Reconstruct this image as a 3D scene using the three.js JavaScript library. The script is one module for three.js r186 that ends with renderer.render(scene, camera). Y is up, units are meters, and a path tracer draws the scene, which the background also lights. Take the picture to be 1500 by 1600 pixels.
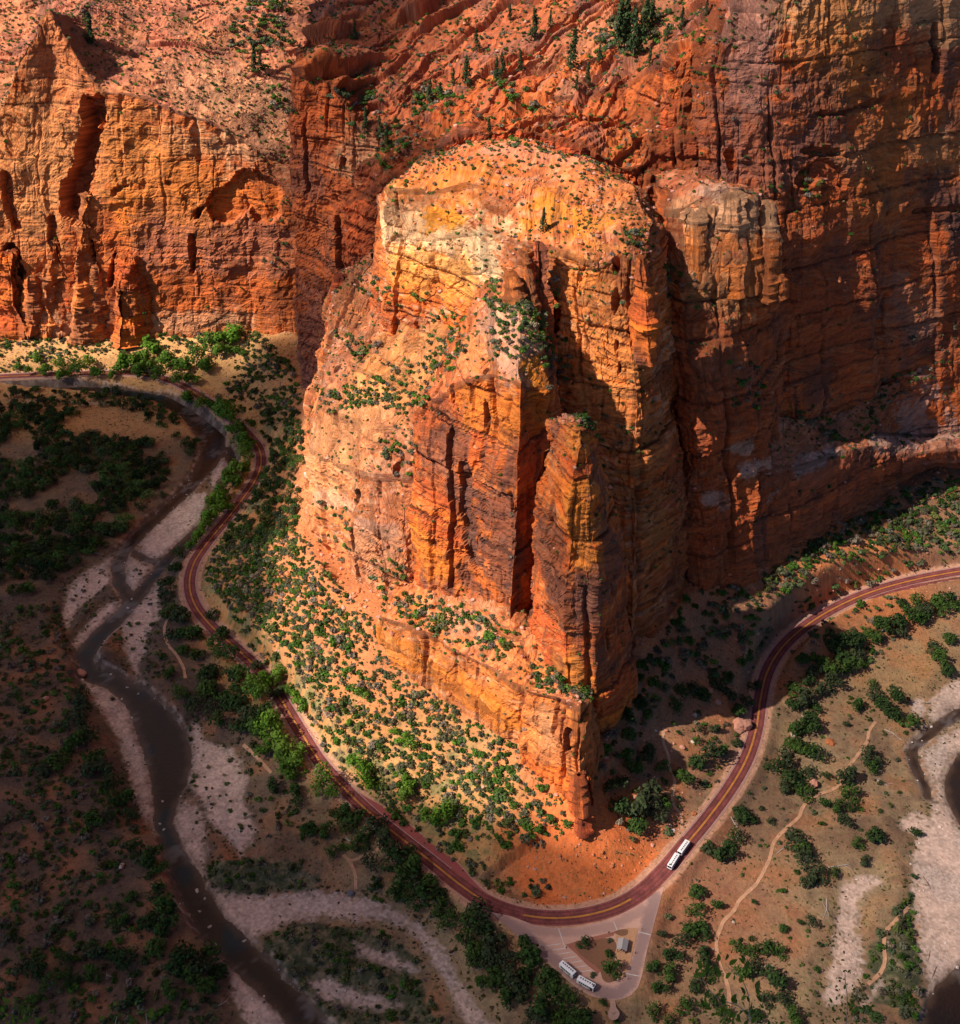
import * as THREE from 'three';
import { Sky } from 'three/addons/objects/Sky.js';
import { mergeGeometries } from 'three/addons/utils/BufferGeometryUtils.js';
import { RoundedBoxGeometry } from 'three/addons/geometries/RoundedBoxGeometry.js';
import { MarchingCubes } from 'three/addons/objects/MarchingCubes.js';

// ------------------------------------------------------------------ camera, sky, sun, exposure
const scene = new THREE.Scene();
const camera = new THREE.PerspectiveCamera(48, 960 / 1024, 1, 6000);
camera.position.set(0, 450, 0);
camera.rotation.set(-35.5 * Math.PI / 180, 0, 0);
camera.updateMatrixWorld(true);
scene.add(camera);

const SUN_AZ = 20 * Math.PI / 180, SUN_EL = 46 * Math.PI / 180;       // from the left, a little behind the camera
const sunDir = new THREE.Vector3(-Math.cos(SUN_AZ) * Math.cos(SUN_EL), Math.sin(SUN_EL), Math.sin(SUN_AZ) * Math.cos(SUN_EL));
const sky = new Sky();
sky.name = 'sky'; sky.userData = { label: 'blue sky with broken cloud over the canyon', category: 'sky', kind: 'structure' };
sky.scale.setScalar(5000);
const su = sky.material.uniforms;
su.sunPosition.value.copy(sunDir); su.turbidity.value = 3; su.rayleigh.value = 0.8; su.mieCoefficient.value = 0.004;
scene.add(sky);
scene.environmentIntensity = 0.1;
const sun = new THREE.DirectionalLight(new THREE.Color(1, 0.865, 0.765), 5);
sun.position.copy(sunDir).multiplyScalar(1500).add(new THREE.Vector3(0, 0, -550));
sun.target.position.set(0, 0, -550);
sun.castShadow = true; sun.shadow.mapSize.set(4096, 4096);
Object.assign(sun.shadow.camera, { left: -700, right: 700, top: 700, bottom: -700, near: 10, far: 3500 });
scene.add(sun, sun.target);
const renderer = new THREE.WebGLRenderer({ antialias: true });
renderer.setSize(960, 1024);
renderer.toneMapping = THREE.LinearToneMapping;
renderer.toneMappingExposure = 1.75;
renderer.shadowMap.enabled = true;

// ------------------------------------------------------------------ numbers
function rng(seed) { let a = seed | 0; return () => { a = (a + 0x6d2b79f5) | 0; let t = Math.imul(a ^ (a >>> 15), 1 | a); t = (t + Math.imul(t ^ (t >>> 7), 61 | t)) ^ t; return ((t ^ (t >>> 14)) >>> 0) / 4294967296; }; }
const PERM = new Uint8Array(512);
{ const r = rng(7), p = [...Array(256).keys()]; for (let i = 255; i > 0; i--) { const j = Math.floor(r() * (i + 1)); [p[i], p[j]] = [p[j], p[i]]; } for (let i = 0; i < 512; i++) PERM[i] = p[i & 255]; }
const GX = [1, -1, 1, -1, 1, -1, 1, -1, 0, 0, 0, 0, 1, -1, 0, 0], GY = [1, 1, -1, -1, 0, 0, 0, 0, 1, -1, 1, -1, 1, 1, -1, -1], GZ = [0, 0, 0, 0, 1, 1, -1, -1, 1, 1, -1, -1, 0, 0, 1, -1];
function nz(x, y, z) {                                                 // gradient noise, about -1..1
  const X0 = Math.floor(x), Y0 = Math.floor(y), Z0 = Math.floor(z), X = X0 & 255, Y = Y0 & 255, Z = Z0 & 255;
  x -= X0; y -= Y0; z -= Z0;
  const u = x * x * x * (x * (x * 6 - 15) + 10), v = y * y * y * (y * (y * 6 - 15) + 10), w = z * z * z * (z * (z * 6 - 15) + 10);
  const A = PERM[X] + Y, B = PERM[X + 1] + Y, AA = PERM[A] + Z, AB = PERM[A + 1] + Z, BA = PERM[B] + Z, BB = PERM[B + 1] + Z;
  const g = (h, a, b, c) => { h = PERM[h] & 15; return GX[h] * a + GY[h] * b + GZ[h] * c; };
  const x1 = g(AA, x, y, z), x2 = g(BA, x - 1, y, z), x3 = g(AB, x, y - 1, z), x4 = g(BB, x - 1, y - 1, z);
  const x5 = g(AA + 1, x, y, z - 1), x6 = g(BA + 1, x - 1, y, z - 1), x7 = g(AB + 1, x, y - 1, z - 1), x8 = g(BB + 1, x - 1, y - 1, z - 1);
  const a = x1 + u * (x2 - x1), b = x3 + u * (x4 - x3), c = x5 + u * (x6 - x5), d = x7 + u * (x8 - x7), e = a + v * (b - a), f = c + v * (d - c);
  return e + w * (f - e);
}
const hash = (i, j = 0) => { let h = Math.imul(i | 0, 374761393) + Math.imul(j | 0, 668265263) | 0; h = Math.imul(h ^ (h >>> 13), 1274126177); return ((h ^ (h >>> 16)) >>> 0) / 4294967296; };
const clamp = (x, a = 0, b = 1) => x < a ? a : x > b ? b : x;
const sstep = (a, b, x) => { const t = clamp((x - a) / (b - a)); return t * t * (3 - 2 * t); };
const lerp = (a, b, t) => a + (b - a) * t;

// ------------------------------------------------------------------ the survey: sight lines of the photograph turned into places in the canyon
const F = 800 / Math.tan(24 * Math.PI / 180), CT = Math.cos(35.5 * Math.PI / 180), ST = Math.sin(35.5 * Math.PI / 180), EYE = 450;
function P(px, py, D) { const w = -(py - 800) / F, c = CT + w * ST; return [(px - 750) / F / c * D, EYE + (w * CT - ST) / c * D, -D]; }
function E(px, py, y) { const w = -(py - 800) / F, c = CT + w * ST, t = (w * CT - ST) / c; return P(px, py, (y - EYE) / t); }
function proj(x, y, z) { const d = -z, v = y - EYE, depth = d * CT - v * ST, up = d * ST + v * CT; return [750 + F * x / depth, 800 - F * up / depth, depth]; }

function struct(o, label) { o.userData.kind = 'structure'; o.userData.label = label; o.castShadow = o.receiveShadow = true; scene.add(o); return o; }
// ------------------------------------------------------------------ ground: river corridor, terraces, talus, road bench
// outlines, as sight lines met with the valley floor at the height e
const flat = (list, e) => list.map(([a, b]) => { const q = E(a, b, e); return [q[0], q[2]]; });
function ribbon(list, e) {                                             // [px, py, width in px] -> outline polygon on the floor
  const c = list.map(([a, b, w]) => { const q = E(a, b, e), k = proj(q[0], q[1], q[2])[2] / F; return [q[0], q[2], w * k / 2 ]; });
  const L = [], R = [];
  for (let i = 0; i < c.length; i++) {
    const a = c[Math.max(0, i - 1)], b = c[Math.min(c.length - 1, i + 1)], dx = b[0] - a[0], dz = b[1] - a[1], l = Math.hypot(dx, dz) || 1;
    L.push([c[i][0] - dz / l * c[i][2], c[i][1] + dx / l * c[i][2]]); R.unshift([c[i][0] + dz / l * c[i][2], c[i][1] - dx / l * c[i][2]]);
  }
  return [...L, ...R];
}
const RIVER = [
  ribbon([[-120, 598, 26], [0, 602, 20], [100, 606, 18], [180, 612, 18], [250, 624, 24], [300, 648, 34], [332, 682, 42], [334, 706, 36], [316, 740, 24], [296, 765, 20], [262, 795, 20], [226, 828, 20], [196, 860, 20], [184, 885, 17], [187, 912, 17], [203, 938, 17], [205, 950, 17]], 0.4),
  ribbon([[318, 820, 10], [296, 846, 20], [264, 874, 20], [240, 904, 18], [214, 934, 20], [190, 962, 24], [156, 996, 30], [132, 1028, 34], [140, 1052, 34], [180, 1068, 32], [214, 1090, 38], [240, 1122, 58], [258, 1160, 66], [266, 1196, 62], [266, 1232, 50], [258, 1262, 32], [256, 1292, 24], [268, 1330, 30], [288, 1372, 38], [306, 1410, 46], [328, 1448, 48], [362, 1482, 46], [408, 1522, 44], [452, 1566, 44], [500, 1622, 46], [540, 1680, 50], [640, 1800, 56], [760, 1960, 60]], 0.4),
  ribbon([[206, 862, 8], [222, 872, 9], [244, 882, 9], [256, 878, 9]], 0.4),
  ribbon([[355, 700, 10], [366, 722, 18], [362, 745, 14], [340, 775, 10], [326, 800, 10]], 0.4),
  flat([[1500, 1178], [1484, 1200], [1476, 1222], [1478, 1246], [1490, 1270], [1504, 1296], [1580, 1330], [1620, 1180], [1560, 1150]], 0.4),
  ribbon([[1560, 1092, 16], [1500, 1116, 16], [1464, 1138, 14], [1436, 1160, 14], [1424, 1178, 12], [1432, 1206, 14], [1446, 1232, 14], [1450, 1250, 8]], 0.4),
  ribbon([[1900, 1060, 70], [1740, 1110, 80], [1640, 1200, 100], [1640, 1300, 110], [1660, 1400, 120], [1620, 1500, 120], [1560, 1590, 110], [1500, 1700, 110], [1440, 1860, 110]], 0.4),
  flat([[1520, 1500], [1488, 1522], [1464, 1544], [1448, 1568], [1438, 1600], [1430, 1660], [1640, 1680], [1640, 1440]], 0.4),
];
const SAND = [
  [[348, 700], [364, 698], [362, 722], [345, 745], [331, 768], [329, 745]],
  [[320, 770], [323, 790], [310, 822], [288, 848], [262, 870], [240, 876], [222, 868], [217, 852], [240, 822], [272, 794], [300, 774]],
  [[205, 872], [240, 886], [226, 908], [208, 930], [196, 906], [194, 882]],
  [[176, 871], [140, 890], [108, 915], [98, 959], [105, 986], [116, 962], [140, 940], [178, 906]],
  [[189, 938], [159, 949], [138, 976], [111, 1006], [122, 1022], [152, 992], [200, 952]],
  [[258, 905], [232, 930], [209, 949], [189, 979], [196, 1030], [214, 1060], [232, 990], [252, 962]],
  [[128, 1062], [160, 1070], [189, 1080], [210, 1096], [223, 1121], [220, 1141], [228, 1170], [236, 1202], [243, 1232], [245, 1263], [241, 1296], [226, 1284], [214, 1255], [205, 1222], [195, 1190], [182, 1155], [152, 1107]],
  [[301, 1134], [312, 1136], [324, 1158], [345, 1166], [368, 1175], [380, 1195], [388, 1219], [384, 1238], [382, 1256], [392, 1280], [402, 1303], [378, 1337], [352, 1310], [330, 1290], [314, 1256], [300, 1236], [297, 1200]],
  [[297, 1249], [314, 1263], [321, 1290], [324, 1317], [322, 1350], [318, 1380], [307, 1381], [296, 1360], [284, 1334], [274, 1305], [270, 1280], [280, 1262]],
  [[328, 1391], [371, 1401], [439, 1398], [500, 1391], [545, 1396], [580, 1406], [628, 1428], [662, 1448], [680, 1470], [700, 1490], [722, 1530], [742, 1570], [790, 1630], [745, 1630], [726, 1596], [703, 1560], [676, 1512], [649, 1465], [628, 1450], [601, 1442], [551, 1440], [500, 1438], [453, 1442], [405, 1465], [392, 1482], [370, 1470], [351, 1452], [338, 1421]],
  [[358, 1499], [382, 1520], [405, 1539], [430, 1565], [470, 1620], [380, 1620], [362, 1560], [356, 1530]],
  [[550, 1474], [580, 1480], [622, 1496], [655, 1512], [662, 1522], [640, 1524], [600, 1512], [566, 1498]],
  [[480, 1536], [510, 1524], [545, 1546], [600, 1562], [628, 1574], [590, 1584], [540, 1570], [500, 1560]],
  [[1540, 1056], [1490, 1066], [1466, 1080], [1454, 1096], [1452, 1128], [1480, 1122], [1540, 1100]],
  [[1540, 1124], [1500, 1140], [1466, 1152], [1438, 1178], [1446, 1208], [1458, 1240], [1450, 1280], [1434, 1310], [1420, 1340], [1424, 1390], [1428, 1430], [1432, 1480], [1442, 1520], [1450, 1556], [1480, 1526], [1520, 1496], [1560, 1490], [1560, 1330], [1504, 1300], [1484, 1262], [1476, 1230], [1480, 1204], [1500, 1176], [1560, 1150]],
  [[1405, 1280], [1428, 1270], [1452, 1282], [1448, 1310], [1420, 1302], [1408, 1292]],
  [[1422, 1096], [1440, 1092], [1446, 1110], [1438, 1122], [1424, 1118]],
  [[1314, 1378], [1340, 1372], [1372, 1371], [1384, 1382], [1360, 1392], [1345, 1406], [1340, 1432], [1340, 1465], [1350, 1490], [1346, 1530], [1326, 1560], [1290, 1580], [1288, 1560], [1297, 1499], [1306, 1465], [1311, 1432], [1312, 1400]],
  [[1382, 1540], [1362, 1560], [1340, 1580], [1352, 1560], [1376, 1530]],
].map((q) => flat(q, 0.9)).concat([
  ribbon([[100, 630, 5], [140, 632, 7], [170, 631, 7], [196, 634, 5]], 1),
  ribbon([[40, 628, 5], [76, 630, 6]], 1),
]);
const GREEN = [                                                        // low green ground cover
  [[330, 1346], [380, 1340], [450, 1352], [500, 1370], [490, 1394], [440, 1396], [380, 1400], [332, 1388]],
  [[414, 1466], [460, 1442], [540, 1446], [600, 1460], [640, 1490], [660, 1540], [690, 1600], [560, 1610], [470, 1570], [430, 1520]],
  [[1440, 1340], [1420, 1400], [1390, 1440], [1360, 1480], [1362, 1560], [1420, 1590], [1440, 1520], [1430, 1440], [1424, 1400]],
].map((q) => flat(q, 3));

// road centre line [px, py], bench at about 7 m
const ROADH = 7;
const roadPx = [[-200, 598], [-60, 591], [60, 586], [150, 583], [220, 584], [270, 596], [316, 621], [352, 646], [384, 675], [404, 700], [408, 722], [400, 748], [380, 778], [352, 814], [324, 848], [303, 880], [296, 912], [304, 944], [330, 978], [368, 1012], [402, 1044], [428, 1076], [452, 1114], [474, 1150], [500, 1190], [532, 1226], [580, 1272], [630, 1312], [676, 1348], [716, 1380], [754, 1406], [796, 1424], [840, 1433], [884, 1434], [926, 1428], [964, 1416], [1002, 1394], [1036, 1362], [1070, 1322], [1108, 1276], [1144, 1226], [1168, 1182], [1182, 1136], [1188, 1094], [1198, 1052], [1220, 1014], [1256, 980], [1304, 950], [1358, 926], [1420, 908], [1490, 894], [1600, 878], [1760, 866]];
function spline(pts, step) {
  const c = new THREE.CatmullRomCurve3(pts.map((p) => new THREE.Vector3(...p)), false, 'centripetal');
  return c.getSpacedPoints(Math.ceil(c.getLength() / step)).map((v) => [v.x, v.y, v.z]);
}
const ROAD = spline(roadPx.map(([a, b]) => E(a, b, ROADH)), 3);

// foot of the cliffs: [px, py, height of the foot, reach of the talus]
const FOOT = [
  [[-160, 560, 22, 60], [-60, 540, 22, 60], [60, 528, 22, 60], [180, 524, 24, 55], [300, 520, 26, 50], [400, 530, 30, 55], [450, 580, 32, 60], [476, 606, 34, 60]],
  [[476, 606, 34, 60], [486, 700, 45, 75], [470, 850, 47, 80], [530, 930, 50, 80], [590, 1004, 45, 80], [690, 1064, 38, 80], [780, 1124, 36, 75], [808, 1180, 32, 70], [868, 1222, 30, 64], [905, 1240, 32, 60], [914, 1296, 22, 50], [918, 1326, 14, 40]],
  [[905, 1240, 32, 45], [940, 1160, 34, 60], [985, 1044, 38, 75], [1076, 924, 42, 80], [1180, 886, 40, 85], [1290, 832, 36, 90], [1400, 766, 34, 95], [1500, 736, 36, 95], [1700, 690, 40, 95]],
].map((l) => l.map(([a, b, h, r]) => { const q = E(a, b, h); return [q[0], q[2], h, r]; }));

const GX0 = -560, GX1 = 540, GD0 = 130, GD1 = 1010, GS = 2, GNX = (GX1 - GX0) / GS + 1, GND = (GD1 - GD0) / GS + 1;
function sdPoly(poly, x, z) {
  let d = 1e9, inside = false;
  for (let i = 0, j = poly.length - 1; i < poly.length; j = i++) {
    const [ax, az] = poly[i], [bx, bz] = poly[j], ex = bx - ax, ez = bz - az, wx = x - ax, wz = z - az, t = clamp((wx * ex + wz * ez) / (ex * ex + ez * ez || 1e-9)), qx = wx - ex * t, qz = wz - ez * t;
    d = Math.min(d, qx * qx + qz * qz);
    if ((az > z) !== (bz > z) && x < (bx - ax) * (z - az) / (bz - az) + ax) inside = !inside;
  }
  return inside ? -Math.sqrt(d) : Math.sqrt(d);
}
function field(polys, far) {                                           // signed distance to the union, sampled on a 1 m grid
  const nx = GX1 - GX0 + 1, nd = GD1 - GD0 + 1, a = new Float32Array(nx * nd).fill(far);
  for (const p of polys) {
    const xs = p.map((q) => q[0]), zs = p.map((q) => -q[1]);
    const i0 = Math.max(0, Math.floor(Math.min(...xs) - far - GX0)), i1 = Math.min(nx - 1, Math.ceil(Math.max(...xs) + far - GX0)), j0 = Math.max(0, Math.floor(Math.min(...zs) - far - GD0)), j1 = Math.min(nd - 1, Math.ceil(Math.max(...zs) + far - GD0));
    for (let j = j0; j <= j1; j++) for (let i = i0; i <= i1; i++) { const d = sdPoly(p, GX0 + i, -(GD0 + j)); if (d < a[j * nx + i]) a[j * nx + i] = d; }
  }
  return (x, D) => {
    const u = clamp(x - GX0, 0, nx - 1.001), v = clamp(D - GD0, 0, nd - 1.001), i = Math.floor(u), j = Math.floor(v), f = u - i, g = v - j, k = j * nx + i;
    return lerp(lerp(a[k], a[k + 1], f), lerp(a[k + nx], a[k + nx + 1], f), g);
  };
}
const sdWater = field(RIVER, 14), sdSand = field(SAND, 16), sdGreen = field(GREEN, 10);
function polyDist(pl, x, z) {                                          // nearest point of a polyline: [distance, place along it]
  let best = 1e9, at = 0;
  for (let i = 0; i + 1 < pl.length; i++) {
    const ax = pl[i][0], az = pl[i][1], ex = pl[i + 1][0] - ax, ez = pl[i + 1][1] - az, wx = x - ax, wz = z - az, t = clamp((wx * ex + wz * ez) / (ex * ex + ez * ez || 1e-9)), qx = wx - ex * t, qz = wz - ez * t, d = qx * qx + qz * qz;
    if (d < best) { best = d; at = i + t; }
  }
  return [Math.sqrt(best), at];
}
const roadFlat = ROAD.map((p) => [p[0], p[2]]);
const LOT = flat([[764, 1426], [802, 1458], [840, 1491], [880, 1526], [904, 1546], [926, 1557], [955, 1563], [984, 1556], [1000, 1538], [1008, 1500], [1022, 1440], [1036, 1386], [1020, 1396], [985, 1420], [940, 1436], [890, 1444], [840, 1440], [796, 1430]], ROADH);
const roadNear = new Float32Array(GNX * GND), sdLotGrid = field([LOT], 14);
const H = new Float32Array(GNX * GND), TAL = new Float32Array(GNX * GND);
for (let j = 0, k = 0; j < GND; j++) for (let i = 0; i < GNX; i++, k++) {
  const x = GX0 + i * GS, D = GD0 + j * GS, z = -D;
  let h = 3.6 + 1.2 * nz(x / 60, 1.5, D / 60) + 0.5 * nz(x / 17, 4.5, D / 17) + 0.22 * nz(x / 6, 9.5, D / 6);
  h += 26 * sstep(-150, -380, x) * sstep(560, 430, D) + 6 * sstep(-30, -160, x) * sstep(430, 300, D) * sstep(1, 14, sdSand(x, D));
  let tal = 0;
  for (const l of FOOT) {
    const [d, at] = polyDist(l, x, z), a = l[Math.floor(Math.min(at, l.length - 1.001))], b = l[Math.min(l.length - 1, Math.floor(at) + 1)], f = at - Math.floor(Math.min(at, l.length - 1.001));
    const hb = lerp(a[2], b[2], f), r = lerp(a[3], b[3], f), inside = at > 0.001 && at < l.length - 1.001 && !(l === FOOT[1] && at > l.length - 3.02) && (x - a[0]) * (b[1] - a[1]) - (z - a[1]) * (b[0] - a[0]) > 0, q = inside ? clamp(1 - Math.max(0, d - 30) / 40) : clamp(1 - d / r);
    tal = Math.max(tal, (hb - 5) * Math.pow(q, 1.45));
  }
  TAL[k] = tal;
  h += tal * (1 + 0.12 * nz(x / 25, 3.5, D / 25)) + sstep(3, 14, tal) * (1.2 * nz(x / 14, 6.5, D / 22) + 0.5 * nz(x / 5, 8.5, D / 5));
  const wob = 2.2 * nz(x / 14, 2.5, D / 14) + 1.2 * nz(x / 4.5, 3.5, D / 4.5);
  const s = sdSand(x, D) + wob * 0.6, w = sdWater(x, D) + wob * 0.3;
  h = lerp(h, 1.75 + 0.3 * nz(x / 9, 7.5, D / 14) + 0.14 * nz(x / 2.5, 5.5, D / 3), 1 - sstep(-1, 9, s));
  h = lerp(h, 0.1, 1 - sstep(-2.2, 3.2, w + 1.1 * nz(x / 3, 17.5, D / 3)));
  const rd = polyDist(roadFlat, x, z)[0];
  roadNear[k] = rd;
  h = lerp(ROADH - 0.12, h, sstep(6.5, 13, rd));
  h = lerp(ROADH - 0.12, h, sstep(0.5, 8, sdLotGrid(x, D)));
  H[k] = h;
}
function gridAt(a, x, D) {
  const u = clamp((x - GX0) / GS, 0, GNX - 1.001), v = clamp((D - GD0) / GS, 0, GND - 1.001), i = Math.floor(u), j = Math.floor(v), f = u - i, g = v - j, k = j * GNX + i;
  return lerp(lerp(a[k], a[k + 1], f), lerp(a[k + GNX], a[k + GNX + 1], f), g);
}
const height = (x, z) => gridAt(H, x, -z);
function G(px, py) {                                                   // where a sight line meets the ground
  let D = 180, p;
  for (; D < 1000; D += 2) { p = P(px, py, D); if (p[1] < height(p[0], p[2])) break; }
  let a = D - 2, b = D;
  for (let i = 0; i < 8; i++) { const m = (a + b) / 2; p = P(px, py, m); if (p[1] < height(p[0], p[2])) b = m; else a = m; }
  p = P(px, py, b); p[1] = height(p[0], p[2]); return p;
}

// trails: [px, py] on the ground, width in metres
const TRAILS = [
  [[1368, 1128], [1358, 1142], [1355, 1158], [1340, 1180], [1328, 1196], [1312, 1226], [1301, 1234], [1284, 1240], [1268, 1248], [1254, 1262], [1249, 1276], [1230, 1293], [1209, 1317], [1204, 1338], [1198, 1352], [1190, 1368], [1182, 1381], [1155, 1408], [1146, 1424], [1132, 1438], [1122, 1460], [1119, 1476], [1123, 1502], [1134, 1530], [1139, 1552], [1140, 1580], [1144, 1620]],
  [[1037, 1138], [1036, 1158], [1044, 1180], [1046, 1200], [1054, 1216], [1052, 1234], [1052, 1256], [1062, 1272], [1066, 1296]],
  [[1420, 1418], [1398, 1440], [1384, 1456], [1381, 1480], [1382, 1505], [1374, 1522], [1356, 1538]],
  [[262, 966], [257, 982], [262, 1006], [276, 1024], [286, 1042], [290, 1060]],
  [[543, 1344], [548, 1350], [555, 1368], [556, 1390]],
  [[536, 1336], [548, 1345], [572, 1336], [600, 1320]],
  [[380, 1164], [400, 1182], [424, 1208]],
].map((l) => spline(l.map(([a, b]) => G(a, b)), 1.5));
// ------------------------------------------------------------------ ground sheet and its soil
const TX0 = -440, TX1 = 400, TD0 = 215, TD1 = 925, TN = 2048;
const mix3 = (a, b, t) => [a[0] + (b[0] - a[0]) * t, a[1] + (b[1] - a[1]) * t, a[2] + (b[2] - a[2]) * t];
const toS = (c) => { c = clamp(c); return Math.round(255 * (c <= 0.0031308 ? c * 12.92 : 1.055 * Math.pow(c, 1 / 2.4) - 0.055)); };
const tip = G(915, 1345), redSide = G(1080, 1400), rightOrange = G(1330, 912), farTan = G(200, 560), dryFlat = G(1380, 1010), dryFlat2 = G(1150, 1230);
const near2 = (p, x, D, r) => clamp(1 - Math.hypot(x - p[0], -p[2] - D) / r);
function soil(x, D) {
  const n1 = nz(x / 46, 11.5, D / 46), n2 = nz(x / 13, 12.5, D / 13), n3 = nz(x / 4, 13.5, D / 4), n4 = nz(x / 1.3, 14.5, D / 1.3);
  const tal = gridAt(TAL, x, D), rd = gridAt(roadNear, x, D);
  let c = mix3([0.185, 0.105, 0.056], [0.3, 0.205, 0.105], clamp(0.5 + 0.9 * n1 + 0.7 * n2 + 0.3 * n3)); c = mix3(c, [0.13, 0.082, 0.05], sstep(0.25, 0.55, nz(x / 8, 29.5, D / 8) + 0.4 * n2) * 0.6);
  c = mix3(c, mix3([0.085, 0.05, 0.034], [0.15, 0.082, 0.05], clamp(0.4 + n2)), sstep(-50, -150, x) * sstep(760, 500, D) * 0.9); c = mix3(c, [0.1, 0.085, 0.045], sstep(-90, -150, x) * sstep(860, 800, D) * clamp(0.4 + 1.2 * n2) * 0.6 * sstep(430, 520, D));  // dark brown soil on the left, with deeper shade put into the colour
  c = mix3(c, [0.3, 0.12, 0.058], clamp(1.5 * near2(redSide, x, D, 62) + 0.4 * n2) * 0.85);
  c = mix3(c, [0.34, 0.2, 0.085], clamp(1.6 * near2(dryFlat, x, D, 70)) * 0.8);
  // talus: dry grass low down, orange debris towards the foot of the cliffs
  const t = sstep(1.5, 6, tal), left = sstep(60, 10, x);
  c = mix3(c, mix3([0.3, 0.13, 0.06], mix3([0.46, 0.225, 0.066], [0.48, 0.175, 0.052], sstep(8, 30, tal + 8 * n2)), left), t * clamp(0.85 + 0.3 * n2));
  c = mix3(c, mix3([0.13, 0.115, 0.04], [0.2, 0.17, 0.06], clamp(0.5 + n4)), t * left * sstep(30, 16, tal) * sstep(-0.05, 0.35, nz(x / 7, 41.5, D / 7) + 0.6 * nz(x / 2.6, 42.5, D / 2.6) + 0.3 * n1 + 0.08) * 0.88);
  c = mix3(c, [0.5, 0.16, 0.05], sstep(24, 40, tal + 7 * n2) * 0.75);
  c = mix3(c, [0.54, 0.13, 0.028], clamp(2.2 * near2(tip, x, D, 50) + 0.3 * n2) * sstep(0.3, 2, tal + 1));
  c = mix3(c, [0.5, 0.165, 0.05], clamp(2 * near2(rightOrange, x, D, 60) + 0.4 * n2) * 0.9);
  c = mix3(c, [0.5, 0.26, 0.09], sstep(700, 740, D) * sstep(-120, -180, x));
  c = mix3(c, [c[0] * 0.5, c[1] * 0.62, c[2] * 0.5], sstep(0.18, 0.5, n3 + 0.5 * n2 - 0.1) * 0.55);           // patches of low herbs
  c = mix3(c, [0.075, 0.075, 0.03], sstep(0.32, 0.5, n4) * 0.4);
  const g = sdGreen(x, D) + 3 * n2 + 2.4 * n3;
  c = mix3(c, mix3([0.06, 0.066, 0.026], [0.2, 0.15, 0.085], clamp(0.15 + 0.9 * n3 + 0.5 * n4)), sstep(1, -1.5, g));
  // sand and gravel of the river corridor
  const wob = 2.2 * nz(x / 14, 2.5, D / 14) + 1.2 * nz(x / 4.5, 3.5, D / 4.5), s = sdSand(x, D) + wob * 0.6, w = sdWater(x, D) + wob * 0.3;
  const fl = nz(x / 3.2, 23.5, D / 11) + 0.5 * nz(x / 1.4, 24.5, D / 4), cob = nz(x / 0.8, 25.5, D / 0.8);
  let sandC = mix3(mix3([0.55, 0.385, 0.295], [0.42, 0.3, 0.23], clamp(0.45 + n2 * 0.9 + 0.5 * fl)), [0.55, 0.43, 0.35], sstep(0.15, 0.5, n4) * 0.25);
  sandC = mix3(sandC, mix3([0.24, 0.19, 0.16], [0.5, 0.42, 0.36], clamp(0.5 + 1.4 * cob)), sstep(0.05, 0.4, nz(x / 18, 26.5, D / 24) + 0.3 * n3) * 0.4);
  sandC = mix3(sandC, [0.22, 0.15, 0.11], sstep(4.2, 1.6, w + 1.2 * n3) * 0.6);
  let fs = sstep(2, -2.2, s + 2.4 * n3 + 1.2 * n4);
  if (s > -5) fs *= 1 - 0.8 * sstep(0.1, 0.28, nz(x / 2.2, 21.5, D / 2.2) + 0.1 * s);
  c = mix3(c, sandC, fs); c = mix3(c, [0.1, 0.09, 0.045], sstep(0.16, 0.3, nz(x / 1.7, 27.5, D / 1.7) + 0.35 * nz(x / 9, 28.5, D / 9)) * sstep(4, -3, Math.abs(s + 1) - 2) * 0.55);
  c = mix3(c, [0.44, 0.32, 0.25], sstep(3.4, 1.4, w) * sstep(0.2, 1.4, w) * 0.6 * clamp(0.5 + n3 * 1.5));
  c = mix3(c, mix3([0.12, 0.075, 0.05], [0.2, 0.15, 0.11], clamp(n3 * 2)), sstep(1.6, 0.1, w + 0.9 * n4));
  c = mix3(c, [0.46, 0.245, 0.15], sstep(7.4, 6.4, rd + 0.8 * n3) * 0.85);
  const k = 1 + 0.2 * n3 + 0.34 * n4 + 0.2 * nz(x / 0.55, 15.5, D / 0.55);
  return [c[0] * k, c[1] * k, c[2] * k];
}
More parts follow.
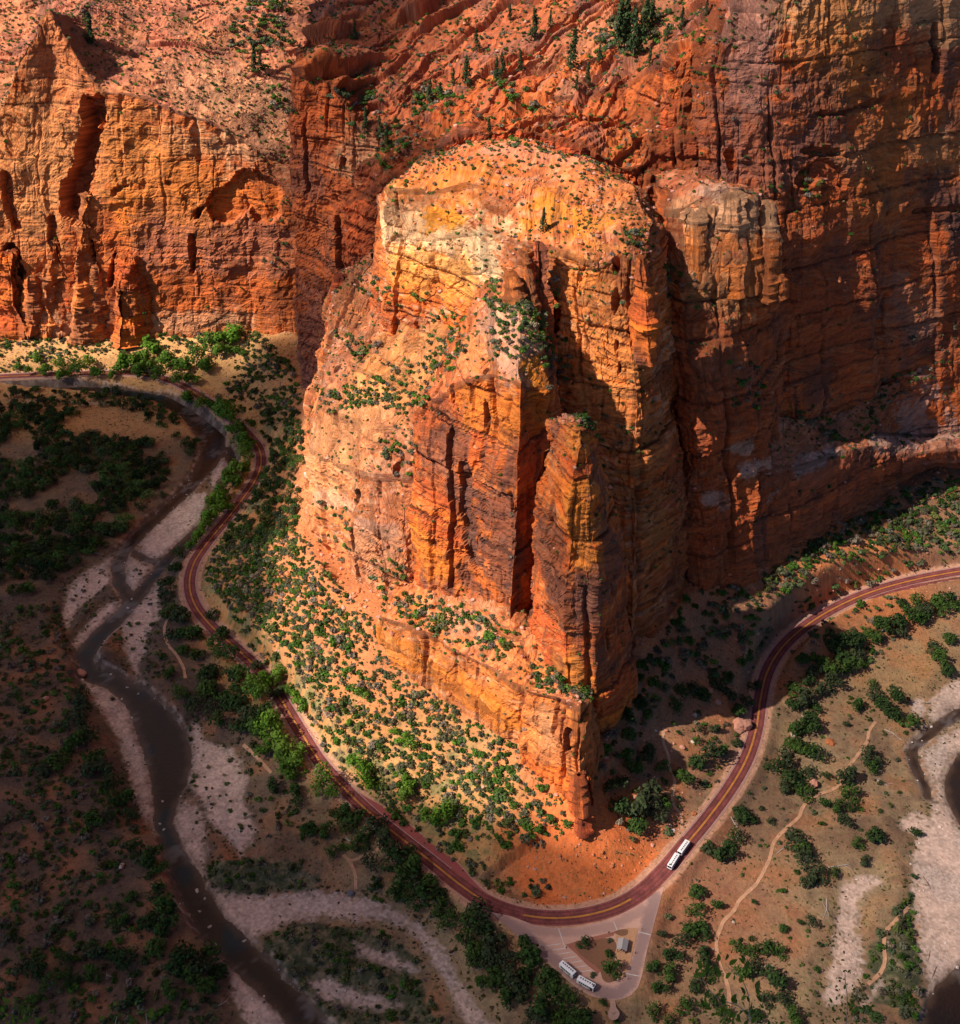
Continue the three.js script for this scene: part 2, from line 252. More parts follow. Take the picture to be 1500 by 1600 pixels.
{
  const data = new Uint8Array(TN * TN * 4);
  for (let j = 0, k = 0; j < TN; j++) for (let i = 0; i < TN; i++, k += 4) {
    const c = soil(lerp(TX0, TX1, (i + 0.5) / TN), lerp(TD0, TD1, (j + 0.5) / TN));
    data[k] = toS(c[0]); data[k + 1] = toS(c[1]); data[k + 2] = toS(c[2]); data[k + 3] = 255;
  }
  const map = new THREE.DataTexture(data, TN, TN); map.colorSpace = THREE.SRGBColorSpace; map.magFilter = THREE.LinearFilter; map.needsUpdate = true;
  const gx = [-6000, -2500, -1000], gd = [-3000, -600, 20];
  for (let i = 0; i < GNX; i++) gx.push(GX0 + i * GS); gx.push(1000, 2500, 6000);
  for (let i = 0; i < GND; i++) gd.push(GD0 + i * GS); gd.push(1400, 2500, 6000);
  const nx = gx.length, nd = gd.length, pos = new Float32Array(nx * nd * 3), uv = new Float32Array(nx * nd * 2), idx = new Uint32Array((nx - 1) * (nd - 1) * 6);
  for (let j = 0, k = 0; j < nd; j++) for (let i = 0; i < nx; i++, k++) {
    pos.set([gx[i], height(gx[i], -gd[j]), -gd[j]], k * 3);
    uv.set([(gx[i] - TX0) / (TX1 - TX0), (gd[j] - TD0) / (TD1 - TD0)], k * 2);
  }
  for (let j = 0, k = 0; j < nd - 1; j++) for (let i = 0; i < nx - 1; i++) { const a = j * nx + i; idx.set([a, a + 1, a + nx + 1, a, a + nx + 1, a + nx], k); k += 6; }
  const g = new THREE.BufferGeometry();
  g.setAttribute('position', new THREE.BufferAttribute(pos, 3)); g.setAttribute('uv', new THREE.BufferAttribute(uv, 2)); g.setIndex(new THREE.BufferAttribute(idx, 1)); g.computeVertexNormals();
  // fine relief of stones and tufts
  const BN = 512, bd = new Uint8Array(BN * BN * 4);
  for (let j = 0; j < BN; j++) for (let i = 0; i < BN; i++) {
    let v = 0, per = (s, o) => { const a = i / BN, b = j / BN; return lerp(lerp(nz(a * s, o, b * s), nz((a - 1) * s, o, b * s), a), lerp(nz(a * s, o, (b - 1) * s), nz((a - 1) * s, o, (b - 1) * s), a), b); };
    v = 128 + 70 * per(24, 3.1) + 60 * per(60, 5.2); bd.fill(clamp(v, 0, 255), (j * BN + i) * 4, (j * BN + i) * 4 + 3); bd[(j * BN + i) * 4 + 3] = 255;
  }
  const bump = new THREE.DataTexture(bd, BN, BN); bump.magFilter = THREE.LinearFilter; bump.wrapS = bump.wrapT = THREE.RepeatWrapping; bump.repeat.set((TX1 - TX0) / 40, (TD1 - TD0) / 40); bump.needsUpdate = true;
  const m = new THREE.Mesh(g, new THREE.MeshStandardMaterial({ map, bumpMap: bump, bumpScale: 0.5, roughness: 0.95 }));
  m.name = 'ground'; struct(m, 'canyon floor of brown soil, sand bars and orange talus');
}
// ------------------------------------------------------------------ river water
{
  const pos = [], idx = [], at = new Map(), S = 2, wc = [];
  const v = (i, j) => { const key = i * 4096 + j; if (!at.has(key)) { at.set(key, pos.length / 3); { const x = GX0 + i * S, D = GD0 + j * S, a = nz(x / 26, 3.5, D / 26) + 0.4 * nz(x / 8, 5.5, D / 8), sh = sdWater(x, D), rf = sstep(0.34, 0.55, nz(x / 16, 7.5, D / 16) + 0.5 * nz(x / 2.4, 8.5, D / 2.4)); let q = mix3([0.034, 0.02, 0.014], [0.012, 0.024, 0.032], sstep(0, 0.4, a) * (x > 150 ? 0.15 : 1)); q = mix3(q, [0.1, 0.062, 0.04], sstep(-3.5, 0.5, sh + 2 * nz(x / 5, 9.5, D / 5)) * 0.8); q = mix3(q, [0.26, 0.24, 0.23], rf * 0.3); wc.push(...q); } pos.push(GX0 + i * S, 0.95, -(GD0 + j * S)); } return at.get(key); };
  for (let j = 0; j < (GD1 - GD0) / S; j++) for (let i = 0; i < (GX1 - GX0) / S; i++) if (sdWater(GX0 + (i + 0.5) * S, GD0 + (j + 0.5) * S) < 7) {
    const a = v(i, j), b = v(i + 1, j), c = v(i + 1, j + 1), d = v(i, j + 1); idx.push(a, b, c, a, c, d);
  }
  const g = new THREE.BufferGeometry(); g.setAttribute('position', new THREE.Float32BufferAttribute(pos, 3)); g.setAttribute('color', new THREE.Float32BufferAttribute(wc, 3)); g.setIndex(idx);
  const uv = []; for (let k = 0; k < pos.length; k += 3) uv.push(pos[k] / 18, pos[k + 2] / 18); g.setAttribute('uv', new THREE.Float32BufferAttribute(uv, 2)); g.computeVertexNormals();
  const BN = 256, bd = new Uint8Array(BN * BN * 4);
  for (let j = 0; j < BN; j++) for (let i = 0; i < BN; i++) { const a = i / BN, b = j / BN, f = (x, y) => nz(x * 14, 2.2, y * 14) + 0.6 * nz(x * 33, 7.2, y * 33); const q = lerp(lerp(f(a, b), f(a - 1, b), a), lerp(f(a, b - 1), f(a - 1, b - 1), a), b); bd.fill(clamp(128 + 90 * q, 0, 255), (j * BN + i) * 4, (j * BN + i) * 4 + 3); bd[(j * BN + i) * 4 + 3] = 255; }
  const bump = new THREE.DataTexture(bd, BN, BN); bump.magFilter = THREE.LinearFilter; bump.wrapS = bump.wrapT = THREE.RepeatWrapping; bump.needsUpdate = true;
  const m = new THREE.Mesh(g, new THREE.MeshPhysicalMaterial({ vertexColors: true, specularIntensity: 0.7, roughness: 0.1, bumpMap: bump, bumpScale: 0.3, ior: 1.33 }));
  m.name = 'river'; struct(m, 'shallow dark brown river winding between pale sand bars');
}
// ------------------------------------------------------------------ sandstone: lofted walls with joints, strata and spalls
function jit(s, L, seed) {                                             // uneven cells along a line: [cell, distance to its nearer edge, that edge]
  const q = s / L; let i = Math.floor(q);
  const b = (k) => k + 0.72 * hash(k, seed);
  if (q < b(i)) i--;
  const lo = q - b(i), hi = b(i + 1) - q;
  return lo < hi ? [i, lo * L, i] : [i, hi * L, i + 1];
}
const C = { orange: [0.54, 0.156, 0.056], red: [0.36, 0.105, 0.046], tan: [0.57, 0.238, 0.118], cream: [0.66, 0.46, 0.31], white: [0.74, 0.62, 0.48], varnish: [0.1, 0.048, 0.036], purple: [0.22, 0.1, 0.072], rust: [0.46, 0.115, 0.034], glow: [0.7, 0.34, 0.1], grey: [0.42, 0.37, 0.33], brown: [0.3, 0.086, 0.058], deep: [0.26, 0.075, 0.036], pink: [0.54, 0.23, 0.15] };
const segD = (p, s) => {                                               // distance from a point to a stroke
  let best = 1e9;
  for (let i = 0; i + 1 < s.length || i === 0; i++) {
    const a = s[i], b = s[i + 1] || s[i], ex = b[0] - a[0], ey = b[1] - a[1], ez = b[2] - a[2], wx = p[0] - a[0], wy = p[1] - a[1], wz = p[2] - a[2], t = clamp((wx * ex + wy * ey + wz * ez) / (ex * ex + ey * ey + ez * ez || 1e-9)), d = (wx - ex * t) ** 2 + (wy - ey * t) ** 2 + (wz - ez * t) ** 2;
    if (d < best) best = d;
  }
  return Math.sqrt(best);
};
let TRIS = 0;
const ROCKS = [];                                                      // the finished rock faces, for plants to stand on
const rockTex = (() => {                                               // fine cross-bedding and pitting, 1 = plain
  const N = 1024, d = new Uint8Array(N * N * 4), b = new Uint8Array(N * N * 4);
  const per = (f, i, j) => { const a = i / N, c = j / N; return lerp(lerp(f(a, c), f(a - 1, c), a), lerp(f(a, c - 1), f(a - 1, c - 1), a), c); };
  for (let j = 0; j < N; j++) for (let i = 0; i < N; i++) {
    const v = per((x, y) => {
      const w = 1.3 * nz(x * 2, y * 3, 4.4) + 0.5 * nz(x * 6, y * 6, 9.1);
      let q = 0.5 * nz(x * 2, y * 13 + 1.2 * w, 5.7) + 0.8 * nz(x * 3, y * 26 + 2.2 * w, 1.7) + 0.55 * nz(x * 6, y * 58 + 4 * w, 8.3) + 0.32 * nz(x * 34, y * 34, 2.9) + 0.28 * nz(x * 90, y * 90, 5.1);
      q -= 0.9 * sstep(0.05, 0, Math.abs(nz(x * 3 + 5, y * 13 + 2 * w, 3.6))) * sstep(-0.1, 0.3, nz(x * 7, y * 9, 1.1));
      q -= 0.8 * sstep(0.04, 0, Math.abs(nz(x * 9 + 0.9 * w, y * 4, 7.6))) * sstep(0.06, 0.34, nz(x * 4, y * 6, 12.1));
      return q;
    }, i, j);
    const k = (j * N + i) * 4, q = clamp(0.8 + 0.62 * v, 0.22, 1);
    d[k] = toS(q); d[k + 1] = toS(q * 0.985); d[k + 2] = toS(q * 0.96); d[k + 3] = 255;
    b.fill(clamp(128 + 105 * v, 0, 255), k, k + 3); b[k + 3] = 255;
  }
  return [d, b].map((a, n) => { const t = new THREE.DataTexture(a, N, N); if (!n) t.colorSpace = THREE.SRGBColorSpace; t.magFilter = THREE.LinearFilter; t.wrapS = t.wrapT = THREE.RepeatWrapping; t.needsUpdate = true; return t; });
})();
const rockMat = new THREE.MeshStandardMaterial({ vertexColors: true, map: rockTex[0], bumpMap: rockTex[1], bumpScale: 1.1, roughness: 0.92 });

function blocks(x, y, z) {                                              // the random height of the nearest of scattered points: angular facets
  const X = Math.floor(x - 0.5), Y = Math.floor(y - 0.5), Z = Math.floor(z - 0.5); let best = 9, id = 0;
  for (let a = 0; a <= 1; a++) for (let b = 0; b <= 1; b++) for (let c = 0; c <= 1; c++) {
    const i = X + a, j = Y + b, k = Z + c, h = (PERM[(PERM[(PERM[i & 255] + j) & 255] + k) & 255]), h2 = PERM[(h + 91) & 255], h3 = PERM[(h2 + 37) & 255];
    const d = (i + h / 256 - x) ** 2 + (j + h2 / 256 - y) ** 2 + (k + h3 / 256 - z) ** 2; if (d < best) { best = d; id = h + h3; }
  }
  return (PERM[id & 255]) / 255;
}
// cols: columns of points from the foot to the top, left to right as seen from outside. o: step, seed, warp, joint / layer / rough strengths, tone(), cuts, stains
function cliff(name, label, cols, o) {
  o = { step: 1.3, seed: 1, warp: 4, joint: 1, layer: 1, rough: 1, crack: 1, dip: [0, 0], closed: false, varnish: 0.6, cuts: [], colourPatches: [], pale: 0.5, base: 'orange', sat: 1.38, ...o };
  for (const a of [...o.colourPatches, ...o.cuts]) { const n = a.pts.length, m = [0, 1, 2].map((k) => a.pts.reduce((q, p) => q + p[k], 0) / n); a.m = [...m, (Math.max(...a.pts.map((p) => Math.hypot(p[0] - m[0], p[1] - m[1], p[2] - m[2]))) + a.r * 2.4) ** 2]; }
  if (o.closed) cols = [...cols, cols[0]];
  const R = cols[0].length, dist = (a, b) => Math.hypot(a[0] - b[0], a[1] - b[1], a[2] - b[2]);
  const us = [], vs = [];
  for (let c = 0; c + 1 < cols.length; c++) { let m = 0; for (let r = 0; r < R; r++) m = Math.max(m, r < (o.fineRows || R) ? dist(cols[c][r], cols[c + 1][r]) : 0); const n = Math.max(1, Math.round(m / o.step)); for (let i = 0; i < n; i++) us.push(c + i / n); }
  us.push(cols.length - 1);
  for (let r = 0; r + 1 < R; r++) { let m = 0; for (const c of cols) m = Math.max(m, dist(c[r], c[r + 1])); const n = Math.max(1, Math.round(m / o.step / (r >= (o.fineRows || R) - 1 ? 2 : 1))); for (let i = 0; i < n; i++) vs.push(r + i / n); }
  vs.push(R - 1);
  const nu = us.length, nv = vs.length, N = nu * nv, p = new Float32Array(N * 3), sArc = new Float32Array(nu);
  const at = (u, v) => {
    const c = Math.min(cols.length - 2, Math.floor(u)), r = Math.min(R - 2, Math.floor(v)), f = u - c, g = v - r, A = cols[c][r], B = cols[c + 1][r], D = cols[c][r + 1], Q = cols[c + 1][r + 1];
    return [0, 1, 2].map((k) => lerp(lerp(A[k], B[k], f), lerp(D[k], Q[k], f), g));
  };
  for (let i = 0; i < nu; i++) { const a = at(us[i], R * 0.4), b = i ? at(us[i - 1], R * 0.4) : a; sArc[i] = i ? sArc[i - 1] + Math.hypot(a[0] - b[0], a[2] - b[2]) : o.seed * 137.3; }
  const W = o.warp;
  for (let j = 0, k = 0; j < nv; j++) for (let i = 0; i < nu; i++, k += 3) {
    const q = at(us[i], vs[j]), [x, y, z] = q, e = o.closed ? 0 : 1;
    p[k] = x + W * (nz(x / 34 + o.seed, y / 60, z / 34) + 0.45 * nz(x / 13, y / 26, z / 13 + o.seed)); p[k + 1] = y + 0.7 * W * nz(x / 40, y / 40 + o.seed, z / 40 + 9); p[k + 2] = z + W * (nz(x / 34, y / 60 + 5, z / 34 + o.seed) + 0.45 * nz(x / 13 + 7, y / 26, z / 13)) * (e ? 1 : 1);
  }
  // smoothed outward direction of the plain form
  const nrm = new Float32Array(N * 3), K = Math.max(1, Math.round(3 / o.step));
  for (let j = 0, k = 0; j < nv; j++) for (let i = 0; i < nu; i++, k += 3) {
    const im = o.closed ? (i - K + nu - 1) % (nu - 1) : Math.max(0, i - K), ip = o.closed ? (i + K) % (nu - 1) : Math.min(nu - 1, i + K), jm = Math.max(0, j - K), jp = Math.min(nv - 1, j + K);
    const a = (j * nu + im) * 3, b = (j * nu + ip) * 3, c = (jm * nu + i) * 3, d = (jp * nu + i) * 3;
    const ux = p[b] - p[a], uy = p[b + 1] - p[a + 1], uz = p[b + 2] - p[a + 2], vx = p[d] - p[c], vy = p[d + 1] - p[c + 1], vz = p[d + 2] - p[c + 2];
    let nx = uy * vz - uz * vy, ny = uz * vx - ux * vz, nn = ux * vy - uy * vx; const l = Math.hypot(nx, ny, nn) || 1;
    nrm[k] = nx / l; nrm[k + 1] = ny / l; nrm[k + 2] = nn / l;
  }
  const out = new Float32Array(N * 3), col = new Float32Array(N * 3), uv = new Float32Array(N * 2);
  for (let j = 0, k = 0; j < nv; j++) for (let i = 0; i < nu; i++, k++) {
    const x = p[k * 3], y = p[k * 3 + 1], z = p[k * 3 + 2], nx = nrm[k * 3], ny = nrm[k * 3 + 1], nn = nrm[k * 3 + 2];
    const steep = clamp((0.86 - Math.abs(ny)) * 2.2), s0 = sArc[i];
    const yy = y + o.dip[0] * x + o.dip[1] * z + 3.5 * nz(x / 70, y / 70, z / 70 + 3) + 0.8 * nz(x / 16, y / 16, z / 16);
    const s = s0 + 4 * nz(s0 / 40, y / 55, o.seed) + 1.1 * nz(s0 / 9, y / 14, o.seed + 4);
    // joints, three sizes; a joint runs for part of the height
    const [c1, d1, e1] = jit(s, 34, o.seed), [c2, d2, e2] = jit(s, 12, o.seed + 1), [c3, d3, e3] = jit(s, 4.6, o.seed + 2);
    const [l1, g1, b1] = jit(yy, 26, o.seed + 5), [l2, g2, b2] = jit(yy, 8, o.seed + 6), [l3, g3] = jit(yy, 2.3, o.seed + 7);
    const open1 = sstep(-0.12, 0.25, nz(e1 * 5.37, y / 70, o.seed)), open2 = sstep(0.0, 0.3, nz(e2 * 3.71, y / 42, o.seed + 2)), open3 = sstep(0.1, 0.35, nz(e3 * 2.93, y / 24, o.seed + 5));
    let dj = 3.4 * (hash(c1, o.seed) - 0.5) + 1.7 * (hash(c1 + 31 * l1, o.seed + 1) - 0.5) + 2.1 * (hash(c2 + 17 * l1, o.seed + 2) - 0.5) * (0.4 + open2) + 0.9 * (hash(c3 + 13 * l2, o.seed + 3) - 0.5);
    dj -= 4.2 * open1 * Math.exp(-((d1 / 0.9) ** 2)) + 2.2 * open2 * Math.exp(-((d2 / 0.7) ** 2)) + 0.9 * open3 * Math.exp(-((d3 / 0.55) ** 2));
    let dl = 1.5 * (hash(l1, o.seed + 8) - 0.5) + 1.1 * (hash(l2, o.seed + 9) - 0.5) + 0.34 * (hash(l3, o.seed + 10) - 0.5) - 0.7 * Math.exp(-((g2 / 0.6) ** 2)) * (hash(b2, o.seed) > 0.45 ? 1 : 0.2) - 1.1 * Math.exp(-((g1 / 0.8) ** 2)) * (hash(b1, 3) > 0.5 ? 1 : 0);
    // spalled shells: broad flat scallops with sharp edges
    const sc = nz(s0 / 21, y / 30, o.seed + 11) + 0.4 * nz(s0 / 8, y / 9, o.seed + 3), sp = -1.3 * sstep(0.14, 0.2, sc) - 0.8 * sstep(0.34, 0.38, sc) + 0.9 * sstep(-0.3, -0.36, sc);
    const fb = (2.1 + 1.6 * (1 - steep)) * nz(x / 24, y / 30, z / 24) + 1.1 * nz(x / 9, y / 9, z / 9) + 0.6 * nz(x / 4, y / 4, z / 4) + 0.34 * nz(x / 1.9, y / 1.9, z / 1.9);
    const rg = 1 - Math.abs(nz(x / 6.5, y / 11, z / 6.5)) * 2;
    const pq = proj(x, y, z), inView = pq[0] > -40 && pq[0] < 1540 && pq[1] > -50, bk = inView ? blocks(x / 5.5, y / 4.2, z / 5.5) : 0.5, bk2 = inView ? blocks(x / 2.1, y / 1.5, z / 2.1) : 0.5;
    let h = steep * (o.joint * dj + 0.9 * sp) + o.rough * (0.95 * (bk - 0.5) + 0.45 * (bk2 - 0.5)) * (0.45 + 0.55 * sstep(-0.15, 0.3, nz(x / 30, y / 26, z / 30 + 2))) + o.layer * dl * (0.35 + 0.65 * steep) + o.rough * (fb + 0.5 * rg * (1 - 0.5 * steep));
    if (o.diag) {
      const fl = 1 - sstep(0.1, 0.45, steep), a = x * o.diag[0] + z * o.diag[1] + 22 * nz(x / 70, y / 70, z / 70 + 8) + 7 * nz(x / 21, y / 21, z / 21), L = o.diag[2];
      for (const [sc, sd] of [[1, 0], [0.37, 50]]) { const [ci, , ] = jit(a, L * sc, o.seed + sd), e0 = (ci + 0.72 * hash(ci, o.seed + sd)) * L * sc, e1 = (ci + 1 + 0.72 * hash(ci + 1, o.seed + sd)) * L * sc, w = (a - e0) / (e1 - e0), am = o.diag[3] * sc * Math.pow(hash(ci, o.seed + 60 + sd), 1.5) * 1.8 * sstep(-0.35, 0.2, nz(x / 45, ci * 3.7, z / 45)); h += fl * am * (sstep(0, 0.8, w) - sstep(0.84, 1, w) - 0.45); }
    }
    // colour: the layer's own tone, cross-bedding, dark desert varnish in streaks, paler upper slopes
    const t1 = hash(l1, o.seed + 20), t2 = hash(l2, o.seed + 21), t3 = hash(l3, o.seed + 22), nb = nz(x / 30, y / 18, z / 30 + 4);
    let c = mix3(C[o.base], t1 > 0.5 ? C.red : o.base === 'red' || o.base === 'brown' ? C.rust : C.tan, clamp(0.2 + 0.35 * Math.abs(t1 - 0.5) + 0.4 * nb));
    c = mix3(c, t2 > 0.6 ? (o.base === 'red' || o.base === 'brown' ? C.red : C.tan) : C.rust, 0.32 * t3);
    const xb = nz((x * 0.5 + z * 0.5) / 9 + (l2 % 7), (yy + (hash(l2, 5) - 0.5) * 0.9 * (x + z * 0.6)) / 0.9, l2 * 3.3);
    c = c.map((v) => v * (1 + 0.24 * xb + 0.22 * (t2 - 0.5) + 0.16 * (t3 - 0.5)));
    if (o.streak) c = mix3(c, C.cream, o.streak * sstep(0.12, 0.5, nz((x + z) / 14 + l2, (yy + (hash(l2, 9) - 0.5) * 1.2 * (x + z * 0.5)) / 1.7, l2 * 5.1) + 0.5 * nz(x / 24, y / 18, z / 24 + 6)));
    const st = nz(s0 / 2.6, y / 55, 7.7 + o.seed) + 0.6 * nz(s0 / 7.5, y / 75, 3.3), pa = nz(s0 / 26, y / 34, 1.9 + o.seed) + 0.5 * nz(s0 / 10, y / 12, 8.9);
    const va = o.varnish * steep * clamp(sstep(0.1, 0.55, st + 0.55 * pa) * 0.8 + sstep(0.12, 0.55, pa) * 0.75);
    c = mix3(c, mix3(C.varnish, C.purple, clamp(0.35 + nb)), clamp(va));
    c = mix3(c, C.purple, o.crack * steep * (0.5 * open1 * Math.exp(-((d1 / 1.3) ** 2)) + 0.42 * open2 * Math.exp(-((d2 / 0.9) ** 2)) + 0.3 * open3 * Math.exp(-((d3 / 0.7) ** 2))));  // joints darker: some varnish, with cavity shade put into the colour
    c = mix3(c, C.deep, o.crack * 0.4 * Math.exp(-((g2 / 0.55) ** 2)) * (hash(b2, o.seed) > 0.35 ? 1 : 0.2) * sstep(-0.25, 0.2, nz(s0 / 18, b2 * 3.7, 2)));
    const slopeK = sstep(0.35, 0.7, ny); c = mix3(c, mix3(o.slopeC || C.pink, o.slopeD || C.tan, clamp(0.3 + nb * 1.5)), o.pale * slopeK);
    c = mix3(c, C.cream, (o.slopeD ? 0.12 : 0.3) * slopeK * sstep(0.15, 0.5, nz(x / 6, yy / 1.5, z / 6))); c = mix3(c, C.purple, 0.7 * slopeK * (o.diag ? 1 : 0.3) * sstep(0.22, 0.42, nz(x / 26, y / 22, z / 26 + 17) + 0.35 * nz(x / 7, y / 4, z / 7))); c = mix3(c, C.deep, 0.45 * slopeK * sstep(0.1, 0.45, nz(x / 5, yy / 1.1, z / 5 + 7)));
    const q = [x, y, z];
    for (const a of o.colourPatches) { if ((x - a.m[0]) ** 2 + (y - a.m[1]) ** 2 + (z - a.m[2]) ** 2 > a.m[3]) continue; const d = segD(q, a.pts) / a.r; if (d < 1.4) c = mix3(c, a.c, a.k * sstep(1.15, 0.5, d + 0.6 * nz(x / 9, y / 7, z / 9) + 0.55 * nz(x / 3, y / (a.fine || 2), z / 3) + 0.25 * (t3 - 0.5) - 0.05)); }
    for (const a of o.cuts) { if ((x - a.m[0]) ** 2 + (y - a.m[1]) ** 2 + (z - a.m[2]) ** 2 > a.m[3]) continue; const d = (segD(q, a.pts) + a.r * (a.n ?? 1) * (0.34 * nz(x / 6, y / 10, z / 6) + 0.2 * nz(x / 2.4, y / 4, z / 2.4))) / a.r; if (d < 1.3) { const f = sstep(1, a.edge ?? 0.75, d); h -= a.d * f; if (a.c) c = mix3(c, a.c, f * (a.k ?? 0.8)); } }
    const f = 1 + 0.1 * nz(x / 2.6, y / 1.4, z / 2.6);
    out[k * 3] = x + nx * h; out[k * 3 + 1] = y + ny * h; out[k * 3 + 2] = z + nn * h;
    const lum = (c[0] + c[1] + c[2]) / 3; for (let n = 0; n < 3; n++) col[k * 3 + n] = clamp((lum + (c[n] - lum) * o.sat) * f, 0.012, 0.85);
    uv[k * 2] = s0 / 44; uv[k * 2 + 1] = (yy * 1.02 + (hash(l1, 77) - 0.5) * 0.5 * (x - 0.5 * z) + (1 - steep) * (z * 0.5)) / 44;
  }
  const idx = new Uint32Array((nu - 1) * (nv - 1) * 6);
  for (let j = 0, k = 0; j < nv - 1; j++) for (let i = 0; i < nu - 1; i++) { const a = j * nu + i; idx.set([a, a + 1, a + nu + 1, a, a + nu + 1, a + nu], k); k += 6; }
  const g = new THREE.BufferGeometry();
  g.setAttribute('position', new THREE.BufferAttribute(out, 3)); g.setAttribute('color', new THREE.BufferAttribute(col, 3)); g.setAttribute('uv', new THREE.BufferAttribute(uv, 2)); g.setIndex(new THREE.BufferAttribute(idx, 1)); g.computeVertexNormals();
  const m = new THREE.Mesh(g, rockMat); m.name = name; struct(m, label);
  ROCKS.push({ pos: out, nrm: g.attributes.normal.array, plain: nrm }); TRIS += idx.length / 3; g.deleteAttribute('normal');
  return m;
}
const Pc = (list) => list.map((c) => c.map((q) => (q.length === 4 ? [q[0], q[1], q[2]] : P(...q))));

